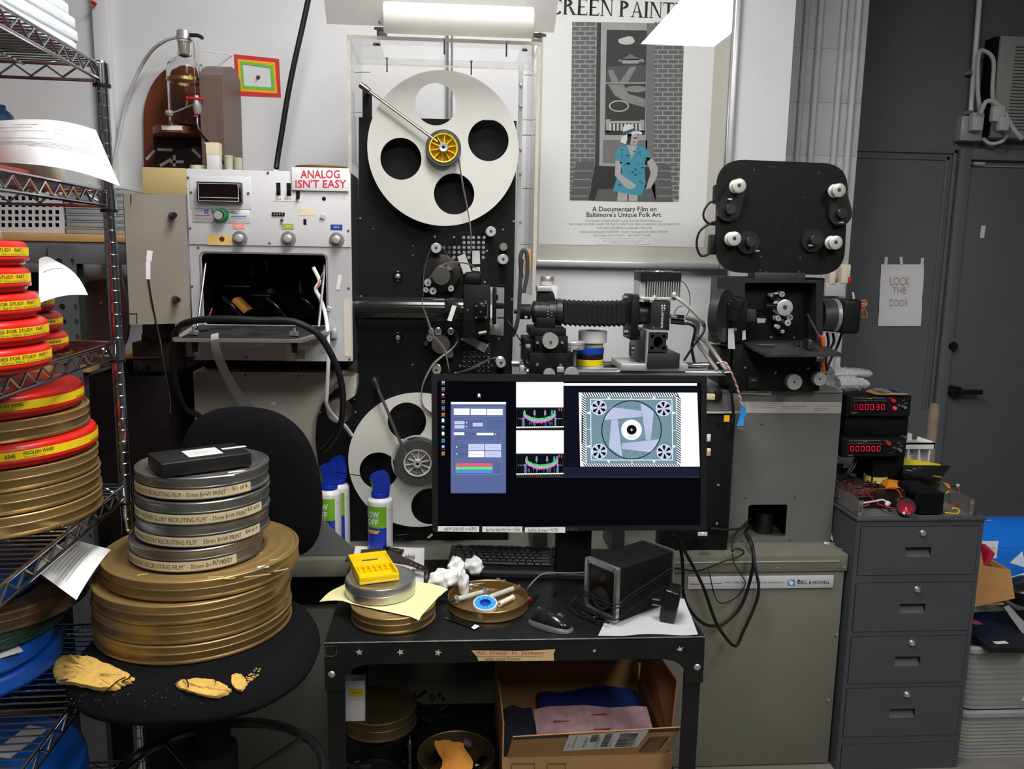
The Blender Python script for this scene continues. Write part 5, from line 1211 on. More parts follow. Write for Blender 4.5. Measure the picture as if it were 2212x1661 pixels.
# tape pieces on the plate
mb=MB()
for pts,Yl in(([(1080,400),(1160,368),(1252,628),(1178,662)],2.555),([(1235,340),(1310,338),(1315,475),(1235,478)],2.557),([(1238,515),(1312,505),(1315,550),(1236,540)],2.557),([(1115,1250),(1165,1198),(1402,1305),(1360,1385)],2.5555)):facep(mb,pts,Yl)
mb.build('tape_pieces',M('grey_white_tape',S(196)),t)
# spindle arms
for (x0,y0),(x1,y1),nmn in(((788,190),(945,306),0),((811,826),(880,990),1)):
    p,q=P(x0,y0,2.475),P(x1,y1,2.475);mb=MB();mb.cyl(p,q,.0045,n=10);d=(q-p).normalized();b=mb.build('guide_arm',M('nickel_rod',(.5,.48,.44),.3,1,var=.08),t)
    mb=MB();e=p-d*.016;mb.tube([p+d*.016,p,e],[.008,.0095,.008],12);mb.cyl((p.x,2.475,p.z),(p.x,YP-.0005,p.z),.006,n=12);mb.build('arm_pivot',M('tarnished_brass',(.22,.2,.15),.35,1,var=.2),b)
# leads of film
def ribbon(pts,Y0,wd,name,m,lab,tw=None):
    c=catmull([Vector((P(x,y,Y0).x,0,P(x,y,Y0).z)) for x,y in pts],5);g=[]
    for i,p in enumerate(c):
        s=i/(len(c)-1);a=0
        if tw:
            a=tw*sin(pi*s)
        tn=(c[min(i+1,len(c)-1)]-c[max(i-1,0)]).normalized();sd=Vector((tn.z,0,-tn.x))
        dv=(YU*cos(a)+sd*sin(a))*wd/2;o=Vector((p.x,Y0+wd/2,p.z));g.append([o-dv,o+dv])
    return MB().sheet(g,.0003).build(name,m,None,lab,'film')
lead=M('white_leader',S(214,214,212),.4,var=.03)
dlead=M('grey_leader',S(150,150,148),.4,var=.05)
ribbon([(948,287),(962,285),(976,293),(988,325),(1000,400),(1008,440),(1015,480),(1018,515),(1017,545)],2.470,.016,'film_leader',lead,'white film leader running down from the upper reel hub',.25)
ribbon([(914,640),(915,600),(919,570),(928,543),(935,528),(948,526),(957,536),(970,556),(985,576),(996,578)],2.507,.014,'film_leader',dlead,'grey film leader looped over the small upper left roller',.1)
ribbon([(918,612),(930,598),(947,577),(965,570),(985,567),(1008,569),(1026,578),(1040,590)],2.500,.010,'film_leader',lead,'film leader stretched across the upper sprocket wheel',.5)
ribbon([(913,642),(912,660),(920,680),(931,712),(941,732),(955,747),(963,765),(968,790),(971,805)],2.43,.010,'film_leader',lead,'film leader hanging across the black tube to the lower sprocket',.7)
ribbon([(978,709),(987,722),(988,738),(975,755),(955,770),(937,786),(925,805),(914,830),(910,858),(918,880),(938,895)],2.485,.014,'film_leader',dlead,'film leader curving from the lower sprocket to the lower reel',.35)
ribbon([(982,806),(1010,800),(1035,788),(1055,778),(1070,773)],2.497,.016,'film_leader',lead,'short white film leader by the monitor top left corner',.6)
# ---------------------------------------------------------------- reels
def reel(name,lab,cx,cy,R,holes,hr,Yf,hub,hm,fr,extra=None):
    p=P(cx,cy,Yf);k=dep(p)/F;t=thing(name,lab,'film reel',(p.x,Yf,p.z-R*k),'film reels')
    out=[(p.x+R*k*cos(2*pi*i/96),p.z+R*k*sin(2*pi*i/96)) for i in range(96)]
    hl=[]
    for x,y in holes:
        q=P(x,y,Yf);hl.append([(q.x+hr*k*cos(2*pi*i/40),q.z+hr*k*sin(2*pi*i/40)) for i in range(40)])
    MB().plate((0,Yf+.003,0),(1,0,0),(0,0,1),out,hl,.003).build('flange',M('reel_aluminium',S(216,215,210),.42,.2,var=.03,scale=12),t)
    o=Vector((p.x,Yf-.0005,p.z));r0=hub*k;r1=fr*k
    if extra:MB().lathe([(extra*k*.94,.001),(extra*k,.001),(extra*k,.006),(extra*k*.94,.006)],o,(0,-1,0),48).build('clear_core_ring',M('milky_ring',S(205),.3,trans=.3,var=.02),t)
    MB().lathe([(r0,.001),(r1,.001),(r1,.028),(r0,.028),(r0,.001)],o,(0,-1,0),56).build('film_winding',M('film_dark',(.055,.055,.057),.45,var=.2,scale=150),t)
    mb=MB();mb.lathe([(.0,.004),(r0*.9,.004),(r0*.9,.03),(r0-.0005,.031),(r0-.0005,.002)],o,(0,-1,0),48)
    for i in range(10):
        a=2*pi*i/10+.2;u=Vector((cos(a),0,sin(a)));mb.box(o+u*(r0*.62)+Vector((0,-.016,0)),(r0*.6,.024,.0022),Euler((0,-a,0)).to_matrix())
    h=mb.build('hub',hm,t)
    MB().lathe([(r0*.1,.041),(r0*.14,.042),(r0*.28,.042),(r0*.32,.040),(r0*.32,.004)],o,(0,-1,0),24).build('spindle_cap',alum,t);MB().lathe([(0,.039),(r0*.13,.039)],o,(0,-1,0),14).build('spindle_hole',blkm,t)
    MB().cyl((p.x,Yf+.0035,p.z),(p.x,YP-.0005,p.z),.012,n=18).build('spindle',dsteel,t)
reel('film_reel','large silver film reel with bright yellow hub at the top of the tower',958,322,163,((941,225),(1055,303),(981,419),(866,343)),44,2.50,31,M('yellow_hub',S(240,206,20),.4,var=.05),38)
reel('film_reel','silver film reel with white hub, half behind the monitor',903,995,149,((879,910),(818,1017),(929,1094),(988,985)),41,2.50,30,M('white_hub',S(206,204,202),.4,var=.04),50,57)
# ---------------------------------------------------------------- acrylic case over the upper reel
def k1(x,y):return (690+x/3.194,y/3.194)
AX0,AX1=-.290,.246;AY0,AY1=2.42,2.73;AZ=2.181;zl=lz1+.002;zr=P(1162,640,2.42).z
t=thing('acrylic_case','clear acrylic cover frame round the upper film reel','acrylic cover',((AX0+AX1)/2,2.57,zl))
MB().bb(AX0,AX0+.010,AY0,AY1,lz1+.0375,AZ-.011,.0008).build('left_pane',acr,t);MB().bb(AX1-.010,AX1,AY0,AY1,zr,AZ-.011,.0008).build('right_pane',acr,t)
mb=MB();cxa,cxb=P(840,110,2.55).x,P(1150,112,2.55).x;mb.plate((0,0,AZ-.010),(1,0,0),(0,1,0),[(AX0,AY0),(AX1,AY0),(AX1,AY1),(AX0,AY1)],[rrect(AX0+.085,AY0+.055,AX1-.05,AY1-.05,.02)],.010);mb.build('top_pane',acr,t)
mb=MB();mb.bb(AX0+.0005,AX1-.0005,AY0-.0012,AY0-.0004,AZ-.010,AZ,.0003);mb.bb(AX0,AX0+.010,AY0-.0012,AY0-.0004,zl+.002,AZ-.012);mb.bb(AX1-.010,AX1,AY0-.0012,AY0-.0004,zr,AZ-.012);mb.bb(AX0,AX1,AY1-.001,AY1,AZ-.012,AZ-.006)
mb.build('polished_edge',acre,t)
mb=MB()
for x,y,Y in((960,100,2.44),(1094,103,2.44),(836,138,2.70),(1018,142,2.70)):
    p=P(x,y,Y);mb.cyl((p.x,Y,AZ-.038),(p.x,Y,AZ+.001),.0022,n=8);mb.cyl((p.x,Y,AZ+.001),(p.x,Y,AZ+.004),.0045,n=10)
for x,y in((810,90),(817,103),(1135,103),(1132,116)):p=P(x,y,2.46);mb.cyl((p.x,2.46,AZ-.016),(p.x,2.46,AZ-.0105),.007,.005,n=10)
mb.build('bolts',dsteel,t)
mb=MB();ra=P(1124,200,2.60).x;mb.bb(ra-.006,ra+.007,2.59,2.60,zr-.02,P(1124,142,2.6).z,.001);mb.build('side_rail',M('frosted_rail',S(205,205,205),.4,trans=.3,var=.08,scale=60),t)
mb=MB()
for y in(183,229,322,375,480,545):p=P(1125,y,2.59);mb.cyl((p.x,2.589,p.z),(p.x,2.582,p.z),.005,.004,n=10)
mb.build('rail_bolts',steel,t)
mb=MB()
for x0,x1,y in((1132,1160,162),(1130,1160,259),(1128,1155,292),(1128,1152,407),(1118,1148,528)):p,q=P(x0,y,2.66),P(x1,y,2.66);mb.cyl(p,q,.0012,n=6)
for x0,x1,y in((765,800,156),(767,780,243)):p,q=P(x0,y,2.66),P(x1,y,2.66);mb.cyl(p,q,.0012,n=6)
mb.build('etched_lines',inkg,t)
mb=MB();p=P(1143,560,2.43);a=Rc(1133,537,1147,586,2.432);mb.bb(a[0],a[1],2.432,2.4325,a[2],a[3]);mb.build('amber_tape',M('amber_tape',S(196,150,84),.5,var=.1),t)
mb=MB();mb.ptube([(1127,600,2.41),(1124,560,2.40),(1130,540,2.40),(1138,550,2.40),(1139,590,2.40),(1131,633,2.40)],.006,10);mb.ptube([(1127,560,2.41),(1124,610,2.41),(1120,680,2.42),(1113,712,2.43),(1108,725,2.44)],.006,10);mb.mat(1);mb.ptube([(1113,714,2.425),(1105,705,2.425),(1095,690,2.43)],.004,8);mb.ptube([(1115,722,2.42),(1124,735,2.42),(1128,745,2.42),(1122,744,2.42)],.002,6);mb.build('hook_cord',[M('grey_rubber_tube',(.05,.052,.055),.4),blk],None,'grey rubber tube hooked over the edge of the black tower plate','tube')
transl=bpy.data.materials.new('milky_cover');transl.use_nodes=True;nt=transl.node_tree;nt.nodes.clear();N=nt.nodes.new
o_=N('ShaderNodeOutputMaterial');x_=N('ShaderNodeMixShader');a_=N('ShaderNodeBsdfDiffuse');b_=N('ShaderNodeBsdfTranslucent');x_.inputs[0].default_value=.5
for q in(a_,b_):q.inputs[0].default_value=(.92,.91,.88,1)
for p,q in((a_.outputs[0],x_.inputs[1]),(b_.outputs[0],x_.inputs[2]),(x_.outputs[0],o_.inputs[0])):nt.links.new(p,q)
# lamp with white rounded cover resting on the case
t=thing('desk_lamp_fixture','grey lamp housing with long white rounded cover above the acrylic case','lamp',((AX0+AX1)/2,2.45,AZ+.006))
YLa=2.40;a=Rc(704,-70,1200,60,YLa);hz0=P(950,61,YLa).z
mb=MB();mb.plate((0,YLa+.0,hz0),(1,0,0),(0,-.3,.954),[(P(706,51,YLa).x,.0),(P(1197,71,YLa).x,0),(P(1204,0,YLa).x+.002,.115),(P(700,0,YLa).x-.002,.115)],[],-.010);
mb.build('housing',M('lamp_housing_grey',S(182,180,178),.4,.2,var=.03),t)
ra=31.5*dep(P(990,42,2.36))/F;c0=P(829,40,2.355);c1=P(1152,46,2.355);zc=(c0.z+c1.z)/2
mb=MB();mb.lathe([(0,0),(ra-.003,0),(ra,.003),(ra,c1.x-c0.x-.003),(ra-.003,c1.x-c0.x),(0,c1.x-c0.x)],(c0.x,2.40-ra-.002,zc),(1,0,0),48);mb.build('rounded_cover',transl,t)
mb=MB()
for x,y in((825,64),(1160,78)):p=P(x,y,2.43);mb.bb(p.x-.014,p.x+.014,2.425,2.445,AZ+.0005,hz0+.004,.001);mb.cyl((p.x-.02,2.42,p.z),(p.x+.024,2.42,p.z),.004,n=10)
mb.build('hinge_bracket',steel,t)
mb=MB();p=P(819,45,2.399);mb.ptube([(817,38,2.397),(822,40,2.397),(818,46,2.397),(821,50,2.397)],.0012,5);p=P(1165,63,2.399);mb.cyl((p.x,2.405,p.z),(p.x,2.398,p.z),.0018,n=8);mb.build('pen_mark',ink,t)
# ---------------------------------------------------------------- optical bench to the right of the tower
def k9(x,y):return (1100+x/4.424,560+y/4.424)
def K9(mb,x0,y0,x1,y1,Y0,Y1,bev=.002):a=Rc(*k9(x0,y0),*k9(x1,y1),Y0);mb.bb(a[0],a[1],Y0,Y1,a[2],a[3],bev);return a
OY=2.47;ax=P(*k9(500,505),OY).z
def X9(x,y=505,Y=OY):return P(*k9(x,y),Y).x
def R9(r,Y=OY):return r/4.424*dep(P(*k9(800,505),Y))/F
t=thing('optical_rail','pair of polished steel rods and carriers behind the monitor','rail',P(1350,812,2.5))
zr1=P(*k9(1200,1080),2.43).z;zr2=P(*k9(1000,1005),2.56).z
MB().cyl((.225,2.43,zr1),(X9(2100,1080,2.43),2.43,zr1),.0095,n=16).build('front_rod',chrome,t)
MB().cyl((.19,2.56,zr2),(X9(1900,1005,2.56),2.56,zr2),.011,n=16).build('rear_rod',chrome,t)
mb=MB();mb.bb(.23,X9(1960),2.445,2.545,zr1-.012,zr1-.006);mb.build('bed_strip',dsteel,t)
for x0,x1 in((.255,.30),(.50,.54)):
    MB().bb(x0,x1,2.42,2.575,ZB+.001,zr1-.0125,.003).build('rail_support',greym,t)
mb=MB()
for x,y in((122,1045),):a=K9(mb,100,1015,148,1085,2.415,2.44,.003)
for x,y in((490,1055),):K9(mb,458,1028,522,1085,2.395,2.41,.002)
mb.build('rail_clamp',alum,t)
for x,y,r in((385,1100,55),(598,1100,68)):roller(t,*k9(x,y),r/4.424,2.385,.02,True,alum,nm='thumb_wheel')
# lens stand
t=thing('lens_stand','black lens mount with silver knobs left of the bellows','lens mount',P(*k9(400,1085),OY))
zrt=zr1+.010
mb=MB();K9(mb,195,895,615,1085,2.40,2.54);K9(mb,200,660,545,740,2.41,2.54,.003);K9(mb,245,735,560,895,2.405,2.54);K9(mb,260,560,440,665,2.43,2.52);K9(mb,140,760,240,810,2.42,2.54);K9(mb,140,810,160,1000,2.42,2.54)
mb.build('carriage',blkp,t)
mb=MB();K9(mb,268,305,448,600,2.50,2.54);mb.build('riser',blk,t)
mb=MB();K9(mb,268,257,400,308,2.485,2.54,.002);mb.build('riser_cap',alum,t)
p=P(*k9(365,255),2.50);r=R9(66,2.5);hz=P(*k9(365,165),2.50).z-p.z;mb=MB();mb.lathe([(0,0),(r,0),(r,hz*.5),(r*.97,hz*.52),(r*.97,hz-.001),(r*.94,hz),(.004,hz),(.004,hz+.003),(0,hz+.003)],(p.x,2.512,p.z+.0005),n=32);mb.mat(1);mb.lathe([(r+.0003,.001),(r+.0003,hz*.46)],(p.x,2.512,p.z+.0005),n=32);mb.build('focus_knob',[steel,M('pinkish_ring',S(206,196,192),.4,var=.03)],t)
mb=MB();mb.lathe([(0,0),(R9(74),0),(R9(74),.004),(R9(70),.006),(R9(70),.03),(0,.03)],(P(*k9(395,780),2.375).x,2.375,P(*k9(395,780),2.375).z),'Y',36);kn=mb.build('drive_wheel',M('spun_aluminium',(.6,.6,.6),.35,.55,var=.12,scale=20),t)
p=P(*k9(398,790),2.374);MB().cyl((p.x,2.3745,p.z),(p.x,2.371,p.z),.004,n=10).build('wheel_screw',M('brass',(.5,.36,.14),.35,1),kn)
mb=MB()
for x,y in((270,797),(505,797),(268,1005),(490,1010)):p=P(*k9(x,y),2.40);mb.cyl((p.x,2.404,p.z),(p.x,2.396,p.z),.0042,n=10)
mb.build('stand_screws',steel,t)
g=[]
for i in range(6):
    g.append([P(*k9(395+10*i+ru(-4,4)+ (60-abs(i-1)*14)*j/2.,250+i*26+ru(-6,6)),2.425-.008*((i+j)%2)) for j in range(3)])
mb=MB().sheet(g,.0006);mb.build('crumpled_tape',tape,t)
# lens + bellows + camera
t=thing('bellows_lens','black enlarging lens with pleated bellows','bellows',(X9(650),OY,ax-R9(130)))
mb=MB();mb.lathe([(0,0),(R9(20),0),(R9(20),R9(35)),(R9(70),R9(36)),(R9(72),R9(40)),(R9(72),X9(215)-X9(58))],(X9(45),OY,ax),(1,0,0),32);mb.build('lens_tube',blk,t)
b0=X9(215);pr=[]
for x,r in((215,72),(222,72),(224,100),(240,104),(262,104),(264,96),(290,96),(292,102),(325,102),(327,95),(350,95),(352,98),(372,98),(374,104),(430,106),(442,108),(444,126),(495,128),(500,120),(510,90)):pr.append((R9(r),X9(x)-b0))
mb=MB();mb.lathe(pr,(b0,OY,ax),(1,0,0),40);mb.build('lens_barrel',M('lens_black',(.014,.014,.015),.35,var=.3),t)
mb=MB()
for k in range(8):p=P(*k9(372+(k%2)*34,470+14*k),OY-R9(105));mb.box(p,(.005,.0006,.0015))
q=P(*k9(160,553),OY-R9(73));mb.box(q,(.008,.0008,.007));mb.build('engraving',M('dim_white',S(170),.6),t)
N=13;xs0,xs1=X9(508),X9(1108);vs=[];fs=[]
def sq(h,x,dz,ch=.16):
    c=h*ch
    return [(x,OY+a,ax+dz+b) for a,b in((-h+c,-h),(h-c,-h),(h,-h+c),(h,h-c),(h-c,h),(-h+c,h),(-h,h-c),(-h,-h+c))]
for i in range(2*N+1):
    s=i/(2*N);h=R9(122) if i%2 else R9(98);sag=-R9(10)*sin(pi*s);vs+=sq(h,xs0+(xs1-xs0)*s,sag)
for i in range(2*N):
    for k in range(8):a=i*8+k;b=i*8+(k+1)%8;fs.append((a,b,b+8,a+8))
mb=MB();mb.add(vs,fs);mb.build('bellows',M('bellows_cloth',(.013,.012,.012),.75,var=.2,scale=120,bump=.2),t,ang=15)
rp=Euler((0,0,radians(-52))).to_matrix()
mb=MB();cxp=X9(1165);czp=(P(*k9(1165,335),OY).z+P(*k9(1165,755),OY).z)/2;hp_=P(*k9(1165,335),OY).z-P(*k9(1165,755),OY).z
mb.box((cxp,OY,czp),(.022,.115,hp_),None,.002);mb.build('rear_standard',blkp,t)
mb=MB();p=P(*k9(1125,370),2.40);mb.cyl(p+XU*.0,p+XU*-.012,.009,n=16);p=P(*k9(1130,700),2.41);mb.cyl(p,p-XU*.012,.011,n=16);mb.build('standard_knob',dsteel,t)
t=thing('industrial_camera','black cube camera with white vertical lettering, fan and finned heatsink on top','camera',(X9(1440),OY,ax-R9(175)))
c0=X9(1226);pr=[(R9(r),X9(x)-c0) for x,r in((1226,0),(1226,112),(1262,112),(1264,104),(1280,104),(1282,112),(1300,110),(1345,104),(1348,90),(1352,90))]
mb=MB();mb.lathe(pr,(c0,OY,ax),(1,0,0),36);mb.build('lens_adapter',M('lens_black',(0,0,0)),t)
mb=MB();ca=K9(mb,1350,398,1538,680,2.42,2.52,.003);mb.build('body',M('camera_black',(.013,.013,.014),.45,var=.1),t)
mb=MB();Yl=2.4194;p0=P(*k9(1456,484),Yl);p1=P(*k9(1456,655),Yl);wv=(P(*k9(1480,560),Yl)-P(*k9(1456,560),Yl)).length
dn=(p1-p0).normalized();mb.text('Lumenera',Vector((p0.x,Yl,p0.z)),Vector((0,0,-1)),XU,R9(30,2.42)*1.0,(p1-p0).length)
ctr=P(*k9(1473,456),Yl);rr_=R9(19,2.42)
for k in range(4):
    a=pi/4+pi/2*k;u=Vector((cos(a),0,sin(a)));v=Vector((-sin(a),0,cos(a)));mb.add([ctr+u*rr_*1.25+v*rr_*.55,ctr+u*rr_*1.25-v*rr_*.55,ctr+u*rr_*.2],[(0,1,2)])
mb.build('lettering',white,t)
mb=MB()
for x,y in((1382,442),(1380,650)):p=P(*k9(x,y),2.42);mb.cyl((p.x,2.42,p.z),(p.x,2.4185,p.z),.002,n=8)
mb.build('body_screws',steel,t)
# heatsink
hx0,hx1=X9(1245,300,2.43),X9(1635,300,2.43);hz0=P(*k9(1440,382),2.43).z;hz1=P(*k9(1440,210),2.43).z;fz1=P(*k9(1440,118),2.43).z
mb=MB();mb.bb(hx0,hx1-.015,2.415,2.525,hz0-.002,hz0+.006,.001)
n=15
for i in range(n):
    X=hx0+.022+(hx1-hx0-.024)*i/(n-1);mb.bb(X-.0011,X+.0011,2.42,2.52,hz0+.006,hz1)
mb.bb(hx0,hx0+.018,2.43,2.51,hz0+.006,hz1-.001);mb.build('heatsink',alum,t)
mb=MB();mb.plate((0,0,hz1+.001),(1,0,0),(0,1,0),rrect(hx0+.001,2.418,hx1-.001,2.522,.006),[circ((hx0+hx1)/2,2.47,.042,32)],fz1-hz1-.003);fb=mb.build('fan_frame',blk,t)
mb=MB();fc=Vector(((hx0+hx1)/2,2.47,hz1+.004));mb.cyl(fc,fc+ZU*.018,.017,n=24)
for k in range(9):
    a=2*pi*k/9;u=Vector((cos(a),sin(a),0));v=Vector((-sin(a),cos(a),0))
    mb.add([fc+u*.016+ZU*.003,fc+u*.040+v*.006+ZU*.003,fc+u*.040+v*.018+ZU*.016,fc+u*.016+v*.010+ZU*.016],[(0,1,2,3)])
mb.build('fan_rotor',blk,t)
mb=MB()
for r in(.044,.030,.018):mb.tube([(fc.x+r*cos(2*pi*i/32),fc.y+r*sin(2*pi*i/32),fz1) for i in range(32)],.0012,5,closed=True)
for x in(hx0+.006,hx1-.006):
    for y in(2.424,2.516):mb.cyl((x,y,hz1),(x,y,fz1+.002),.0035,n=10);mb.cyl((x,y,fz1),(fc.x+.018*(x-fc.x)/.06,fc.y+.018*(y-fc.y)/.06,fz1),.0012,n=5)
mb.build('fan_guard',chrome,t)
mb=MB();p=P(*k9(1362,395),2.41);mb.cyl(p,p+YU*.012,.0055,n=14);q=P(*k9(1400,350),2.41);mb.tube([p,q],[.005,.006],8);mb.ptube([(*k9(1570,350),2.41),(*k9(1640,395),2.41),(*k9(1740,480),2.42),(*k9(1830,580),2.44),(*k9(1860,640),2.46)],.005,8);p=P(*k9(1575,335),2.41);mb.lathe([(0,0),(.006,.002),(.008,.01),(.004,.016),(0,.018)],p-ZU*.01,n=12);mb.build('plastic_ties',M('milky_tie',S(216,216,214),.4,trans=.25,var=.03),t)
# pedestal of extrusion
t=thing('camera_pedestal','grey aluminium extrusion pedestal holding the cube camera','camera mount',P(*k9(1450,1070),OY))
mb=MB();K9(mb,1070,1000,1710,1068,2.405,2.56,.002);mb.build('carriage_plate',alum,t)
mb=MB();K9(mb,1325,900,1630,1040,2.395,2.404,.001);a=Rc(*k9(1325,900),*k9(1630,1040),2.395);mb.bb(a[0],a[1],2.396,2.54,a[2]+.001,a[3],.002);mb.build('foot_block',M('dark_grey_anodised',(.035,.035,.038),.45,.3,var=.1),t)
a=Rc(*k9(1215,690),*k9(1340,890),2.43);e=Rc(*k9(1330,700),*k9(1515,885),2.405)
mb=MB();ex0,ex1,ez0,ez1=e;w_=ex1-ex0;h_=ez1-ez0
# hollow extrusion profile facing the room
outl=[(ex0,ez0),(ex1,ez0),(ex1,ez0+h_*.3),(ex1-w_*.08,ez0+h_*.38),(ex1-w_*.08,ez0+h_*.62),(ex1,ez0+h_*.7),(ex1,ez1),(ex0,ez1)]
hl=[circ((ex0+ex1)/2,(ez0+ez1)/2,w_*.24,16,h_*.3)]
for sx in(.2,.8):
    for sz in(.2,.8):hl.append(circ(ex0+w_*sx,ez0+h_*sz,w_*.10,10,h_*.1))
mb.plate((0,2.405,0),(1,0,0),(0,0,1),outl,hl,-.13);mb.build('extrusion',M('extrusion_dark',(.05,.05,.053),.4,.6,var=.1),t)
MB().bb(ex0+.002,ex1-.004,2.52,2.53,ez0+.003,ez1-.003).build('extrusion_core',blkm,t)
mb=MB();mb.bb(ex0-.022,ex0-.001,2.42,2.56,a[2]-.03,ez1+.004,.001);mb.build('side_extrusion',M('extrusion_dark',(0,0,0)),t)
mb=MB();mb.bb(ex0-.006,ex0-.0008,2.402,2.419,a[2]-.03,ez1+.005);mb.bb(ex0-.006,ex1-.006,2.402,2.53,ez1+.001,ez1+.006);mb.build('joining_plate',alum,t)
mb=MB();p=P(*k9(1162,860),2.43);mb.cyl(p,p+XU*.008,.012,n=16);K9(mb,1155,795,1175,925,2.43,2.45);mb.build('clamp_bolt',dsteel,t)
# tape rolls
tz=zr2+.0115;
GT='tape rolls behind the monitor'
txx=X9(772,900,2.52);spec=[(640,900,1050,1022,'thin white tape roll at the bottom of the tape stack','white'),(632,897,1024,962,'yellow tape roll above the bottom white one','yel'),(635,897,962,912,'black tape roll in the tape stack','blk'),(640,902,912,850,'blue tape roll in the tape stack','blue'),(700,895,848,805,'narrow cream tape roll above the blue one','cream'),(660,930,800,690,'wide white tape roll topping the stack under the bellows','white')]
mm={'white':M('white_tape_roll',S(206,206,206),.5,var=.02),'yel':M('yellow_tape_roll',S(232,206,24),.45,var=.04),'blk':M('black_tape_roll',(.01,.01,.011),.4),'blue':M('blue_tape_roll',S(20,60,160),.45,var=.05),'cream':M('cream_tape_roll',S(222,206,160),.55,var=.04)}
prev=None
for x0,x1,y0,y1,lab,c in spec:
    X0,X1=X9(x0,y0,2.50),X9(x1,y0,2.50);r=(X1-X0)/2;z0=P(*k9(780,y0),2.47).z if prev is None else prev+.0006;z1=P(*k9(780,y1),2.47).z;z1=max(z1,z0+.008);prev=z1
    mb=MB();mb.lathe([(.022,0),(r-.001,0),(r,.001),(r,z1-z0-.001),(r-.001,z1-z0),(.022,z1-z0),(.022,0)],((X0+X1)/2,2.50,z0),n=40);mb.build('tape_roll',mm[c],None,lab,'tape roll',GT)
t=thing('round_dial','round pale metal disc with two thumbscrews left of the tape rolls','dial',P(*k9(640,880),2.44));X=X9(640,830,2.40);r=R9(100,2.40);z0=P(*k9(640,878),2.37).z;z1=P(*k9(640,812),2.37).z
MB().lathe([(0,0),(r*.96,0),(r*.96,(z1-z0)*.7),(r,(z1-z0)*.72),(r,z1-z0),(r*.9,z1-z0+.003),(0,z1-z0+.003)],(X,2.43,z0),n=36).build('disc',alum,t)
mb=MB()
for x in(575,660):p=P(*k9(x,855),2.385);mb.cyl((p.x,2.392,p.z),(p.x,2.376,p.z),.0048,n=12)
mb.build('thumbscrew',chrome,t);MB().cyl((X,2.43,ZB+.001),(X,2.43,z0),.006,n=10).build('stem',steel,t)
# camera cables
for nm_,a,b,c in(('upper round black plug',1545,550,-.02),('middle thin black plug',575,585,0),('lower long black plug',600,612,-.03)):
    mb=MB()
    if a>1000:a=545;mb.ptube([(*k9(1540,545),OY+c),(*k9(1600,550),OY+c)],.0063,10)
    mb.mat(1);mb.ptube([(*k9(1545,a),OY+c),(*k9(1670,b),OY+c)],.0058 if c else .004,10);mb.build('cable_plug',[steel,blk],None,nm_+' on the right side of the cube camera','plug','camera plugs')
gc=M('grey_cable',S(150,148,142),.5,var=.03)
for nm,pts,r,m,lab in(('camera_cable',[(1690,555,OY-.02),(1770,575,OY-.02),(1805,620,OY-.01),(1795,700,OY),(1810,740,OY),(1880,790,OY-.01),(1960,890,OY-.02),(2040,1010,2.42),(2075,1060,2.41)],.0062,gc,'grey cable arching from the camera to the bench end, upper one'),
    ('camera_cable',[(1690,560,OY+.01),(1765,590,OY+.02),(1790,650,OY+.02),(1780,740,OY+.01),(1820,830,OY+.01),(1900,940,OY),(1990,1060,2.44)],.0062,gc,'grey cable arching from the camera to the bench end, lower one'),
    ('camera_cable',[(1660,612,OY-.03),(1730,620,OY-.03),(1775,660,OY-.03),(1765,740,OY-.03),(1745,850,OY-.02),(1770,990,OY-.02)],.0045,blk,'black camera cable falling straight down behind the monitor'),
    ('camera_cable',[(1850,590,OY-.02),(1868,640,OY-.02),(1850,710,OY-.03),(1790,790,OY-.03),(1740,860,OY-.03),(1670,970,OY-.03)],.0035,blk,'thin black cable looping in front of the grey camera cables'),
    ('fan_wire',[(1625,200,2.44),(1680,235,2.44),(1720,320,2.45),(1727,420,2.46),(1715,500,2.46),(1690,540,2.46)],.0012,blk,'fine black wire from the fan to the camera plug'),
    ('fan_wire',[(1655,452,2.45),(1620,455,2.45),(1590,490,2.45),(1580,520,2.45)],.0012,blk,'fine black wire stub beside the camera body')):
    mb=MB();mb.ptube([(*k9(x,y),Y) for x,y,Y in pts],r,8);mb.build(nm,m,None,lab,'cable')
# twisted pink-white pair ending in a blue connector; black cable with yellow tag
pts=[k9(1990,990)+(2.40,),k9(2060,985)+(2.39,),k9(2115,1070)+(2.385,),(1590,830,2.40),(1598,855,2.41),(1603,880,2.42)]
c=catmull([P(*q) for q in pts],14);mb=MB()
for s,mi in((0,0),(pi,1)):
    mb.mat(mi);mb.tube([p+Vector((cos(i*.9+s),sin(i*.9+s),0))*.0022 for i,p in enumerate(c)],.0021,6)
mb.build('twisted_pair',[M('pink_wire',S(214,120,120),.5,var=0),white],None,'twisted pink and white wire pair hanging over the grey cabinet','wire')
t=thing('ribbon_connector','blue ribbon connector hanging at the end of the twisted wires','connector',P(1600,925,2.42))
mb=MB();g=[[P(x0,y,Y),P(x1,y,Y)] for x0,x1,y,Y in((1599,1611,876,2.42),(1599,1611,898,2.42),(1598,1608,902,2.42),(1592,1606,920,2.415))];mb.sheet(g,.004);mb.build('ribbon',M('bright_blue_ribbon',S(44,140,208),.4,var=.04),t)
mb=MB();p=P(1600,925,2.415);mb.box(p,(.024,.006,.006),(0,.3,0));mb.build('metal_shell',chrome,t)
mb=MB();mb.ptube([k9(2095,1090)+(2.40,),k9(2110,1150)+(2.40,),(1580,850,2.41),(1584,890,2.42),(1579,915,2.42)],.0045,8);mb.ptube([k9(2096,1085)+(2.40,),k9(2108,1180)+(2.40,)],.009,10,0);mb.mat(1);mb.pbox(1564,897,1576,911,2.415,.002);mb.build('tagged_cable',[blk,M('yellow_tag',S(246,180,20),.45,var=.03)],None,'black cable with yellow tag hanging left of the blue connector','cable')
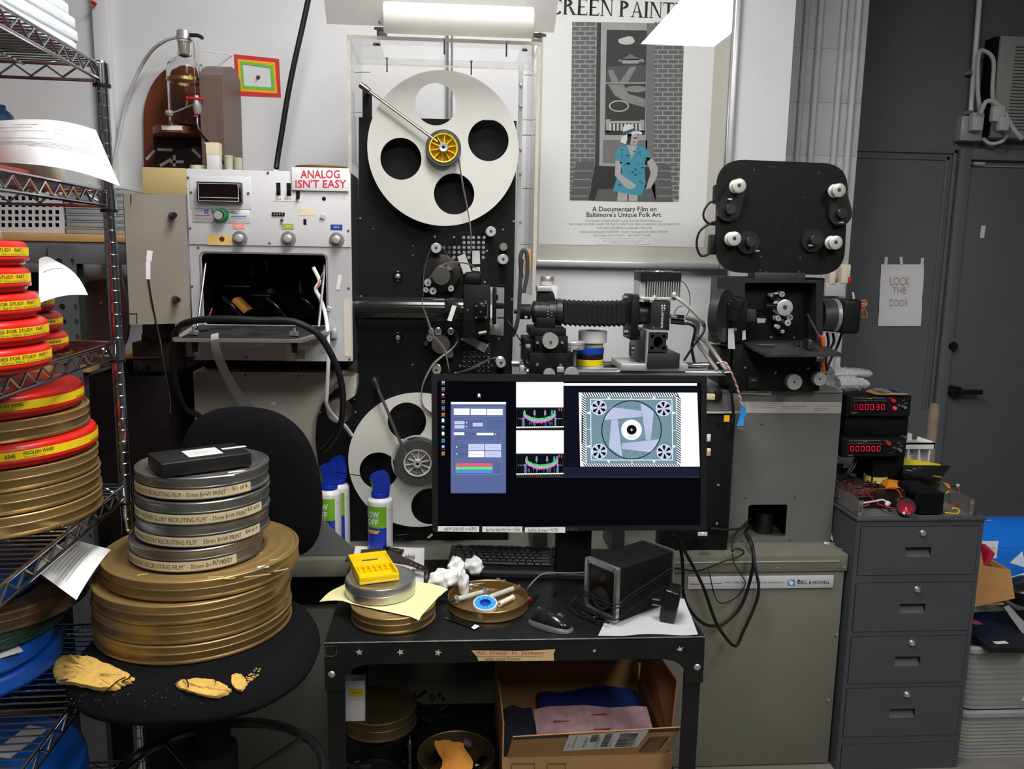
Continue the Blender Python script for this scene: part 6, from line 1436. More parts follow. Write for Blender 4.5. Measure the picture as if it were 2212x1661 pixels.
# ---------------------------------------------------------------- upper grey cabinet
YUC=2.52
t=thing('equipment_cabinet','grey upright equipment cabinet with square opening under the black camera head','cabinet',P(1700,1185,YUC))
uz1=P(1700,842,YUC).z;ux0=P(1583,1000,YUC).x;ux1=P(1808,1000,YUC).x
hx0,hx1,hz0,hz1=Rc(1615,1090,1699,1160,YUC)
mb=MB();mb.plate((0,YUC+.004,0),(1,0,0),(0,0,1),[(ux0,ZB+.001),(ux1,ZB+.001),(ux1,uz1-.012),(ux0,uz1-.012)],[rrect(hx0,hz0,hx1,hz1,.008)],.004);mb.build('front_panel',greym,t)
mb=MB();mb.bb(ux1-.004,ux1,YUC+.0045,2.92,ZB+.001,uz1-.012);mb.bb(ux0,ux0+.004,YUC+.0045,2.92,ZB+.001,uz1-.012);mb.bb(ux0-.10,ux1,YUC-.004,2.92,uz1-.0118,uz1,.006,3);mb.build('case',greym,t)
mb=MB();mb.bb(hx0-.03,hx1+.03,YUC+.18,YUC+.185,ZB+.002,hz1+.03);mb.bb(hx0-.035,hx0-.03,YUC+.006,YUC+.18,ZB+.002,hz1+.03);mb.bb(hx1+.03,hx1+.035,YUC+.006,YUC+.18,ZB+.002,hz1+.03);mb.bb(hx0-.03,hx1+.03,YUC+.006,YUC+.18,hz1+.03,hz1+.035);mb.build('opening_liner',blkm,t)
mb=MB();o_=Vector((hx1-.035,YUC+.1,hz0));mb.cyl(o_-ZU*.03,o_+ZU*.055,.03,n=20);mb.build('inner_motor',M('dim_metal',(0,0,0)),t)
mb=MB();a=Rc(1560,868,1822,892,YUC);mb.bb(a[0]+.035,ux1-.001,YUC-.0008,YUC-.0002,a[2],a[3]);mb.mat(1)
def k5(x,y):return (1500+x/3.692,800+y/3.692)
for s,x0,y0,x1,y1 in(('Lights on. Power.',345,258,410,268),('Check the lamp first',520,255,640,268),('Turn key before run',530,275,650,284),('Set gate and roller',530,292,640,302),('Reset the counter before the film',700,282,890,293),('stop if it sounds wrong',705,298,850,308),('Always turn off main lamp',955,280,1165,292),('when done',955,300,1080,310),('clean gate',955,316,1030,326)):mb.ptext(s,*k5(x0,y0),*k5(x1,y1),YUC-.0011)
mb.build('written_tape',[M('translucent_tape',S(172,170,164),.45,var=.04),M('pencil',(0,0,0))],t)
mb=MB();a=Rc(1633,841,1665,852,YUC);mb.bb(a[0],a[1],YUC-.006,YUC-.0052,a[2],a[3]+.0);a2=Rc(1600,843,1632,851,YUC);mb.bb(a2[0],a2[1],YUC-.006,YUC-.0052,a2[2],a2[3]);mb.mat(1);mb.ptext('Printer',1636,843,1660,850,YUC-.0064);mb.build('paper_label',[M('label_paper',S(206,204,198),.6,var=.03),ink],t)
mb=MB()
for x,y in((408,1015),(798,1011),(377,1360),(762,1355),(535,430)):p=P(*k5(x,y),YUC);mb.cyl((p.x,YUC-.0003,p.z),(p.x,YUC-.002,p.z),.003,n=8)
mb.build('screws',dsteel,t)
t=thing('switch_panel','black panel with two small switches between monitor and grey cabinet','panel',P(1540,1195,2.45))
pxa=P(1500,1000,2.45).x;pxb=P(1582,1000,2.45).x;pz=P(1550,893,2.45).z
MB().bb(.66,pxb,2.45,2.515,ZB+.001,pz,.003).build('panel',blkp,t)
MB().bb(.66,pxb+.004,2.44,2.516,pz+.001,pz+.006,.001).build('ledge',alum,t)
mb=MB();mb.bb(.66,pxb+.02,2.455,2.519,pz+.007,pz+.055,.003);mb.build('grey_top',greym,t)
for y,m in((945,white),(976,M('amber_switch',S(226,160,60),.4,var=.05))):
    a=Rc(1526,y-8,1534,y+8,2.45);mb=MB();mb.bb(a[0],a[1],2.444,2.4495,a[2],a[3],.001);mb.mat(1);zc=a[2]+(a[3]-a[2])*.65;mb.bb(a[0]+.001,a[1]-.001,2.4425,2.4438,a[2]+.003,zc);mb.build('switch',[white,m],t)
a=Rc(1508,850,1545,862,2.45);mb=MB();mb.bb(a[0],a[1],2.438,2.4545,a[2],a[3],.001);mb.build('micro_switch',cream,t);a=Rc(1543,843,1560,866,2.44);MB().bb(a[0],a[1],2.438,2.4545,a[2],a[3],.002).build('limit_switch',blk,t)
mb=MB()
for x,y in((1551,1047),(1548,1130)):p=P(x,y,2.45);mb.cyl((p.x,2.4497,p.z),(p.x,2.446,p.z),.0038,n=10)
mb.build('screws',steel,t)
# ---------------------------------------------------------------- black camera head with magazine plate
def kx(x,y):return (1480+x/3.133,330+y/3.133)
YM=2.54
t=thing('film_camera','old black camera head with film rollers and open chamber on the grey cabinet','film camera',(P(1680,838,YM).x,YM,uz1+.0005))
zb0=uz1+.0005
cs=[kx(*q) for q in((405,48),(935,73),(1100,225),(1080,640),(905,822),(390,808),(218,640),(238,225))]
def corner(pts,k=.5,n=7):
    o=[];N=len(pts)
    for i in range(0,N,2):
        a,b=pts[i],pts[(i+1)%N];o.append(a);o.append(b)
    return o
# outline: four straight sides joined by quarter arcs
TL,TR,BR,BL=[kx(*q) for q in((222,40),(1108,76),(1075,832),(208,808))]
def arcq(c,a,b,n=8):
    return [((1-u)**2*a[0]+2*u*(1-u)*c[0]+u*u*b[0],(1-u)**2*a[1]+2*u*(1-u)*c[1]+u*u*b[1]) for u in [i/n for i in range(n+1)]]
def lerp2(a,b,u):return (a[0]+(b[0]-a[0])*u,a[1]+(b[1]-a[1])*u)
out=arcq(TL,lerp2(TL,BL,.25),lerp2(TL,TR,.21))+arcq(TR,lerp2(TR,TL,.2),lerp2(TR,BR,.24))+arcq(BR,lerp2(BR,TR,.24),lerp2(BR,BL,.22))+arcq(BL,lerp2(BL,BR,.21),lerp2(BL,TL,.23))
MB().pplate(out,[],YM,.014).build('magazine_plate',blkp,t)
mb=MB()
for x,y,r in((465,115,7),(903,137,7),(568,92,4),(588,95,4),(612,98,4),(513,703,8),(778,711,8),(507,796,8),(547,808,8),(770,804,9),(545,298,4),(800,303,4),(667,365,4),(667,380,4),(660,445,3),(552,463,4),(615,491,4),(748,468,4),(985,475,5),(243,682,4)):
    p=P(*kx(x,y),YM);R=r/3.133*dep(p)/F;mb.cyl((p.x,YM-.0003,p.z),(p.x,YM-.002,p.z),R,n=8)
mb.build('plate_screws',M('worn_screw',S(96,94,90),.4,.7),t)
for (x,y,r),(dx,dy,dr),(nx,ny) in(((368,222,47),(302,385,78),(303,315)),((1044,253,46),(1060,412,80),(1058,473)),((335,581,47),(440,605,78),(488,665)),((1022,607,46),(878,592,78),(850,628))):
    big=kx(dx,dy);p=P(*big,2.515);R=dr/3.133*dep(p)/F;q=P(*kx(x,y),2.515);r2=(r+8)/3.133*dep(q)/F
    # swing arm: hull of two discs
    d=Vector((q.x-p.x,0,q.z-p.z));L_=d.length;an=math.atan2(d.z,d.x);be=math.acos(max(-1,min(1,(R-r2)/L_)));o=[]
    if y<400:
        for i in range(25):a=an+be+(2*pi-2*be)*i/24;o.append((p.x+R*cos(a),p.z+R*sin(a)))
        for i in range(17):a=an-be+2*be*i/16;o.append((q.x+r2*cos(a),q.z+r2*sin(a)))
    else:
        for i in range(40):a=2*pi*i/40;o.append((p.x+R*cos(a),p.z+R*sin(a)))
        mbb=MB();mbb.cyl((q.x,2.52,q.z),(q.x,YM-.0005,q.z),r2,n=28);mbb.build('roller_boss',blk,t)
    a_=MB().plate((0,YM-.0005,0),(1,0,0),(0,0,1),o,[],.018 if y<400 else .012).build('swing_arm',M('arm_black',(.014,.014,.014),.4,var=.2),t)
    roller(t,*kx(x,y),r/3.133,2.485,YM-.020-2.485,m=M('turned_pale_steel',(.64,.62,.58),.36,.4,var=.12,scale=14))
    pk=P(*kx(dx+8,dy-3),2.50);rk=33/3.133*dep(pk)/F;MB().lathe([(0,0),(rk*.93,0),(rk,.001),(rk,.02),(0,.02)],(pk.x,2.50,pk.z),'Y',24).build('arm_knob',M('dark_turned',(.10,.10,.10),.35,.9,var=.15),t)
    pn=P(*kx(nx,ny),2.505);mb=MB();mb.cyl(pn+XU*.006,pn-XU*.006,.003,n=10);mb.cyl((pn.x,2.505,pn.z),(pn.x,YM-.02,pn.z),.0035,n=8);mb.build('arm_pin',steel,t)
for x0,y0,x1,y1 in((212,210,245,345),(178,552,222,690)):
    a=Rc(*kx(x0,y0),*kx(x1,y1),2.555);MB().bb(a[0],a[1],2.556,2.60,a[2],a[3],.006).build('side_connector',blk,t)
mb=MB();mb.ptube([(*kx(x,y),2.57) for x,y in((215,322),(165,340),(130,390),(126,440),(160,478),(215,487))],.0035,8);mb.ptube([(*kx(x,y),2.57) for x,y in((218,462),(150,490),(95,540),(78,620),(100,690),(140,695),(185,672))],.0038,8);mb.build('loop_cable',blk,t)
mb=MB();a=Rc(*kx(475,812),*kx(820,850),2.53);mb.bb(a[0],a[1],2.535,2.60,a[2]-.006,a[3],.002);mb.build('mount_bracket',M('grey_black_bracket',(.03,.03,.03),.5,var=.2),t)
# body box with recessed chamber
def KX(mb,x0,y0,x1,y1,Y0,Y1,bev=.002):a=Rc(*kx(x0,y0),*kx(x1,y1),Y0);mb.bb(a[0],a[1],Y0,Y1,a[2],a[3],bev);return a
YB=2.50
A_=[(215,840),(380,848),(930,872),(930,1290),(380,1290),(270,1285),(210,1000)]
ch=rrect(405,880,888,1282,14)
MB().plate((0,YB+.06,0),(1,0,0),(0,0,1),[(P(*kx(*q),YB).x,P(*kx(*q),YB).z) for q in((215,838),(400,848),(935,866),(930,1295),(240,1295))],[[(P(*kx(*q),YB).x,P(*kx(*q),YB).z) for q in ch]],.06).build('body_front',M('body_black_enamel',(.02,.02,.021),.4,var=.2,scale=12),t)
mb=MB();KX(mb,215,842,930,1295,YB+.062,YB+.14);mb.build('body_back',blkp,t)
for x,y,r,Yf,L_ in((677,1048,55,YB+.01,.045),(657,957,20,YB+.02,.035),(585,963,13,YB+.03,.02),(632,1120,20,YB+.02,.03),(710,1115,22,YB+.025,.03),(697,1152,21,YB+.015,.035),(630,1178,14,YB+.02,.02),(662,1210,13,YB+.03,.02)):
    roller(t,*kx(x,y),r/3.133,Yf,L_,m=M('bright_roller',(.62,.62,.62),.3,.5,var=.06),nm='chamber_roller')
mb=MB();
for x0,y0,x1,y1 in((575,940,700,1000),(610,1120,715,1215)):KX(mb,x0,y0,x1,y1,YB+.035,YB+.058,.01)
mb.cyl(P(*kx(540,1038),YB+.03),P(*kx(620,1042),YB+.03),.010,n=16);mb.build('sprocket_bracket',blkg,t)
mb=MB();KX(mb,410,1060,480,1145,YB+.005,YB+.04,.002);mb.build('lens_block',M('olive_black',(.025,.025,.022),.5),t);mb=MB();mb.add([P(*kx(x,y),YB+.004) for x,y in((485,1120),(548,1122),(540,1150),(490,1152))],[(0,1,2,3)]);mb.build('clear_tab',M('cloudy_clear_plastic',(0,0,0)),t)
# round drum at the left, seen at an angle
pd=P(*kx(300,1100),2.46);r_=(P(*kx(150,920),2.46).z-P(*kx(150,1280),2.46).z)/2
dx=Euler((0,0,radians(-38))).to_matrix()@XU
cc_=P(*kx(215,1100),2.47)
mb=MB();mb.lathe([(0,0),(r_*.97,0),(r_,.003),(r_,.028),(0,.028)],cc_,dx,44);mb.build('shutter_drum',M('drum_dark_enamel',(.03,.03,.031),.35,var=.25,scale=10),t)
mb=MB();mb.cyl(cc_-dx*.001+Vector((0,0,-.003)),cc_-dx*.004+Vector((0,0,-.003)),.009,n=16);mb.build('drum_hole',blkm,t);e_=cc_-dx*.004+Vector((-.010,-.01,.014));mb=MB();mb.cyl(e_+ZU*.02,e_-ZU*.02,.003,n=8);mb.cyl(e_-ZU*.012,e_-ZU*.02,.007,n=12);mb.build('drum_lever',dsteel,t)
mb=MB();KX(mb,270,995,420,1280,YB-.03,YB-.002,.004);mb.build('drum_mount',blkp,t)
# tilted eyepiece
e0=P(*kx(320,1125),2.45);e1=P(*kx(365,1000),2.43);d=(e1-e0).normalized();mb=MB();mb.lathe([(0,0),(.015,0),(.017,.01),(.017,.038),(.019,.040),(.019,(e1-e0).length+.006),(.016,(e1-e0).length+.008),(.015,(e1-e0).length),(0,(e1-e0).length-.001)],e0,d,28);mb.build('eyepiece',M('lens_black',(0,0,0)),t)
mb=MB()
for x,y in((285,1022),(270,1193),(338,1195),(578,1247),(735,1250)):p=P(*kx(x,y),YB-.03 if x<400 else YB+.058);mb.cyl(p,p-YU*.004,.0045 if x<400 else .003,n=10)
mb.build('bright_screws',steel,t)
mb=MB();mb.add([P(*kx(x,y),2.466) for x,y in((292,1190),(330,1186),(338,1328),(290,1325))],[(0,1,2,3)]);mb.add([P(*kx(x,y),2.466) for x,y in((388,1205),(408,1200),(412,1262),(386,1268))],[(0,1,2,3)]);mb.build('tape_pieces',M('grey_white_tape',S(196)),t)
# fold-down chamber door and stay
z1=P(*kx(600,1283),YB).z;zf=z1-.006
F0,F1=P(*kx(552,1368),2.36),P(*kx(1075,1362),2.36);B0,B1=P(*kx(385,1283),YB-.004),P(*kx(905,1288),YB-.004)
mb=MB();tp=[F0,F1,B1,B0];mb.add(tp+[q-ZU*.007 for q in tp],[(0,1,2,3),(7,6,5,4),(0,4,5,1),(1,5,6,2),(2,6,7,3),(3,7,4,0)]);mb.build('chamber_door',M('worn_black_door',(.045,.045,.047),.4,.4,var=.4,scale=14),t)
def onD(u,v):return (F0*(1-u)+F1*u)*(1-v)+(B0*(1-u)+B1*u)*v
mb=MB();q=onD(.25,.8);mb.box(q+ZU*.0006,(.05,.03,.0006));mb.build('door_label',M('dull_tan',S(120,108,88),.6,var=.1),t)
mb=MB();q=onD(.68,.45);mb.bb(q.x-.008,q.x+.006,q.y-.02,q.y+.02,q.z+.001,q.z+.03,.002);q2=onD(.62,.7);mb.cyl(q2+ZU*.001,q2+ZU*.012,.006,n=12);q3=onD(.7,.03);mb.bb(q3.x-.012,q3.x+.012,q3.y-.006,q3.y+.002,q3.z-.022,q3.z-.008,.002);mb.build('door_latch',dsteel,t)
mb=MB();mb.cyl(P(*kx(830,1095),YB+.02),P(*kx(908,1245),2.43),.0045,n=8);mb.mat(1);mb.cyl(P(*kx(905,1236),2.43),P(*kx(912,1250),2.43),.0055,n=10);mb.build('door_stay',[dsteel,M('magenta_ring',(0,0,0))],t)
# base block
a=Rc(*kx(240,1365),*kx(920,1590),2.49);mb=MB();mb.bb(a[0]+.035,a[1],2.49,2.62,zb0,z1-.004,.003);mb.bb(a[0],a[0]+.034,2.50,2.62,zb0+.02,z1-.02,.002);mb.build('base_block',blkp,t)
mb=MB();KX(mb,430,1520,492,1595,2.47,2.489);mb.mat(1)
for x in(455,472):p=P(*kx(x,1540),2.47);mb.cyl(p,p-YU*.003,.0025,n=10)
mb.build('toggle_box',[blk,chrome],t)
mb=MB();
for x,y in((405,1453),(830,1458),(610,1488)):p=P(*kx(x,y),2.49);mb.cyl(p,p-YU*.003,.0035,n=10)
mb.build('base_screws',steel,t)
for x,y,r in((742,1553,53),(915,1532,46)):
    p=P(*kx(x,y),2.455);R=r/3.133*dep(p)/F;mb=MB();mb.lathe([(.003,.001),(R*.95,0),(R,.001),(R,.022),(R*.5,.024),(R*.4,.0345)],(p.x,2.455,max(p.z,zb0-.012)),'Y',36);mb.build('silver_knob',M('spun_aluminium',(0,0,0)),t)
mb=MB();p=P(*kx(975,1510),2.47);mb.cyl(p-XU*.012,p+XU*.012,.010,n=14);mb.cyl(p+XU*.0,p+Vector((.004,-.018,.016)),.005,n=10);mb.build('chrome_fitting',chrome,t)
# motor on the right
pm_=P(*kx(905,1100),2.57);rm=(P(*kx(905,978),2.57).z-P(*kx(905,1215),2.57).z)/2
mb=MB();x2=P(*kx(990,1100),2.57).x;x3=P(*kx(1140,1100),2.57).x
mb.lathe([(0,0),(rm*.92,0),(rm*.92,x2-pm_.x),(0,x2-pm_.x)],pm_,(1,0,0),36);mb.build('motor_body',M('motor_dark_grey',(.05,.05,.052),.4,.3,var=.15),t)
mb=MB();mb.lathe([(0,0),(rm*.96,0),(rm*.96,.012),(0,.012)],(x2+.0005,pm_.y,pm_.z),(1,0,0),36);mb.build('motor_flange',steel,t)
MB().box(((x2+x3)/2+.007,pm_.y,pm_.z),(x3-x2-.014,rm*1.9,rm*1.95),None,.012,3).build('encoder_box',blkp,t)
wm=M('copper_orange_wire',S(196,110,50),.4,var=.1);mb=MB()
for k in range(9):
    s=random.random;a=P(*kx(1142,1020+s()*90),pm_.y-.02);mb.tube([a,a+Vector((.015+.02*s(),-.01*s(),.02*(s()-.5)+.01)),a+Vector((.03+.01*s(),-.01*s(),.03*(s()-.4))),a+Vector((.02*s()+.01,0,-.03*s()))],.0011,5,smooth=4)
mb.mat(1);mb.pbox(*kx(1142,1040),*kx(1165,1068),pm_.y-.03,.01);mb.ptube([(*kx(1135,945),pm_.y-.02),(*kx(1140,970),pm_.y-.02),(*kx(1142,990),pm_.y-.02)],.003,6);mb.build('loose_wires',[wm,M('cream_plastic',(0,0,0))],t)
mb=MB();mb.ptube([(*kx(930,1240),2.45),(*kx(935,1330),2.46),(*kx(930,1420),2.46),(*kx(938,1485),2.47)],.006,8);mb.build('orange_strap',M('orange_strap',S(226,104,30),.5,var=.05),None,'orange strap hanging at the right of the camera head','strap')
for w_,pts in (('left',((960,1215),(970,1290),(955,1370),(950,1470))),('right',((1060,1220),(1030,1310),(985,1400),(955,1480))),('short middle',((1000,1220),(1005,1280),(975,1340)))):
    mb=MB();mb.ptube([(*kx(x,y),2.60) for x,y in pts],.0045,8);mb.build('motor_cable',blk,None,w_+' black cable running down from the camera motor','cable')
# pipe cap / switch box on the pillar
t=thing('wall_switch_box','pale wall box with taped pipes on the block pillar','switch box',P(1803,650,PYY-.04))
mb=MB();KX(mb,950,880,1085,970,PYY-.07,PYY-.002);mb.build('box',M('pale_cable',(0,0,0)),t)
mb=MB();KX(mb,1060,755,1120,885,PYY-.075,PYY-.03,.004);KX(mb,980,800,1020,890,PYY-.075,PYY-.03,.004);mb.build('taped_pipe',M('ivory_tape',(0,0,0)),t)
mb=MB();KX(mb,1105,840,1125,880,PYY-.08,PYY-.07);mb.build('red_tab',M('red_tab',S(200,40,40),.5),t)
# ---------------------------------------------------------------- drawer cabinet
def k7r(x,y):return (1780+x/2.961,1100+y/2.961)
YF=2.372
fm=M('slate_cabinet_enamel',S(66,69,74),.5,.0,var=.05,scale=8,bump=.03)
fx0,fx1=1.150,1.528
fx0=P(*k7r(190,90),YF).x+.010;fx1=P(*k7r(1015,90),YF).x+.004;fz1=P(1985,1125,YF).z
t=thing('drawer_cabinet','slate grey steel drawer cabinet with five locked drawers','drawer cabinet',((fx0+fx1)/2,YF+.3,FZ))
fr_=[(215,108,985,420),(180,468,932,780),(135,812,880,1112),(100,1140,832,1450)]
zs=[]
for x0,y0,x1,y1 in fr_:
    xm=(x0+x1)/2;zs.append((P(*k7r(xm,(y0+y0-4)/2),YF).z,P(*k7r(xm,y1),YF).z))
zs.append((P(*k7r(430,1495),YF).z,zs[-1][1]-.028-.20))
xi0,xi1=fx0+.013,fx1-.013
hol=[[(xi0,b),(xi1,b),(xi1,a),(xi0,a)] for a,b in zs]
MB().plate((0,YF+.006,0),(1,0,0),(0,0,1),[(fx0,FZ),(fx1,FZ),(fx1,fz1),(fx0,fz1)],hol,.006).build('front_frame',fm,t)
mb=MB();mb.bb(fx0,fx0+.003,YF+.0065,YF+.62,FZ,fz1-.003);mb.bb(fx1-.003,fx1,YF+.0065,YF+.62,FZ,fz1-.003);mb.bb(fx0,fx1,YF+.617,YF+.62,FZ,fz1-.003);mb.bb(fx0-.004,fx1+.006,YF-.006,YF+.62,fz1+.0005,fz1+.012,.003);mb.build('carcass',fm,t)
for i,(a,b) in enumerate(zs):
    g_=.0022;xm=(xi0+xi1)/2;w_=.085;hz=b+(a-b)*.47
    hw=[(xm-w_/2,hz-.016),(xm+w_/2,hz-.016),(xm+w_/2,hz+.016),(xm-w_/2,hz+.016)]
    mb=MB();mb.plate((0,YF+.008,0),(1,0,0),(0,0,1),[(xi0+g_,b+g_),(xi1-g_,b+g_),(xi1-g_,a-g_),(xi0+g_,a-g_)],[hw] if i<4 else [],.010);mb.bb(xi0+.006,xi1-.006,YF+.009,YF+.4,b+.012,b+.014)
    d=mb.build('drawer',fm,t)
    if i<4:
        mb=MB();mb.add([(xm-w_/2,YF+.030,hz+.018),(xm+w_/2,YF+.030,hz+.018),(xm+w_/2,YF+.0,hz-.016),(xm-w_/2,YF+.0,hz-.016),(xm-w_/2,YF+.0085,hz+.017),(xm+w_/2,YF+.0085,hz+.017)],[(0,1,2,3),(0,4,5,1),(0,3,4),(1,5,2)]);mb.build('recessed_pull',fm,d)
        mb=MB();zl=a-(a-b)*.14;mb.lathe([(0,.006),(.003,.006),(.0032,.0072),(.007,.0072),(.0105,.004),(.0115,0)],(xm+.008,YF-.0025,zl),(0,-1,0),24);mb.build('lock',chrome,d)
# tray with counters
TZ=fz1+.0125
tx0=P(1803,1090,2.450).x;tx1=P(2118,1088,2.350).x;zt1=TZ+.052
tm=M('grey_tray_steel',S(128,128,126),.4,.5,var=.1,scale=8)
t=thing('parts_tray','shallow grey metal tray full of wires on the drawer cabinet','tray',((tx0+tx1)/2,2.600,TZ))
fl=P(1832,1110,2.350).x;fr2=P(2117,1090,2.350).x
mb=MB();ty0=2.378;mb.bb(fx0+.004,fr2,ty0,2.830,TZ,TZ+.002);mb.bb(fx0+.004,fx0+.006,ty0,2.830,TZ,zt1);mb.bb(fr2-.002,fr2,ty0,2.830,TZ,zt1);mb.bb(fx0+.004,fr2,2.828,2.830,TZ,zt1)
mb.bb(fx0+.004,fx0+.018,ty0-.001,ty0+.001,TZ,zt1);mb.bb(fr2-.014,fr2,ty0-.001,ty0+.001,TZ,zt1);mb.build('pan',tm,t)
mb=MB()
for X in(fx0+.011,fr2-.007):
    for z in(TZ+.01,TZ+.04):mb.cyl((X,ty0-.001,z),(X,ty0-.004,z),.003,n=8)
mb.build('flange_screws',chrome,t)
def kc(x,y):return (1780+x/5.12,820+y/5.12)
seg={'0':'abcdef','3':'abcdg','1':'bc'}
led=M('red_led_digit',(.8,.012,.07),.5,emit=1.1);ledd=M('dim_led_digit',(.3,.006,.03),.5,emit=1.0)
def counter(lab,x0,y0,x1,y1,Yc,num,dx0,dx1,dy0,dy1,dim=()):
    a=Rc(*kc(x0,y0),*kc(x1,y1),Yc);t=thing('digital_counter',lab,'digital counter',((a[0]+a[1])/2,Yc,a[2]),'red digit counters')
    MB().bb(a[0],a[1],Yc,Yc+.14,a[2],a[3],.002).build('case',blkp,t)
    mb=MB();fm_=a[0]+.008;mb.bb(fm_,a[1]-.002,Yc-.004,Yc-.0003,a[2]+.004,a[3]-.004,.001);fc=mb.build('front_panel',blk,t);Yq=Yc-.0044
    w0=Rc(*kc(dx0-22,dy0-18),*kc(dx1+22,dy1+18),Yc);mb=MB();mb.bb(w0[0],w0[1],Yq-.0008,Yq,w0[2],w0[3]);mb.build('display_window',M('dark_red_window',(0,0,0)),t)
    n=len(num);dw=(dx1-dx0)/(n-1+.62)
    for half in(0,1):
        mb=MB();any_=False
        for i,c in enumerate(num):
            if (i in dim)!=bool(half):continue
            any_=True;X0=dx0+dw*i;X1=X0+dw*.55;ym=(dy0+dy1)/2;wd=7.5
            S_={'a':((X0,dy0),(X1,dy0)),'b':((X1,dy0),(X1,ym)),'c':((X1,ym),(X1,dy1)),'d':((X0,dy1),(X1,dy1)),'e':((X0,ym),(X0,dy1)),'f':((X0,dy0),(X0,ym)),'g':((X0,ym),(X1,ym))}
            for s in seg[c]:
                p,q=[P(*kc(*v),Yq-.0012) for v in S_[s]];d=(q-p).normalized();nn_=Vector((-d.z,0,d.x));k=wd/5.12*dep(p)/F/2;p=p+d*k*.9;q=q-d*k*.9
                mb.add([p+nn_*k,q+nn_*k,q+d*k*.7,q-nn_*k,p-nn_*k,p-d*k*.7],[(0,1,2,3,4,5)])
        if any_:mb.build('lit_digits',ledd if half else led,t)
    ox=x0-250;oy=y0-180
    mb=MB();
    for xx0,yy0,xx1,yy1,mi in((325,232,680,235,0),(325,232,328,245,0),(677,232,680,252,0),(480,205,530,214,1),(530,202,680,205,0),(325,204,480,207,0)):mb.mat(mi);q4(mb,*kc(xx0+ox,yy0+oy),*kc(xx1+ox,yy1+oy),Yq-.0002)
    mb.mat(0);mb.ptext('FEET',*kc(430+ox,226+oy),*kc(470+ox,237+oy),Yq-.0004);mb.ptext('RESET',*kc(718+ox,200+oy),*kc(756+ox,210+oy),Yq-.0004);mb.ptext('COUNT',*kc(862+ox,225+oy),*kc(900+ox,236+oy),Yq-.0004);mb.ptext('PRESET',*kc(885+ox,258+oy),*kc(925+ox,268+oy),Yq-.0004);mb.ptext('HOLD',*kc(765+ox,332+oy),*kc(800+ox,344+oy),Yq-.0004);mb.ptext('DURANT',*kc(312+ox,360+oy),*kc(372+ox,376+oy),Yq-.0004)
    mb.build('panel_print',[M('dim_white',(0,0,0)),M('yellow_print',S(200,170,30),.5)],t)
    def kn(x,y,r,m,nm_,L_=.010):p=P(*kc(x+ox,y+oy),Yq);R=r/5.12*dep(p)/F;mb=MB();mb.lathe([(R,0),(R*.9,L_),(0,L_+.001)],(p.x,Yq-.0002,p.z),(0,-1,0),18);mb.build(nm_,m,t)
    kn(755,232,24,M('red_button',S(210,36,40),.3),'reset_button');kn(868,300,18,chrome,'toggle_lever',.018);kn(820,285,8,chrome,'toggle_nut',.006);kn(775,312,16,M('red_lamp',(1,.03,.08),.4,emit=1.2) if num[-2]=='3' else blkg,'indicator')
    return a,t
c1=counter('upper black digital counter reading 000030 beside the grey cabinet',250,178,958,408,2.66,'000030',338,672,272,332,(0,))
c2=counter('lower black digital counter reading 000000 beside the grey cabinet',200,650,905,858,2.64,'000000',295,625,738,790)
a,b=c1[0],c2[0]
def KC(mb,x0,y0,x1,y1,Y0,Y1,bev=.003):q=Rc(*kc(x0,y0),*kc(x1,y1),Y0);mb.bb(q[0],q[1],Y0,Y1,q[2],q[3],bev)
q=Rc(*kc(225,400),*kc(930,650),2.68);mb=MB();mb.bb(q[0],q[1],2.68,2.80,b[3]+.0005,a[2]-.0005,.003);mb.build('black_stand',blkm,None,'matt black box between the two digital counters','stand')
q=Rc(*kc(540,850),*kc(880,1085),2.68);mb=MB();mb.bb(q[0],q[1],2.68,2.80,TZ+.0025,b[2]-.0005,.003);mb.build('black_stand',blkm,None,'matt black box under the lower digital counter','stand')
# top of upper counter: cardboard, bubble wrap, keys
ct_=a[3]+.0005
mb=MB();g=[[PZ(*kc(x,y),ct_+.004+h_) for x,y,h_ in r] for r in([(455,128,.002),(560,165,0),(700,170,.001),(905,166,.004)],[(520,110,.004),(600,138,.002),(740,145,.001),(935,160,.006)])]
mb.sheet(g,.0012).build('cardboard_piece',card,None,'bent brown cardboard piece lying on the upper counter','cardboard')
t=thing('bubble_wrap','crumpled bubble wrap bundle by the top of the grey cabinet','bubble wrap',P(1845,845,2.550))
bw=M('bubble_film',(.92,.93,.94),.15,trans=.75,var=0,ior=1.25,bump=.5,scale=140)
for (x0,y0,x1,y1),Yb in(((1800,797,1886,820),2.570),((1812,815,1880,846),2.540)):
    q=Rc(x0,y0,x1,y1,Yb);g=[];n=14
    for i in range(n+1):
        u=i/n;row=[]
        for j in range(n+1):
            a_=2*pi*j/n;cx_=q[0]+(q[1]-q[0])*u;cz_=(q[2]+q[3])/2;h_=(q[3]-q[2])/2*(1-.5*u*u)*(1+ru(-.25,.3));row.append(Vector((cx_,Yb+.03+.045*cos(a_)*(1-.4*u),cz_+h_*sin(a_))))
        row[-1]=row[0];g.append(row)
    MB().sheet(g,.0006).build('wrap_fold',bw,t,ang=25)
    mb=MB()
    for k in range(80):
        r_=g[random.randint(0,n-1)];p=r_[random.randint(0,n-1)];mb.lathe([(.004,0),(.003,.0022),(0,.003)],p,(ru(-.4,.4),-1,ru(-.2,.8)),7)
    o=mb.build('bubbles',bw,t);o['kind']='stuff'
mb=MB()
for k in range(7):
    p=PZ(*kc(560+20*k,108+4*k),ct_+.010+.003*(k%3));mb.tube([p+Vector((.008*cos(6.283*i/14),.008*sin(6.283*i/14),.003*sin(6.283*i/7))) for i in range(14)],.0014,6,closed=True)
    mb.box(p+Vector((.010,0,.002)),(.020,.007,.002),(.2,.3,ru(-1,1)))
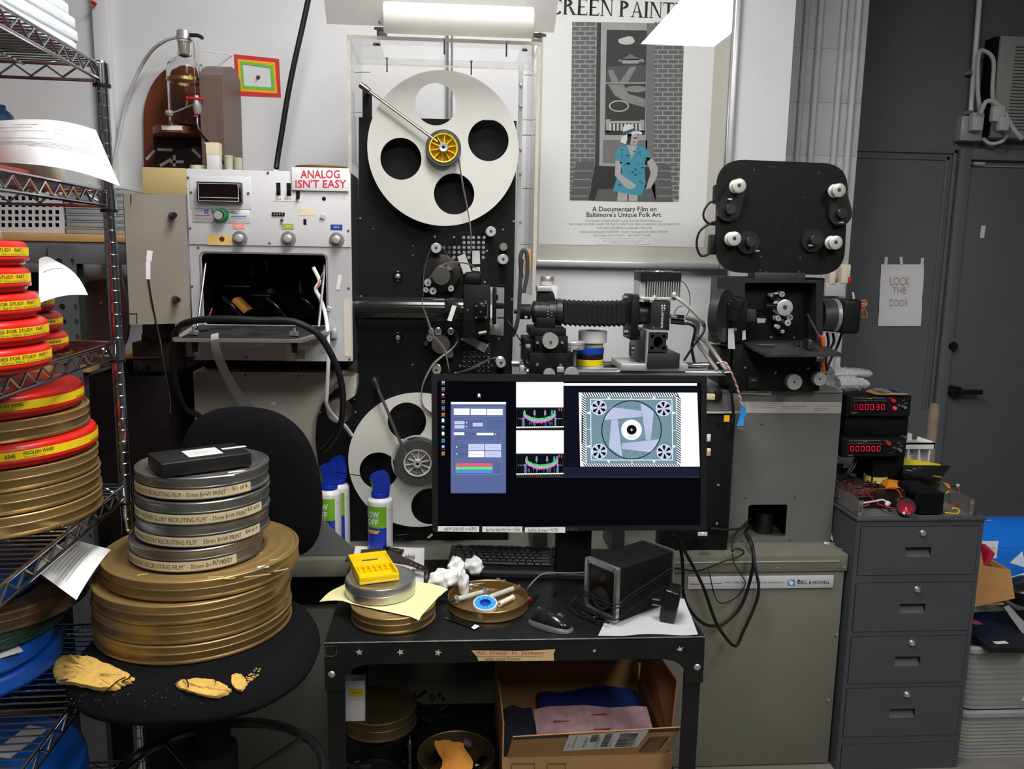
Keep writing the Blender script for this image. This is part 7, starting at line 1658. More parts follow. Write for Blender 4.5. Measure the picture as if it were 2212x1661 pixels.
mb.build('key_bunch',steel,None,'bunch of keys and rings on the upper counter','keys')
p=PZ(*kc(795,110),ct_+.008);mb=MB();mb.box(p,(.026,.018,.003),(.2,.15,.3),.001);mb.cyl(p,p+Vector((-.015,0,.0)),.003,n=8);mb.build('blue_tag',M('violet_blue_tag',S(70,80,170),.4,var=.03),None,'small blue key tag on the upper counter','tag')
# wires and parts in the tray
wires=[([(330,1365),(430,1362),(560,1345),(640,1330),(690,1350),(705,1370)],.0032,white,'white cable with plug end lying in the tray'),
([(390,1222),(450,1235),(520,1300),(600,1370),(700,1410),(800,1425),(850,1425)],.0018,M('red_wire',S(196,50,60),.45,var=.05),'red wire curving along the tray front'),
([(700,1205),(800,1215),(845,1265),(860,1330),(855,1385)],.0022,M('red_orange_wire',S(226,70,50),.45),'red-orange wire arching left of the round red lens'),
([(440,1225),(560,1212),(700,1200),(850,1198),(970,1205)],.0020,orange,'orange wire lying under the amber sheet'),
([(1250,1150),(1320,1142),(1370,1180),(1385,1220),(1355,1255)],.0024,M('yellow_wire',S(232,200,40),.45,var=.05),'yellow wire looping behind the finned black part'),
([(1270,1160),(1350,1150),(1395,1190),(1390,1250)],.0022,orange,'orange wire looping beside the yellow wire'),
([(1380,1400),(1440,1390),(1480,1340),(1495,1270),(1498,1200)],.0018,M('red_wire',(0,0,0)),'thin red wire rising at the right of the tray'),
([(1345,1470),(1420,1480),(1480,1478),(1495,1450),(1470,1425),(1420,1420)],.0022,M('yellow_wire',(0,0,0)),'yellow wire loop at the tray front right'),
([(1400,1185),(1440,1180),(1480,1172)],.0016,blk,'short black wire with white plug at the tray back right'),
([(320,1270),(300,1310),(340,1360),(400,1390),(460,1395),(500,1375)],.0018,orange,'orange wire coiled at the tray left'),
([(340,1460),(400,1462),(405,1420),(398,1385)],.0014,blk,'thin black wire stub at the front left of the tray'),
([(880,1090),(950,1100),(1000,1130),(1040,1135)],.0024,M('red_wire',(0,0,0)),'red wire beside the manual in the tray'),
([(1640,1440),(1635,1390),(1600,1350),(1560,1340)],.0018,M('red_wire',(0,0,0)),'red wire end at the right tray wall')]
for pts,r,m,lab in wires:
    c=[]
    for x,y in pts:
        z=TZ+.016+(.03 if y<1300 else .014)*(.6+.4*sin(x*.02));c.append(PZ(*kc(x,y),z))
    mb=MB();mb.tube(c,r,7,smooth=6)
    if 'plug end' in lab:mb.box(c[-1],(.012,.012,.014),(.3,.2,.4),.002)
    if 'white plug' in lab:mb.mat(1);mb.box(c[-1],(.010,.008,.010),(.3,.2,.4),.001)
    mb.build('loose_wire',[m,white],None,lab,'wire','loose wires in the tray')
mb=MB()
for k in range(60):
    x=ru(170,560);y=ru(1130,1330);p=PZ(*kc(x,y),TZ+.012+random.random()*.03);mb.tube([p,p+Vector((ru(-.03,.03),ru(-.02,.02),ru(0,.015))),p+Vector((ru(-.05,.05),ru(-.03,.03),0))],.0013,5,smooth=4)
o=mb.build('wire_tangle',M('dark_wire_mix',(.03,.012,.010),.5,col2=(.25,.05,.03),thr=(.45,.6),scale=60),None,'dark tangle of thin wires at the left of the tray','wires',kind='stuff')
mb=MB();
for k in range(26):
    x=ru(230,1000);y=ru(1050,1230);p=PZ(*kc(x,y),TZ+.014);mb.box(p,(ru(.01,.035),ru(.01,.03),ru(.006,.024)),(ru(-.4,.4),ru(-.4,.4),random.random()*3))
o=mb.build('electronic_parts',M('dark_parts',(.02,.02,.022),.4,.3,col2=(.07,.06,.05)),None,'jumble of dark electronic parts at the back of the tray','parts',kind='stuff')
c_=[PZ(*kc(x,y),TZ+.013) for x,y in((330,1385),(850,1395),(960,1200),(470,1195))];mb=MB();mb.add(c_+[v-ZU*.010 for v in c_],[(0,1,2,3),(7,6,5,4),(0,4,5,1),(1,5,6,2),(2,6,7,3),(3,7,4,0)]);mb.build('dark_board',blkp,None,'dark flat board lying under the wires in the tray','board')
p=PZ(*kc(785,1150),TZ+.04);g=[[PZ(*kc(x,y),TZ+z) for x,y,z in r] for r in([(630,1145,.03),(690,1195,.028),(830,1200,.024),(945,1205,.022)],[(650,1110,.045),(720,1105,.05),(820,1115,.048),(945,1190,.026)])]
MB().sheet(g,.0015).build('amber_sheet',M('amber_translucent',S(206,128,30),.35,var=.1),None,'curved amber sheet lying in the tray','sheet')
p=PZ(*kc(570,1120),TZ+.02);mb=MB();mb.lathe([(.036,0),(.040,0),(.040,.022),(.036,.022),(.036,0)],p,n=36);mb.build('tape_roll',M('pale_yellow_tape',S(226,208,120),.5,var=.04),None,'pale yellow tape roll beside the amber sheet','tape roll')
# white paper crumple at the tray left back
g=[[PZ(*kc(x,y),TZ+.05+ru(-.008,.012)) for x in(215,300,380,460)] for y in(975,930,885)]
MB().sheet(g,.0006).build('crumpled_paper',paper,None,'crumpled white paper under the lower counter','paper')
for off,w_ in((0,'left'),(30,'right')):
    mb=MB();mb.ptube([(*kc(350+off*.3,860),2.67),(*kc(320+off,930),2.67),(*kc(250+off,1030),2.66),(*kc(165+off*.3,1110),2.64)],.0045,8);mb.build('counter_cable',blk,None,w_+' black cable of two dropping from the lower counter','cable')
# red lens lamp and finned black block
lp=P(*kc(965,1375),2.360);R=95/5.12*dep(lp)/F;
ld=Vector((-.35,-.9,.12)).normalized();o=Vector((lp.x,2.395,TZ+R+.004))
t=thing('signal_lamp','round red lens lamp with chrome ring attached to a black finned block','lamp',(o.x,o.y,TZ+.003))
mb=MB();mb.lathe([(R*.86,.03),(R*.86,.034),(R,.034),(R*1.02,.028),(R*1.0,-.01),(R*.9,-.03),(0,-.03)],o,ld,36);mb.build('chrome_ring',M('worn_chrome',(.4,.4,.4),.25,1,var=.1),t)
MB().lathe([(R*.86,.030),(R*.5,.026),(0,.022)],o,ld,30).build('red_lens',M('red_lens',(.32,.012,.025),.15,var=.15,scale=25,coat=.6),t)
fb=P(*kc(1190,1330),2.390);mb=MB();Xb=o.x+.067
q=Rc(*kc(1075,1220),*kc(1345,1500),2.370);fz=TZ+.003
mb.bb(q[0],q[1]-.008,2.385,2.460,fz,q[3]-.008,.004)
n=18
for i in range(n):z=fz+.004+(q[3]-fz-.016)*i/n;mb.bb(q[0]+.002,q[1],2.379,2.465,z,z+.0022)
mb.bb(q[0]-.02,q[1]-.03,2.400,2.480,q[3]-.02,q[3],.004);mb.build('finned_block',blkm,t)
# manual, white crate, foil bag
t=thing('printed_manual','black and yellow printed manual leaning at the back of the tray','manual',PZ(*kc(1100,1000),TZ+.05))
A,B,D_=P(*kc(870,1035),2.570),P(*kc(1285,1105),2.550),P(*kc(1395,950),2.650);E_=P(*kc(885,945),2.670);n_=(B-A).cross(D_-A).normalized();n_=n_ if n_.z>0 else -n_
mb=MB();q_=[A,B,D_,E_];mb.add(q_+[v-n_*.008 for v in q_],[(0,1,2,3),(7,6,5,4),(0,4,5,1),(1,5,6,2),(2,6,7,3),(3,7,4,0)]);mb.build('cover',M('manual_black',(.01,.01,.011),.6,spec=.15),t)
A2,B2=P(*kc(892,868),2.730),P(*kc(1290,935),2.690);mb=MB();q_=[E_,E_.lerp(D_,.8),B2,A2];mb.add(q_+[v-n_*.006 for v in q_],[(0,1,2,3),(7,6,5,4),(0,4,5,1),(1,5,6,2),(2,6,7,3),(3,7,4,0)]);mb.build('yellow_section',M('manual_yellow',S(226,196,10),.45,var=.05),t)
uu=(A-B).normalized();vv=n_.cross(uu).normalized();
mb=MB()
if vv.dot(A-E_)<0:vv=-vv
for s,u0,h_,k in(('101 SPRING ASSORTMENT',.12,.007,.30),('RESSORTS ASSORTIS',.16,.006,.50),('101 PIEZAS',.25,.006,.68)):
    c_=B.lerp(A,.5)+(E_.lerp(D_,.5)-A.lerp(B,.5))*k+n_*.0006;mb.text(s,c_,uu,vv,h_,None,'C')
mb.mat(1);c_=B.lerp(A,.12)+(D_-B)*.15+n_*.0006;mb.text('CRAFT',c_,uu,vv,.008,None,'C',.02)
mb.build('lettering',[white,yel],t)
q=Rc(*kc(900,700),*kc(1220,930),2.770);t=thing('white_crate','white plastic crate behind the digital counters','crate',((q[0]+q[1])/2,2.810,TZ+.003))
mb=MB();zc=q[3];x0,x1=q[0]-.06,q[1]
mb.bb(x0,x1,2.770,2.775,zc-.022,zc);mb.bb(x0,x1,2.770,2.825,zc-.006,zc);mb.bb(x1-.004,x1,2.770,2.825,zc-.022,zc);mb.build('rim',white,t)
mb=MB();
for X in(x1-.012,x1-.05,x1-.09):mb.bb(X-.006,X,2.776,2.820,TZ+.003,zc-.0225)
mb.bb(x0,x1-.006,2.818,2.822,TZ+.003,zc-.0225);mb.build('leg_ribs',white,t)
mb=MB();g=P(*kc(1030,625),2.810);h_=P(*kc(1225,690),2.780);i_=P(*kc(925,585),2.810);mb.add([g,h_,(g.x,2.810,zc),(h_.x-.001,2.780,zc)],[(0,1,3,2)]);mb.add([i_,P(*kc(975,600),2.810),P(*kc(970,690),2.810),P(*kc(920,690),2.810)],[(0,1,2,3)]);mb.build('side_flap',white,t)
# tan tube behind
p=P(*kc(1350,500),2.95);q=Rc(*kc(1240,180),*kc(1425,930),2.95);mb=MB();Rr=(q[1]-q[0])/2*.62;xc_=P(*kc(1350,180),2.95).x
mb.lathe([(0,0),(Rr,0),(Rr,q[3]-.03),(Rr*.85,q[3]-.005),(0,q[3])],(P(*kc(1320,500),2.95).x,3.02,FZ),n=28);mb.build('tan_tube',M('tan_padded_tube',S(140,124,104),.8,var=.1,scale=30),None,'tall tan padded tube standing in front of the dark door','tube')
# ---------------------------------------------------------------- boxes at lower right
def kb2(x,y):return k7r(x,y)
# lower clear bin, upper clear bin with black case, cardboard tray, blue box
binm=M('cloudy_bin_plastic',(.5,.51,.51),.32,trans=.5,var=.05,ior=1.2,bump=.1,scale=20)
def bin_(lab,x0,y0,x1,y1,Yb,Db,zb,ribs,taper=.012):
    q=Rc(*k7r(x0,y0),*k7r(x1,y1),Yb);z1=q[3];t=thing('storage_bin',lab,'storage bin',((q[0]+q[1])/2,Yb+Db/2,zb))
    X0,X1=q[0],q[1]+.12;mb=MB();prof=[]
    out=lambda k:[(a,b) for a,b in rrect(X0+k,Yb+k,X1-k,Yb+Db-k,.045,5)]
    lv=[];nz=ribs*3
    for i in range(nz+1):
        s=i/nz;lv.append((zb+(z1-.02-zb)*s,taper*(1-s)+(.0016 if i%3 else 0)))
    lv+=[(z1-.02,-.008),(z1-.004,-.009),(z1,-.006),(z1,.004),(z1-.02,.004)]
    vs=[];fs=[];n=None
    for z,k in lv:
        o=out(k+.002);n=len(o);vs+=[(a,b,z) for a,b in o]
    for r in range(len(lv)-1):
        for i in range(n):j=(i+1)%n;fs.append((r*n+i,r*n+j,(r+1)*n+j,(r+1)*n+i))
    fs.append(tuple(range(n)));mb.add(vs,fs);mb.build('body',binm,t);return t,X0,X1,zb,z1
b1=bin_('lower clear plastic bin on the floor right of the drawer cabinet',850,1290,1340,1610,2.400,.38,FZ+.001,12)
b2=bin_('upper clear ribbed bin with the black case on it',885,880,1340,1290,2.380,.38,b1[4]+.001,11,.03)
mb=MB()
for k in range(22):
    p=Vector((ru(b2[1]+.05,b2[2]-.08),ru(2.440,2.680),ru(b2[3]+.02,b2[4]-.07)));mb.box(p,(ru(.04,.09),ru(.03,.07),ru(.02,.05)),(random.random(),random.random(),random.random()),.004)
mb.build('bin_contents',M('pale_contents',S(190,188,184),.6,var=.2,scale=12),None,'pale jumbled contents inside the upper clear bin','contents',kind='stuff')
mb=MB()
for k in range(14):
    p=Vector((ru(b1[1]+.12,b1[2]-.08),ru(2.460,2.700),ru(b1[3]+.04,b1[4]-.06)));mb.box(p,(ru(.05,.12),ru(.03,.07),ru(.02,.05)),(random.random(),random.random(),random.random()),.004)
mb.build('bin_contents',M('grey_contents',S(120,120,118),.6,var=.3,scale=10),None,'grey jumbled contents inside the lower clear bin','contents',kind='stuff')
mb=MB();q=P(*k7r(885,1495),2.460);mb.lathe([(0,0),(.04,0),(.04,.06),(0,.06)],(q.x+.03,2.470,b1[3]+.04),n=24);mb.build('yellow_roll',M('lime_roll',S(196,190,60),.5,var=.05),None,'lime yellow roll inside the lower clear bin','roll')
zt=b2[4]
t=thing('black_case','black flat case with blue edge and white label on the upper clear bin','case',P(*k7r(1100,880),2.400))
A,B=P(*k7r(1062,885),2.370),P(*k7r(1300,884),2.370);D_=P(*k7r(930,790),2.500);z0=zt+.002
def zp2(x,y,z):return PZ(*k7r(x,y),z)
zq=zt+.022;q_=[zp2(1062,885,zq),zp2(1330,885,zq),zp2(1330,640,zq),zp2(950,660,zq),zp2(930,785,zq)]
mb=MB();N=len(q_);lo=[Vector((v.x,v.y,zq-.018)) for v in q_];mb.add(q_+lo,[tuple(range(N)),tuple(range(2*N-1,N-1,-1))]+[(i,N+i,N+(i+1)%N,(i+1)%N) for i in range(N)]);mb.build('shell',blk,t)
mb=MB();mb.tube([zp2(930,790,zq-.009),zp2(1062,888,zq-.009)],.0022,6);mb.build('blue_edge',M('blue_edge',S(40,70,190),.4),t)
c_=zp2(1130,853,zq);mb=MB();mb.box(c_+ZU*.0006,(.044,.016,.0008),(0,0,.08));mb.mat(1);mb.text('COLLECTION',c_+ZU*.0012,XU,YU,.004,.036,'C');mb.build('white_label',[white,inkg],t)
c_=zp2(972,725,zq);MB().box(c_+ZU*.0006,(.03,.03,.0008),(0,0,.1)).build('red_sticker',M('red_grey_sticker',S(170,80,84),.5,var=.3,scale=90),t)
# tan card bin
cq=[P(*k7r(955,625),2.360),P(*k7r(1220,570),2.430)]
t=thing('cardboard_bin','tan open cardboard parts bin in front of the blue box','cardboard bin',cq[0])
z0=zq+.002;A=zp2(945,640,z0+.06);
Yk=2.460
fl=[P(*k7r(955,627),Yk),P(*k7r(1222,570),Yk),P(*k7r(1192,388),Yk),P(*k7r(1022,360),Yk),P(*k7r(1005,270),Yk),P(*k7r(940,420),Yk)]
MB().plate((0,Yk+.004,0),(1,0,0),(0,0,1),[(v.x,v.z) for v in fl],[],.004).build('front_wall',card,t)
X1=fl[2].x;mb=MB();zb_=fl[1].z
mb.bb(fl[0].x-.02,X1-.004,Yk+.0045,Yk+.16,fl[0].z+.006,fl[0].z+.010);mb.bb(X1-.004,X1,Yk+.0045,Yk+.16,fl[0].z+.02,fl[2].z);mb.bb(fl[0].x-.02,X1,Yk+.16,Yk+.164,fl[0].z+.006,fl[2].z+.02);mb.bb((fl[3].x+X1)/2,(fl[3].x+X1)/2+.003,Yk+.005,Yk+.159,fl[0].z+.01,fl[2].z+.006);mb.build('bin_walls',card,t)
mb=MB();mb.box((fl[3].x+.012,Yk+.03,fl[3].z+.01),(.02,.06,.09),(.2,.3,0),.006);mb.build('red_packet',M('crimson_packet',S(200,40,70),.35,var=.1),None,'crimson packet standing in the tan cardboard bin','packet')
# blue box
Yq2=2.660;q=Rc(*k7r(1000,235),*k7r(1330,535),Yq2)
t=thing('blue_box','bright blue cardboard box with white lettering right of the drawer cabinet','box',((q[0]+q[1])/2,Yq2+.1,q[2]))
X0=P(*k7r(1010,240),Yq2).x;X1=X0+.30;z0_=q[2];z1_=P(*k7r(1110,245),Yq2).z
blu=M('bright_blue_card',S(22,112,214),.4,var=.04,scale=10)
mb=MB();mb.bb(X0,X1,Yq2,Yq2+.24,z0_,z1_,.003);mb.build('box',blu,t)
mb=MB();mb.sheet([[Vector((X0+.0,Yq2+.24-.24*i/8,z1_+.001+.055*sin(pi*min(1,(i+1.5)/9))**.8)),Vector((X1,Yq2+.24-.24*i/8,z1_+.001+.055*sin(pi*min(1,(i+1.5)/9))**.8))] for i in range(9)],.002);mb.build('lid_flap',blu,t)
mb=MB();c_=Vector((X0+.075,Yq2+.12,z1_+.0585));mb.text('Lumenera',c_,-XU,-YU*.97+ZU*.0,.016,.07,'C',.02);
a_=Vector((X1-.12,Yq2-.0006,(z0_+z1_)/2));
for k in range(4):
    an=pi/4+pi/2*k;u=Vector((cos(an),0,sin(an)));v=Vector((-sin(an),0,cos(an)));mb.add([a_+u*.07+v*.03,a_+u*.07-v*.03,a_+u*.012],[(0,1,2)])
mb.build('lettering',M('pale_blue_print',S(220,232,248),.5,var=.02),t)
a_=Rc(*k7r(1012,205),*k7r(1112,315),Yq2-.004);mb=MB();mb.bb(X0-.004,a_[1],Yq2-.0022,Yq2-.0008,a_[2],a_[3]);mb.mat(1);mb.ptext('PACKING LIST',*k7r(1030,240),*k7r(1095,262),Yq2-.0026);mb.build('white_label',[white,inkg],t)
# black bag and clear wrap behind the case
g=[]
p0=P(*k7r(1250,590),2.600)
mb=MB();vs=[];fs=[];n=16;m_=10
for i in range(m_+1):
    th_=pi*i/m_
    for j in range(n):
        a=2*pi*j/n;k=1+.12*sin(3*a+i)+.08*ru(-1,1);vs.append((p0.x+.06+.11*k*sin(th_)*cos(a),2.640+.09*k*sin(th_)*sin(a),zq+.055+.052*cos(th_)))
for i in range(m_):
    for j in range(n):fs.append((i*n+j,i*n+(j+1)%n,(i+1)*n+(j+1)%n,(i+1)*n+j))
mb.add(vs,fs).build('black_bag',M('black_poly_bag',(.01,.01,.011),.22,var=.2,bump=.2,scale=20),None,'black plastic bag between the black case and the blue box','bag')
g=[[P(*k7r(x,y),Y) for x,y,Y in r] for r in([(1150,625,2.460),(1200,700,2.440),(1250,770,2.430),(1290,820,2.420)],[(1180,612,2.480),(1240,680,2.470),(1300,740,2.450),(1340,790,2.440)])]
MB().sheet(g,.001).build('clear_wrap',M('bubble_film',(0,0,0)),None,'strip of clear plastic wrap lying over the black case','plastic wrap')
# ---------------------------------------------------------------- black steel cart
CT=.70;CYF=1.826;CYB=2.345;cx0,cx1=-.288,.612
t=thing('utility_cart','black steel utility cart with star stickers in front of the printer','cart',((cx0+cx1)/2,(CYF+CYB)/2,FZ))
cm=M('cart_black_enamel',(.008,.008,.0085),.36,var=.35,scale=14,bump=.04,spec=.35)
ap=CT-.055
mb=MB();mb.bb(cx0,cx1,CYF,CYB,CT-.004,CT,.0015);mb.bb(cx0,cx1,CYF,CYF+.003,ap,CT-.0045);mb.bb(cx0,cx1,CYB-.003,CYB,ap,CT-.0045);mb.bb(cx0,cx0+.003,CYF+.0035,CYB-.0035,ap,CT-.0045);mb.bb(cx1-.003,cx1,CYF+.0035,CYB-.0035,ap,CT-.0045);mb.build('top_tray',cm,t)
mb=MB();mb.cyl((cx0,CYF+.0005,CT-.001),(cx1,CYF+.0005,CT-.001),.0016,n=8);mb.build('worn_edge',M('worn_edge_steel',(.28,.28,.28),.35,.8,var=.4,scale=40),t)
LW=.042
for X,sx in((cx0,1),(cx1,-1)):
    for Y,sy in((CYF,1),(CYB,-1)):
        mb=MB();xi=X+sx*.004;yi=Y+sy*.0036
        mb.bb(min(xi,xi+sx*LW),max(xi,xi+sx*LW),min(yi,yi+sy*.003),max(yi,yi+sy*.003),.06,CT-.005);mb.bb(min(xi,xi+sx*.003),max(xi,xi+sx*.003),min(yi+sy*.0032,yi+sy*LW),max(yi+sy*.0032,yi+sy*LW),.06,CT-.005);l=mb.build('leg',cm,t)
        mb=MB();mb.cyl((X+sx*.02,Y+sy*.02,.02),(X+sx*.02,Y+sy*.02,.062),.01,n=12);mb.cyl((X+sx*.02-.012,Y+sy*.02,-.01),(X+sx*.02+.012,Y+sy*.02,-.01),.029,n=18);mb.build('caster',blk,l)
    # corner gusset: curved web between apron and leg
    pts=[(X,ap+.001)];R_=.042
    pts=[(X+sx*.0,ap),(X+sx*.105,ap)]+[(X+sx*(.046+.05*(1-sin(a))),ap-.05*(1-cos(a))*0-.038*(1-cos(pi/2-a))*1) for a in [pi/2*i/8 for i in range(9)]][0:0]
    arc=[(X+sx*(.105-.060*sin(pi/2*i/8)),ap-.040*(1-cos(pi/2*i/8))) for i in range(9)]
    poly_=[(X,ap+.02)]+[(X+sx*.105,ap+.02)]+arc+[(X+sx*.045,ap-.062),(X,ap-.062)]
    MB().plate((0,CYF-.0005,0),(1,0,0),(0,0,1),poly_,[],.002).build('corner_gusset',cm,t)
    mb=MB();mb.lathe([(.0085,0),(.0085,.001),(.006,.0035),(0,.0045)],(X+sx*.016,CYF-.0027,ap-.022),(0,-1,0),18);mb.build('bolt',steel,t)
mb=MB();mb.bb(cx0+.01,cx1-.01,CYF+.008,CYB-.008,.240,.244);
for Y in(CYF+.0085,CYB-.0115):mb.bb(cx0+.01,cx1-.01,Y,Y+.003,.2,.2395)
mb.build('lower_shelf',cm,t)
def star(mb,x,y,r,rot=0,Y=CYF-.0012):
    p=P(x,y,Y);k=dep(p)/F;o=[]
    for i in range(10):a=pi/2+pi*i/5+rot;R=(r if i%2==0 else r*.42)*k;o.append((p.x+R*cos(a),p.z+R*sin(a)))
    mb.plate((0,Y+.0008,0),(1,0,0),(0,0,1),o,[],.0008)
for x,y,r,ro in((776,1409,8,.1),(865,1409,8,.35),(946,1410,8,-.2),(1284,1406,4.5,.4),(1469,1403,8,.3)):
    mb=MB();star(mb,x,y,r,ro);mb.build('star_sticker',M('silver_star',S(206,204,196),.35,.4,var=.1),t)
mb=MB();pts=[(1018,1405),(1060,1405),(1120,1406),(1170,1404),(1200,1402),(1196,1412),(1197,1427),(1120,1428),(1060,1427),(1034,1428),(1030,1418)];mb.poly([P(x,y,CYF-.0014) for x,y in pts]);mb.mat(1);mb.ptext('All  Discs  In  Jackets',1029,1406,1174,1416,CYF-.0019);mb.mat(2);mb.ptext('with their Forms',1048,1420,1124,1426,CYF-.0019);q4(mb,1028,1417.2,1172,1417.8,CYF-.0019)
mb.build('masking_label',[M('tan_masking',S(206,176,128),.6,var=.1,scale=40),M('red_ink',S(170,60,50),.6,var=0),M('pencil',(0,0,0))],t)
mb=MB();a=Rc(703,1396,727,1418,CYF-.002);mb.tube([(a[0],CYF-.001,a[3]),(a[1],CYF-.001,a[3]),(a[1],CYF-.001,a[2]+.006),(a[1]-.008,CYF-.001,a[2]),(a[0],CYF-.001,a[2]+.001)],.0006,4,closed=True);mb.build('embossed_mark',M('worn_gold_line',(.14,.12,.08),.4),t)
# ---- things on the cart
z=CT+.0005
can('film_can','gold film can under the yellow note sheet at the cart left','film can',(-.1375,1.960,z),.104,.042,gold,goldt)
zc=z+.0425
# yellow note paper draped on the can
xs=lambda x,y,zz:PZ(x,y,zz)
cor=[xs(690,1290,zc),xs(905,1337,zc),xs(968,1274,zc-.008),xs(760,1232,zc+.004)]
g=[];n=12
for i in range(n+1):
    r=[]
    for j in range(n+1):
        s,u=i/n,j/n;p=cor[0]*(1-s)*(1-u)+cor[1]*s*(1-u)+cor[2]*s*u+cor[3]*(1-s)*u
        d=math.hypot(p.x+.1375,p.y-1.96);zz=zc+.0015 if d<.122 else zc+.0015-(d-.122)*.2+.0035*sin(9*s+6*u)
        if s>.85 and d>.122:zz-= (s-.85)*.06*(1-abs(u-.4))
        r.append(Vector((p.x,p.y,zz)))
    g.append(r)
t=thing('note_sheet','pale yellow ruled note sheet under the silver tin','paper',(-.1375,1.96,zc))
MB().sheet(g,.0004).build('sheet',M('yellow_paper',S(242,236,176),.7,var=.03),t)
mb=MB()
for k in range(8):
    s=.45+.05*k
    i=min(int(s*n),n-1);fs_=s*n-i;pts=[]
    for u in(.55,.62,.7,.78,.85,.9):j=min(int(u*n),n-1);fu=u*n-j;pts.append(g[i][j]*(1-fs_)*(1-fu)+g[i+1][j]*fs_*(1-fu)+g[i+1][j+1]*fs_*fu+g[i][j+1]*(1-fs_)*fu+ZU*.0008)
    mb.tube(pts,.0003,4)
mb.build('writing_lines',M('faint_pencil',S(206,200,160),.7,var=0),t)
# silver tin
zt0=zc+.0042;c_=PZ(822,1244,zt0+.041);r_=(PZ(896,1244,zt0+.04)-PZ(748,1240,zt0+.04)).length/2;o=Vector((c_.x,c_.y,zt0))
t=thing('round_tin','round silver tin under the yellow plastic tray','tin',o)
tm2=M('silver_tin',(.55,.55,.53),.33,.9,var=.08,scale=30);MB().lathe([(0,0),(r_-.002,0),(r_,.001),(r_,.028),(0,.028)],o,n=56).build('base',tm2,t)
MB().lathe([(r_-.001,.0185),(r_+.001,.0185),(r_+.001,.020),(r_+.0005,.0205),(r_+.0005,.037),(r_-.001,.0395),(r_-.004,.0400),(r_-.006,.0385),(r_-.018,.0385),(r_-.02,.0375),(0,.0375)],o,n=56).build('lid',tm2,t)
zt1=zt0+.0405
# yellow tray
A,B,Cc,D=[PZ(x,y,zt1+.012) for x,y in((770,1254),(852,1245),(843,1196),(758,1207))]
ctr=(A+B+Cc+D)/4;ux=((B-A)+(Cc-D)).normalized();rz=math.atan2(ux.y,ux.x);rot=Euler((0,0,rz)).to_matrix();Lx=((B-A).length+(Cc-D).length)/2;Ly=((D-A).length+(Cc-B).length)/2
t=thing('yellow_holder','bright yellow plastic slotted holder on the silver tin','holder',(ctr.x,ctr.y,zt1));ym=M('yellow_plastic',S(246,206,0),.35,var=.02)
def yb(mb,u0,u1,v0,v1,z0,z1,bev=.0015):
    a=rot@Vector(((u0+u1)/2*Lx,(v0+v1)/2*Ly,0));mb.box((ctr.x+a.x,ctr.y+a.y,zt1+(z0+z1)/2),((u1-u0)*Lx,(v1-v0)*Ly,z1-z0),rot,bev)
mb=MB();yb(mb,-.5,.5,-.5,.5,0,.008);yb(mb,-.5,.5,-.5,-.44,.0082,.018);yb(mb,-.5,.5,.44,.5,.0082,.024);yb(mb,-.5,-.45,-.44,.44,.0082,.022);yb(mb,.45,.5,-.44,.44,.0082,.022);yb(mb,-.45,.45,.0,.44,.0082,.02);
for k in range(6):yb(mb,-.40+.14*k,-.34+.14*k,-.16,-.002,.0082,.017)
yb(mb,-.45,.45,-.10,-.06,.0082,.012);mb.build('body',ym,t)
a=rot@Vector((-.02*Lx,.2*Ly,0));mb=MB();mb.cyl((ctr.x+a.x,ctr.y+a.y,zt1+.0201),(ctr.x+a.x,ctr.y+a.y,zt1+.0204),.001,n=6)
pl_=[(-.022,0),(-.018,.004),(.018,.004),(.022,0),(.018,-.004),(-.018,-.004)];mb.plate((ctr.x+a.x,ctr.y+a.y,zt1+.0201),rot@XU,rot@YU,pl_,[],.0004);mb.mat(1);mb.text('DYMOX',(ctr.x+a.x,ctr.y+a.y,zt1+.0208),rot@XU,rot@YU,.004,.03,'C');mb.build('maker_mark',[ink,ym],t)
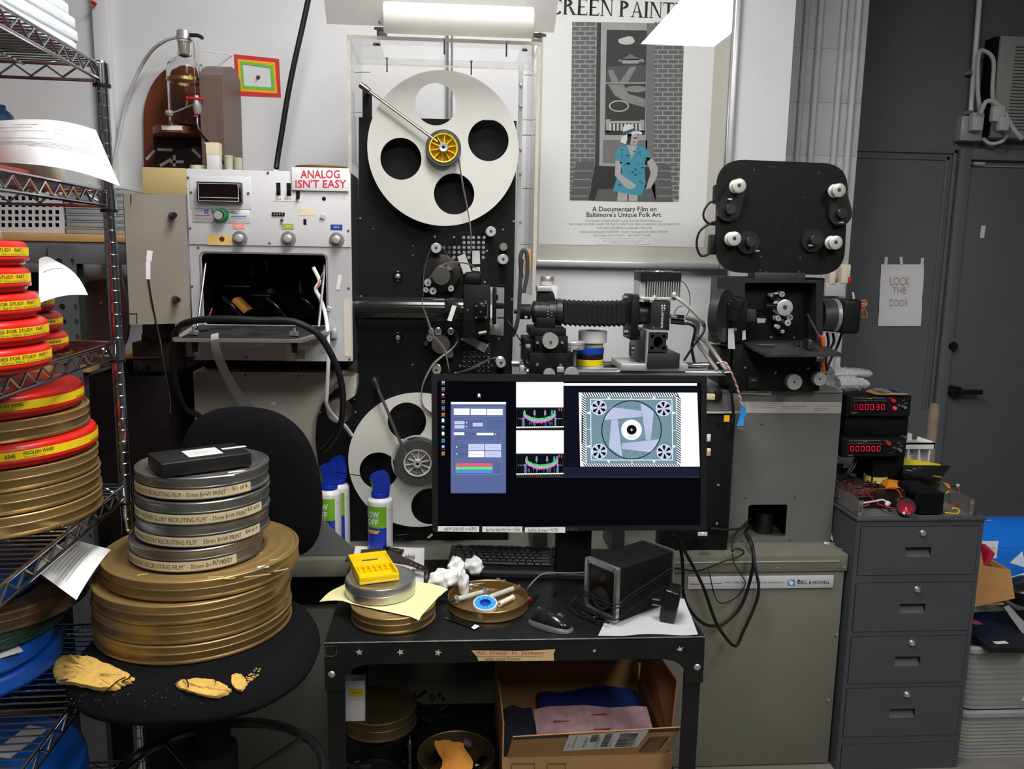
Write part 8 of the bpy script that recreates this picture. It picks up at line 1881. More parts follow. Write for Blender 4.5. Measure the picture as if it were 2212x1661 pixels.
# open gold lid with filters
o=Vector((.0995,2.014,z));r_=.103
t=thing('open_can_lid','open gold can lid used as a tray holding clear filters','tray',o)
MB().lathe([(0,.001),(r_-.008,.001),(r_-.004,0),(r_,.002),(r_+.001,.004),(r_,.007),(r_-.0005,.008),(r_-.0005,.026),(r_+.0006,.028),(r_-.0005,.0295),(r_-.002,.028),(r_-.002,.005),(r_-.006,.003),(0,.003)],o,n=64).build('lid',gold,t)
zf=z+.0042
thin_c=thin('thin_clear',(.93,.95,.95),1.4)
def filt(lab,p0,p1,r,white_=False,barbs=True):
    t=thing('fuel_filter',lab,'filter',((p0+p1)/2-ZU*r),'clear filters in the gold lid')
    d=(p1-p0).normalized();L_=(p1-p0).length
    if white_:
        MB().lathe([(r*.3,0),(r,0),(r,.004),(r*.86,.0045),(r*.86,L_-.0045),(r,L_-.004),(r,L_),(r*.3,L_)],p0,d,20).build('element',M('filter_paper',S(226,220,206),.7,var=.1,scale=60),t)
        mb=MB();
        for k in range(3):
            a=2*pi*k/3+.5;u=d.orthogonal().normalized();v=d.cross(u);mb.cyl(p0+d*.004+(u*cos(a)+v*sin(a))*r*.9,p1-d*.004+(u*cos(a)+v*sin(a))*r*.9,.0009,n=6)
        mb.build('cage',M('dark_mesh',(.25,.2,.15),.5),t);return
    e=.010
    MB().lathe([(r*.92,e+.0005),(r*.92,L_-e-.0005),(r*.84,L_-e-.0005),(r*.84,e+.0005)],p0,d,24).build('glass_body',thin_c,t)
    MB().lathe([(r*.15,e+.001),(r*.55,e+.001),(r*.55,L_-e-.001),(r*.15,L_-e-.001)],p0,d,20).build('element',M('filter_paper',S(226,220,206),.7,var=.1,scale=60),t)
    for s,q,dd in((0,p0,d),(1,p1,-d)):
        MB().lathe([(r*.3,0),(r*.8,0),(r*.8,.003),(r,.0035),(r,e),(r*.3,e)],q,dd,8 if s else 24).build('end_cap',chrome,t)
        if barbs:MB().lathe([(0,-.016),(r*.32,-.016),(r*.42,-.011),(r*.32,-.0105),(r*.42,-.006),(r*.32,-.0055),(r*.4,0),(0,0)],q,dd,14).build('barb_cap',blk if s==0 else chrome,t)
def zz_(x,y,h):return PZ(x,y,zf+h)
rr=.0115
filt('clear filter with chrome ends lying at the back of the gold lid',zz_(1010,1265,rr),zz_(1080,1256,rr),rr)
filt('clear filter crossing the left half of the gold lid',zz_(980,1296,rr),zz_(1049,1277,rr),rr)
filt('clear filter lying aslant at the middle of the gold lid',zz_(1048,1293,rr),zz_(1114,1269,rr),rr)
filt('bare white filter element beside the blue tape roll',zz_(1078,1305,.0075),zz_(1108,1290,.0075),.0075,True)
p=PZ(1048,1308,zf+.006);t=thing('thread_tape','roll of thread tape in a blue and white spool in the lid','tape roll',(p.x,p.y,zf))
rb=.0305
rot=Euler((.25,.0,0)).to_matrix().to_4x4();mb=MB();mb.xf=Matrix.Translation((p.x,p.y,zf+.009))@rot
mb.lathe([(.0135,-.0055),(rb,-.0055),(rb,.0055),(rb-.003,.0058)],(0,0,0),n=40);mb.mat(1);mb.lathe([(rb-.003,.0058),(.0135,.0062)],(0,0,0),n=40);mb.mat(2);mb.lathe([(.0135,.0062),(.0130,-.001),(0,-.001)],(0,0,0),n=30)
mb.build('spool',[white,M('spool_blue',S(60,156,230),.4,var=.02),M('deep_blue',S(16,70,180),.4,var=.02)],t)
# white cloth gloves
t=thing('cotton_glove','crumpled white cotton glove on the gold lid edge','glove',PZ(985,1260,z))
gm_=M('white_cotton',S(234,234,236),.85,var=.02,bump=.15,scale=200)
def blob(c,rx,ry,rz_,rotz,amp,seed,name):
    rnd=random.Random(seed);vs=[];fs=[];n,m=28,16;ph=[rnd.uniform(0,6.28) for _ in range(8)]
    for i in range(m+1):
        th_=pi*i/m
        for j in range(n):
            a=2*pi*j/n;k=1+.8*amp*(sin(3*a+ph[0]+2*th_)*.5+sin(5*a+ph[1]-3*th_)*.35+sin(7*th_+ph[2]+2*a)*.4+sin(9*a+ph[3]+5*th_)*.2)
            x,y,z_=rx*k*sin(th_)*cos(a),ry*k*sin(th_)*sin(a),rz_*k*cos(th_);vs.append(Vector((c.x+x*cos(rotz)-y*sin(rotz),c.y+x*sin(rotz)+y*cos(rotz),max(z+.0005,c.z+z_))))
    for i in range(m):
        for j in range(n):fs.append((i*n+j,i*n+(j+1)%n,(i+1)*n+(j+1)%n,(i+1)*n+j))
    return MB().add(vs,fs)
mb=MB()
for (x,y,hh),(rx,ry,rz_),ro,am in(((953,1252,.045),(.036,.022,.030),.2,.22),((985,1226,.060),(.026,.022,.030),.6,.25),((1025,1222,.058),(.028,.020,.026),-.2,.25),((1002,1262,.045),(.016,.014,.038),.1,.22),((975,1248,.05),(.03,.02,.025),.4,.25)):
    s=blob(PZ(x,y,z+hh),rx,ry,rz_,ro,am,int(x),'b');mb.add(s.v,s.f)
o=mb.build('fabric',gm_,t,ang=80)
rm=o.modifiers.new('weld','REMESH');rm.mode='VOXEL';rm.voxel_size=.0022
sm=o.modifiers.new('soft','SMOOTH');sm.iterations=16;sm.factor=.6
dg=bpy.context.evaluated_depsgraph_get();me=bpy.data.meshes.new_from_object(o.evaluated_get(dg));o.modifiers.clear();o.data=me
from mathutils import noise
nl=[v.normal.copy() for v in me.vertices]
for v,q in zip(me.vertices,nl):
    p=v.co*30;f=sin(v.co.x*190+v.co.y*120+3*noise.noise(p))+.5*sin(v.co.z*170-v.co.x*90+3*noise.noise(p*.8));v.co+=q*(.0017*f-.001)
for f in me.polygons:f.use_smooth=True
# keyboard
kt=z+.001;K0=PZ(985,1186,z+.024);K1=PZ(1236,1186,z+.024);K2=PZ(1010,1262,z+.014);K3=PZ(1240,1262,z+.014)
kx0,ky1=K0.x-.012,K0.y+.012;KR=.0
t=thing('keyboard','black computer keyboard below the monitor','keyboard',(.25,2.13,z))
ang_=radians(-5.5);kc_=PZ(984,1184,z+.02)
KM=Matrix.Translation((kc_.x,kc_.y,z))@Matrix.Rotation(ang_,4,'Z')   # local: x right, y back(negative = towards room)
kd=.165;kw=.46;u=.0187
def kz(y):return .012+.014*(1+y/kd)      # y from 0 back to -kd front
mb=MB();mb.xf=KM
pr=[(-kd-.012,.0),(-kd-.014,.006),(-kd-.004,kz(-kd)-.001),(0.004,kz(0)+.002),(.014,.020),(.016,.0)]
vs=[(-.012,a,b) for a,b in pr]+[(kw,a,b) for a,b in pr];m_=len(pr)
mb.add(vs,[tuple(range(m_-1,-1,-1)),tuple(range(m_,2*m_))]+[(i,(i+1)%m_,m_+(i+1)%m_,m_+i) for i in range(m_)]);mb.build('base',blk,t)
mb=MB();mb.xf=KM;mb.box((kw/2-.006,-kd+.006,kz(-kd)+.0004),(kw-.01,.020,.003),(radians(5),0,0),.001);mb.build('wrist_strip',M('grey_strip_plastic',(.08,.08,.085),.35,var=.05),t)
KD={}
def keymesh(wu):
    if wu in KD:return KD[wu]
    w_=wu*u;mb=MB();b=.0005;vs=[]
    for hw,hy,zz0 in((w_/2-.0007,u/2-.0007,0),(w_/2-.0012,u/2-.0012,.003),(w_/2-.0032,u/2-.0038,.0072)):vs+=[(-hw,-hy,zz0),(hw,-hy,zz0),(hw,hy,zz0),(-hw,hy,zz0)]
    fs=[(3,2,1,0),(8,9,10,11)]
    for k in(0,4):
        for i in range(4):fs.append((k+i,k+(i+1)%4,k+4+(i+1)%4,k+4+i))
    me=bpy.data.meshes.new('key');me.from_pydata(vs,[],fs);me.materials.append(M('key_black',(.010,.010,.011),.38,var=.1));KD[wu]=me;return me
org=Vector(t['_o']);pl=math.atan2(.014,kd)
leg=MB();leg.xf=KM
def key(x,y,wu,ch=None):
    o=bpy.data.objects.new('key',keymesh(wu));C.objects.link(o);o.parent=t
    loc=KM@Vector((x+wu*u/2,y,kz(y)+.0006));o.matrix_local=Matrix.Translation(loc-org)@Matrix.Rotation(ang_,4,'Z')@Matrix.Rotation(pl,4,'X')
    if ch:leg.text(ch,(x+wu*u*.3,y+.001,kz(y)+.0086),XU,Vector((0,1,.085)),.0034 if len(ch)==1 else .0024)
y=-.008;x=.002
key(x,y,1,'esc')
for k in range(12):key(x+u*(2+k+.5*(k//4)),y,1,'F%d'%(k+1))
rows=[([1]*13+[2],'`1234567890-='),([1.5]+[1]*12+[1.5],' QWERTYUIOP[]'),([1.75]+[1]*11+[2.25],' ASDFGHJKL;'),([2.25]+[1]*10+[2.75],' ZXCVBNM,./'),([1.5,1.25,1.25,6,1.25,1.25,1,1.5],'')]
for r,(ws,chs) in enumerate(rows):
    yy=-.034-u*r;xx=.002
    for i,wu in enumerate(ws):
        ch=chs[i] if i<len(chs) and chs[i]!=' ' else None
        key(xx,yy,wu,ch);xx+=wu*u
xn=.002+15.3*u
for k in range(3):key(xn+u*k,-.008,1);key(xn+u*k,-.034,1);key(xn+u*k,-.034-u,1);key(xn+u*k,-.034-4*u,1)
key(xn+u,-.034-3*u,1)
leg.build('key_legends',M('dim_white',(0,0,0)),t)
# mouse
A=PZ(1135,1337,z+.012);B=PZ(1243,1362,z+.012);Cm=PZ(1190,1340,z+.015);dm=math.atan2(-.55,.83)
t=thing('computer_mouse','black and grey computer mouse on the cart front','mouse',(Cm.x,Cm.y,z))
mz=Matrix.Translation((Cm.x,Cm.y,z))@Matrix.Rotation(radians(-38),4,'Z')
def mouse(zs,xs_,y_s,z0,z1):
    vs=[];fs=[];n=36;m_=10
    for i in range(m_+1):
        s=i/m_
        for j in range(n):
            a=2*pi*j/n;ca,sa=cos(a),sin(a);x=math.copysign(abs(ca)**.8,ca)*xs_;y=math.copysign(abs(sa)**.75,sa)*y_s*(1-.08*ca-.10*ca*ca)
            k=math.sqrt(max(0,1-(s)**2.2)) if i<m_ else 0;top=z0+(z1-z0)*s*(1-.25*(x*k/xs_+.15)**2)
            vs.append((x*k,y*k,top))
    for i in range(m_):
        for j in range(n):fs.append((i*n+j,i*n+(j+1)%n,(i+1)*n+(j+1)%n,(i+1)*n+j))
    fs.append(tuple(range(n-1,-1,-1)));return vs,fs
mb=MB();mb.xf=mz;mb.add(*mouse(0,.060,.033,.001,.024));mb.build('base_shell',M('mouse_grey',(.10,.105,.11),.38,var=.05),t,ang=70)
mb=MB();mb.xf=mz;mb.add(*mouse(0,.055,.0275,.012,.0395));ts=mb.build('top_shell',M('mouse_black_gloss',(.010,.010,.011),.18,var=.05),t,ang=70)
mb=MB();mb.xf=mz;mb.tube([(-.055,.0,.024),(-.045,.0,.0315),(-.030,.0,.0372),(-.018,.0,.0388)],.0007,5,smooth=4);mb.cyl((-.036,-.0035,.0345),(-.036,.0035,.0345),.006,n=16);mb.build('scroll_wheel',M('grey_strip_plastic',(0,0,0)),t)
mb=MB();mb.xf=mz;R_=.0042;mb.tube([(.024+R_*cos(a),R_*sin(a),.0372) for a in [.6+4.9*i/14 for i in range(15)]],.0008,5);mb.box((.0275,-.004,.037),(.006,.0016,.0008));mb.text('Logitech',(.034,-.008,.0348),(-.0,1,0),(-1,0,.15),.0028,.016,'L');mb.build('logo',M('dim_white',(0,0,0)),t)
# small black bits on the cart
for x,y,d_,lab,nm in((1198,1284,.012,'tiny black peg standing on the cart above the mouse','peg'),):
    p=PZ(x,y+3,z);MB().cyl(p,p+Vector((.003,0,d_)),.0042,.0036,n=14).build('black_peg',blkg,None,lab,nm)
p=PZ(1142,1297,z);MB().lathe([(0,0),(.0045,.001),(.0055,.005),(.0045,.009),(0,.0105)],p,n=16).build('red_bead',M('red_bead',S(216,24,24),.25,var=0),None,'small red bead at the right rim of the gold lid','bead')
g=[[PZ(x,y,z+.002) for x,y in r] for r in([(957,1335),(1018,1357)],[(982,1330),(1030,1350)])]
MB().sheet(g,.0008).build('black_card',blkg,None,'black card sticking out under the gold lid','card')
g=[[PZ(x,y,z+.0035) for x,y in r] for r in([(1018,1356),(1024,1360)],[(1026,1349),(1036,1353)])]
MB().sheet(g,.0008).build('paper_scrap',white,None,'white paper scrap poking out under the gold lid front','scrap')
g=[[PZ(x,y,z+.003) for x,y in r] for r in([(1142,1305),(1158,1283)],[(1147,1308),(1163,1286)])]
MB().sheet(g,.003).build('pen',blkg,None,'short black stick leaning at the right of the gold lid','stick')
# clear bag sheet and speaker
cor=[PZ(1292,1345,z+.001),PZ(1305,1374,z+.001),PZ(1400,1374,z+.001),PZ(1505,1371,z+.001),PZ(1508,1355,z+.002),PZ(1480,1300,z+.002),PZ(1380,1300,z+.002)]
mb=MB();g=[]
for i in range(9):
    r=[]
    for j in range(13):
        s,u_=i/8,j/12;a=PZ(1292+(1508-1292)*u_,1374-3*u_+2*sin(9*u_),z);b=PZ(1330+(1478-1330)*u_,1296,z);p=a.lerp(b,s);r.append(p+ZU*(.0010+.0016*abs(sin(5*s+9*u_)+sin(13*u_-4*s))*(.35+.65*s)))
    g.append(r)
MB().sheet(g,.0005).build('plastic_sheet',M('milky_bag',S(206,206,212),.3,var=.04,trans=.15,bump=.2,scale=30),None,'white plastic bag sheet under the speaker and adapter','plastic sheet')
zs=z+.0045
A=PZ(1300,1347,zs);
# speaker: silver front frame, black wrapped box lying back
s0=Vector((.3745,1.955,zs));f0=PZ(1274,1312,zs);f1=PZ(1329,1349,zs);b1=PZ(1459,1280,zs)
dv=(f1-f0);wv=dv.length;fx=dv.normalized();bk=Vector((-fx.y,fx.x,0));
if bk.y<0:bk=-bk
top1=P(1332,1230,f1.y).z-zs
Ls=(PZ(1456,1195,zs+top1)-PZ(1330,1238,zs+top1)).length
bk2=(PZ(1456,1195,zs+top1)-PZ(1330,1238,zs+top1)).normalized();fx=Vector((bk2.y,-bk2.x,0));wv=max(.07,min(.11,wv));bk=bk2
o=f1
SM=Matrix((fx,bk,ZU)).transposed().to_4x4();SM.translation=o
t=thing('desktop_speaker','black desktop speaker with silver front frame on the cart right','speaker',(o+bk*Ls/2-fx*wv/2))
hs_=top1
mb=MB();mb.xf=SM;mb.bb(-wv+.002,-.002,.012,Ls-.006,.003,hs_-.003,.002);mb.build('cabinet',M('speaker_black_vinyl',(.007,.007,.0072),.6,var=.3,scale=200,bump=.2,spec=.15),t)
mb=MB();mb.xf=SM;mb.plate((0,.012,0),(1,0,0),(0,0,1),rrect(-wv,0,0,hs_,.006),[rrect(-wv+.010,.014,-.010,hs_-.012,.004)],.012);fr=mb.build('front_frame',M('speaker_silver',(.5,.5,.5),.35,.9,var=.05),t)
mb=MB();mb.xf=SM;mb.bb(-wv+.006,-.006,.007,.0115,.006,hs_-.006);mb.build('grille',M('smoked_panel',(.010,.009,.009),.15,var=.2),t)
mb=MB();mb.xf=SM;mb.lathe([(.0,.006),(.010,.004),(.026,-.0005),(.030,.0015),(.032,.003)],(-wv/2,.0065,hs_*.36),(0,-1,0),28);mb.lathe([(0,.002),(.012,.003),(.014,.001)],(-wv/2,.0065,hs_*.74),(0,-1,0),20);mb.build('driver_cones',M('cone_dark',(.02,.018,.017),.4,var=.2),t)
mb=MB();mb.xf=SM
for X in(-wv+.012,-.012):
    for zz in(hs_-.007,.007):mb.cyl((X,-.0002,zz),(X,-.0012,zz),.0028,n=10)
mb.build('frame_screws',dsteel,t)
mb=MB();mb.xf=SM;mb.plate((0,Ls+.001,0),(1,0,0),(0,0,1),rrect(-wv,0,0,hs_,.006),[],.006);mb.build('rear_frame',M('speaker_silver',(0,0,0)),t)
# cable wound round the speaker
mb=MB()
for k,(zl_,o2) in enumerate(((.055,.004),(.064,.006),(.025,.005))):
    pts=[(-wv-.004,.03,zl_),(-wv-.004,-.006,zl_-.006),(-wv/2,-.010,zl_-.012),(.004,-.004,zl_-.010),(.006,.04,zl_+.002),(.006,Ls*.6,zl_+.02),(.005,Ls*.95,zl_+.035)]
    mb.tube([SM@Vector(q) for q in pts],.0022,7,smooth=6)
pts=[(-wv-.004,.03,.055),(-wv-.03,.0,.02),(-wv-.02,-.03,.006),(-wv/2,-.035,.004),(.0,-.02,.01)];mb.tube([SM@Vector(q) for q in pts],.0022,7,smooth=6)
mb.build('speaker_cable',blk,None,'thin black cable wound around the silver-fronted speaker','cable')
for w_,p in(('left',[PZ(1275,1330,z+.006),PZ(1258,1325,z+.01),PZ(1250,1316,z+.006)]),('right',[PZ(1300,1325,z+.012),PZ(1285,1335,z+.010),PZ(1268,1333,z+.007)])):mb=MB();mb.tube(p,.0045,8,smooth=4);mb.build('audio_plug',blkg,None,w_+' small black plug of two at the speaker foot','plug')
mb=MB();mb.tube([P(1272,1236,2.12),P(1235,1238,2.08),P(1180,1238,2.05),P(1158,1250,2.02),P(1142,1268,2.0),PZ(1136,1280,z+.03)],.0018,6,smooth=6);mb.build('grey_lead',M('grey_lead_cable',S(120),.5),None,'thin grey lead from the speaker over the keyboard to the lid','cable')
# power adapter
b0=PZ(1454,1347,z+.004);t=thing('power_adapter','black plug-in power adapter standing right of the speaker','adapter',b0)
hA=P(1450,1278,b0.y).z-z-.004
AM=Matrix.Translation((b0.x-.0,b0.y+.03,z+.0045))@Matrix.Rotation(radians(-22),4,'Z')
mb=MB();mb.xf=AM;mb.box((0,0,hA/2),(.040,.062,hA),(0,.12,0),.007,3);mb.build('body',blkg,t)
mb=MB();mb.xf=AM
for zz in(hA*.45,hA*.62):mb.box((-.034,-.018,zz),(.018,.006,.0016))
mb.build('prongs',chrome,t)
# papers, brown comb and parts at the back left of the cart
g=[[PZ(x,y,z+.001) for x,y in r] for r in([(758,1290),(862,1260)],[(770,1218),(870,1215)],[(765,1180),(800,1178)])]
g=[[PZ(748,1275,z+.001),PZ(915,1262,z+.001)],[PZ(768,1180,z+.001),PZ(917,1184,z+.001)]]
MB().sheet(g,.0008).build('paper_sheet',paper,None,'white papers at the back left corner of the cart','paper')
mb=MB();
t=thing('brown_comb_plate','dark brown slotted plate lying behind the yellow holder','plate',PZ(830,1200,z+.03))
zc_=z+.05;pts=[PZ(745,1210,zc_),PZ(752,1200,zc_),PZ(778,1196,zc_),PZ(780,1187,zc_),PZ(815,1184,zc_),PZ(850,1192,zc_),PZ(925,1226,zc_-.02),PZ(918,1231,zc_-.02),PZ(880,1218,zc_-.01),PZ(800,1205,zc_),PZ(760,1212,zc_)]
mb.add(pts+[q-ZU*.004 for q in pts],[tuple(range(len(pts))),tuple(range(2*len(pts)-1,len(pts)-1,-1))]+[(i,(i+1)%len(pts),len(pts)+(i+1)%len(pts),len(pts)+i) for i in range(len(pts))]);mb.build('plate',M('dark_brown_plastic',(.035,.020,.015),.4,var=.2),t)
mb=MB()
for x,y in((888,1218),(899,1223),(909,1227)):p=PZ(x,y,zc_-.012);mb.cyl(p,p+ZU*.003,.0028,n=10)
mb.build('studs',steel,t)
mb=MB();p=PZ(855,1192,z+.008);mb.box(p,(.045,.03,.012),(.1,.1,-.2),.002);p=PZ(835,1185,z+.01);mb.box(p,(.025,.02,.016),(0,.2,.3),.002);mb.build('black_gadget',blkg,None,'small black part on the papers behind the brown plate','part')
mb=MB();p=PZ(885,1205,z+.006);mb.box(p,(.03,.016,.008),(0,0,-.2),.001);
for k in range(4):mb.cyl(p+Vector((-.012+.008*k,0,.004)),p+Vector((-.012+.008*k,0,.012)),.0012,n=6)
mb.build('metal_terminal',steel,None,'small grey metal terminal block on the back papers','terminal')
for k in range(5):p=PZ(884+9*k,1232+2*(k%2),z+.004);mb=MB();mb.box(p,(.008,.012,.008),(.3,.2,.4*k));mb.build('metal_clip',chrome,None,'tiny bright clip in the row between tin and white glove','clip','tiny clips by the glove')
# binder clips on the bed
for (x,y),lab,op in(((870,1167),'folded black binder clips lying on the bed behind the papers',0),((911,1160),'black binder clip with wire arms up on the bed',1)):
    p=PZ(x,y,ZB);t=thing('binder_clip',lab,'binder clip',(p.x,p.y,ZB+.0005),'binder clips on the bed')
    for k in range(3 if not op else 1):
        q=p+Vector(((k-1)*.012*(0 if op else 1),.004*k,.0005));mb=MB();mb.plate((q.x-.016,q.y,q.z),(0,1,0),(0,0,1),[(-.007,0),(.007,0),(.0012,.016),(-.0012,.016)],[],.032);mb.build('clip_body',blkg,t)
        mb=MB()
        for s in(-1,1):mb.tube([q+Vector((-.012,s*.002,.016)),q+Vector((-.006,s*.014,.030 if op else .022)),q+Vector((.006,s*.014,.030 if op else .022)),q+Vector((.012,s*.002,.016))],.0010,6)
        mb.build('wire_arm',chrome,t)
p=PZ(929,1158,ZB+.02);MB().box(p,(.018,.004,.006),(0,-.7,0)).build('white_tag',white,None,'small white tag sticking up beside the binder clip','tag')
# duster cans
def duster(lab,x,ybot,ytop,wpx,Y,rot):
    pb=P(x,ybot,Y);k=dep(pb)/F;r=wpx/2*k;zb_=ZB+.0005;o=Vector((pb.x,Y,zb_));hh=P(x,ytop,Y).z-zb_;hb=hh*.70
    t=thing('duster_can',lab,'spray can',o,'air duster cans');a0=rot
    mb=MB();mb.lathe([(0,.001),(r*.9,0),(r,.003),(r,.006)],o,n=40);mb.lathe([(r,hb*.93),(r*.97,hb*.955),(r*.8,hb*.985),(r*.72,hb),(0,hb)],o,n=40);
    # wrapped print: blue lower, green upper, white text panel
    seg_=[(0,radians(-200),radians(-72)),(1,radians(-72),radians(10)),(0,radians(10),radians(160))]
    for kd_,b0,b1 in seg_:
        for za,zb2,mi in((.006,hb*.52,1),(hb*.52,hb*.88,2),(hb*.88,hb*.93,0)):
            if kd_==1:mi=0
            mb.mat(mi);n=16;vs=[];fs=[]
            for i in range(n+1):a=a0+b0+(b1-b0)*i/n;vs+=[(o.x+r*cos(a),o.y+r*sin(a),o.z+za),(o.x+r*cos(a),o.y+r*sin(a),o.z+zb2)]
            for i in range(n):fs.append((2*i,2*i+2,2*i+3,2*i+1))
            mb.add(vs,fs)
    mb.build('can_body',[M('duster_white',S(226,226,228),.3,var=.01),M('duster_blue',S(34,56,176),.25,.2,var=.05),M('duster_green',S(120,180,40),.3,.1,var=.04)],t)
    mb=MB();R1=r+.0006;A_=lambda d:a0+radians(d)
    mb.ctext('BLOW',o,R1,A_(-190),A_(-106),o.z+hb*.69,o.z+hb*.80,.03);mb.ctext('OFF',o,R1,A_(-170),A_(-110),o.z+hb*.56,o.z+hb*.67,.03)
    mb.mat(1);mb.ctext('Duster',o,R1,A_(-190),A_(-104),o.z+hb*.42,o.z+hb*.51,.03)
    mb.mat(0);mb.ctext('Safe for Keyboards',o,R1,A_(-160),A_(-90),o.z+hb*.10,o.z+hb*.13);mb.ctext('Cleans Dust Hard',o,R1,A_(-160),A_(-90),o.z+hb*.05,o.z+hb*.08)
    mb.mat(2)
    for i in range(24):zz=o.z+hb*(.76-.030*i);mb.ctext('caution contents under pressure read',o,R1,A_(-66),A_(0),zz,zz+hb*.012)
    mb.mat(3);mb.ctext('DANGER: WARNING',o,R1,A_(-66),A_(0),o.z+hb*.79,o.z+hb*.82)
    mb.build('lettering',[white,M('duster_yellow',S(246,190,20),.4,var=0),inkg,M('duster_pink',S(224,100,130),.4,var=0)],t)
    mb=MB();mb.lathe([(0,hb*1.005),(r*.72,hb*1.005),(r*.74,hb*1.06),(r*.70,hb*1.08),(0,hb*1.08)],o,n=28);hz=hh-hb*1.08
    oo=o+ZU*(hb*1.085);side=[(-r*.62,0),(r*.78,0),(r*.80,hz*.45),(r*.62,hz*.82),(r*.25,hz),(-r*.35,hz*.93),(-r*.75,hz*.78),(-r*.80,hz*.66),(-r*.55,hz*.60),(-r*.48,hz*.2)]
    mb.plate((oo.x,oo.y+r*.42,oo.z),(1,0,0),(0,0,1),side,[],r*.84);mb.build('trigger_cap',M('duster_cap_blue',S(20,50,170),.35,var=.03),t)
    MB().plate((oo.x,oo.y+r*.15,oo.z),(1,0,0),(0,0,1),[(-r*.60,hz*.02),(-r*.50,hz*.02),(-r*.56,hz*.6),(-r*.78,hz*.62)],[],r*.3).build('trigger',M('duster_green',(0,0,0)),t)
    return oo,hz,r
oo,hz,r=duster('air duster can standing alone left of the monitor',822,1182,1018,53,2.44,.28)
duster('front air duster can beside the stool backrest',713,1165,1000,50,2.50,.3)
oo2,hz2,r2=duster('rear air duster can half hidden behind another duster',733,1140,985,46,2.53,.35)
mb=MB();mb.tube([oo+Vector((-r*.8,0,hz*.72)),P(720,1020,2.47)],.0014,6);mb.build('spray_straw',blkg,None,'thin black straw sticking out from the duster cap','straw')
# ---------------------------------------------------------------- monitor
MBt=P(1230,1148,2.115);MT=P(1230,808,2.165)
vU=(MT-MBt).normalized();nM=XU.cross(vU).normalized();nM=nM if nM.y<0 else -nM
def PM(x,y,o=0):return PN(x,y,MBt,nM)+nM*o
mbl,mbr,mtl,mtr=PM(932,1148),PM(1530,1150),PM(938,804),PM(1526,811)
t=thing('monitor','wide black monitor showing scanner software and a test chart','monitor',(MBt.x,MBt.y+.06,z))
xl=(mbl.x+mtl.x)/2;xr=(mbr.x+mtr.x)/2;hM=(mtl-mbl).dot(vU)
base_=Vector((xl,0,0));oM=Vector((xl,MBt.y,MBt.z));oM=PM(932,1149);oM.x=xl;WM=xr-xl;hM=((PM(1230,806)-oM).dot(vU))
def MQ(u,v,o=0):return oM+XU*u+vU*v+nM*o
MMx=Matrix((XU,-nM,vU)).transposed().to_4x4();MMx.translation=oM      # local x right, y back, z up
mb=MB();mb.xf=MMx;mb.bb(0,WM,.004,.035,0,hM,.006,3);mb.bb(WM*.15,WM*.85,.0352,.06,hM*.15,hM*.85,.01,3);mb.build('housing',blk,t)
def loc(x,y):p=PM(x,y)-oM;return (p.dot(XU),p.dot(vU))
s0=loc(950,1132);s1=loc(1514,822)
scr=[loc(949,819),loc(1513,823),loc(1519,1133),loc(946,1133)]
sx0=(scr[0][0]+scr[3][0])/2;sx1=(scr[1][0]+scr[2][0])/2;sz0=(scr[2][1]+scr[3][1])/2;sz1=(scr[0][1]+scr[1][1])/2
mb=MB();mb.xf=MMx;mb.plate((0,.004,0),(1,0,0),(0,0,1),rrect(0,0,WM,hM,.004),[[(sx0,sz0),(sx1,sz0),(sx1,sz1),(sx0,sz1)]],.004);mb.build('bezel',M('bezel_black',(.011,.011,.012),.3,var=.1),t)
EM={}
def em(n,c,s=1.0):return M('screen_'+n,S(*c) if len(c)==3 else S(c[0]),.2,emit=s)
cols=['back','win','white','panel','btn','line','red','green','blue','txt','teal','blk','lav','navy','cyan','mag','lime','org']
mats=[em('back',(4,5,12)),em('win',(26,32,50)),em('white',(240,246,255),1.15),em('panel',(92,106,156)),em('btn',(204,212,244)),em('line',(140,152,196)),em('red',(236,96,130)),em('green',(120,226,130)),em('blue',(80,150,230)),em('txt',(64,74,110)),em('teal',(118,148,160)),em('blk',(10,14,20)),em('lav',(200,206,236)),em('navy',(14,16,30)),em('cyan',(60,170,210)),em('mag',(206,110,220)),em('lime',(80,210,110)),em('org',(236,150,50)),em('grid',(60,64,80)),em('icong',(150,150,160))]
sb=MB()
def c4(x,y):return (920+x/3.511,790+y/3.511)
def sp(pts,mi,l):sb.mat(mi);sb.poly([PM(*c4(*q))-nM*(.0028-.00012*l) for q in pts])
def sr2(x0,y0,x1,y1,mi,l):sp([(x0,y0),(x1,y0),(x1,y1),(x0,y1)],mi,l)
def so(x0,y0,x1,y1,mi,l,w_=2):
    for a in((x0,y0,x1,y0+w_),(x0,y1-w_,x1,y1),(x0,y0,x0+w_,y1),(x1-w_,y0,x1,y1)):sr2(*a,mi,l)
def stx(s,x0,y0,x1,y1,mi,l,bold=0):
    sb.mat(mi);a=PM(*c4(x0,y1));b=PM(*c4(x1,y1));c=PM(*c4(x0,y0));sb.text(s,a-nM*(.0028-.00012*l),b-a,c-a,(c-a).length,(b-a).length,'L',bold)
sb.mat(0);sb.xf=None
e=.001;sb.poly([MQ(sx0-e,sz0-e,-.003),MQ(sx1+e,sz0-e,-.003),MQ(sx1+e,sz1+e,-.003),MQ(sx0-e,sz1+e,-.003)])
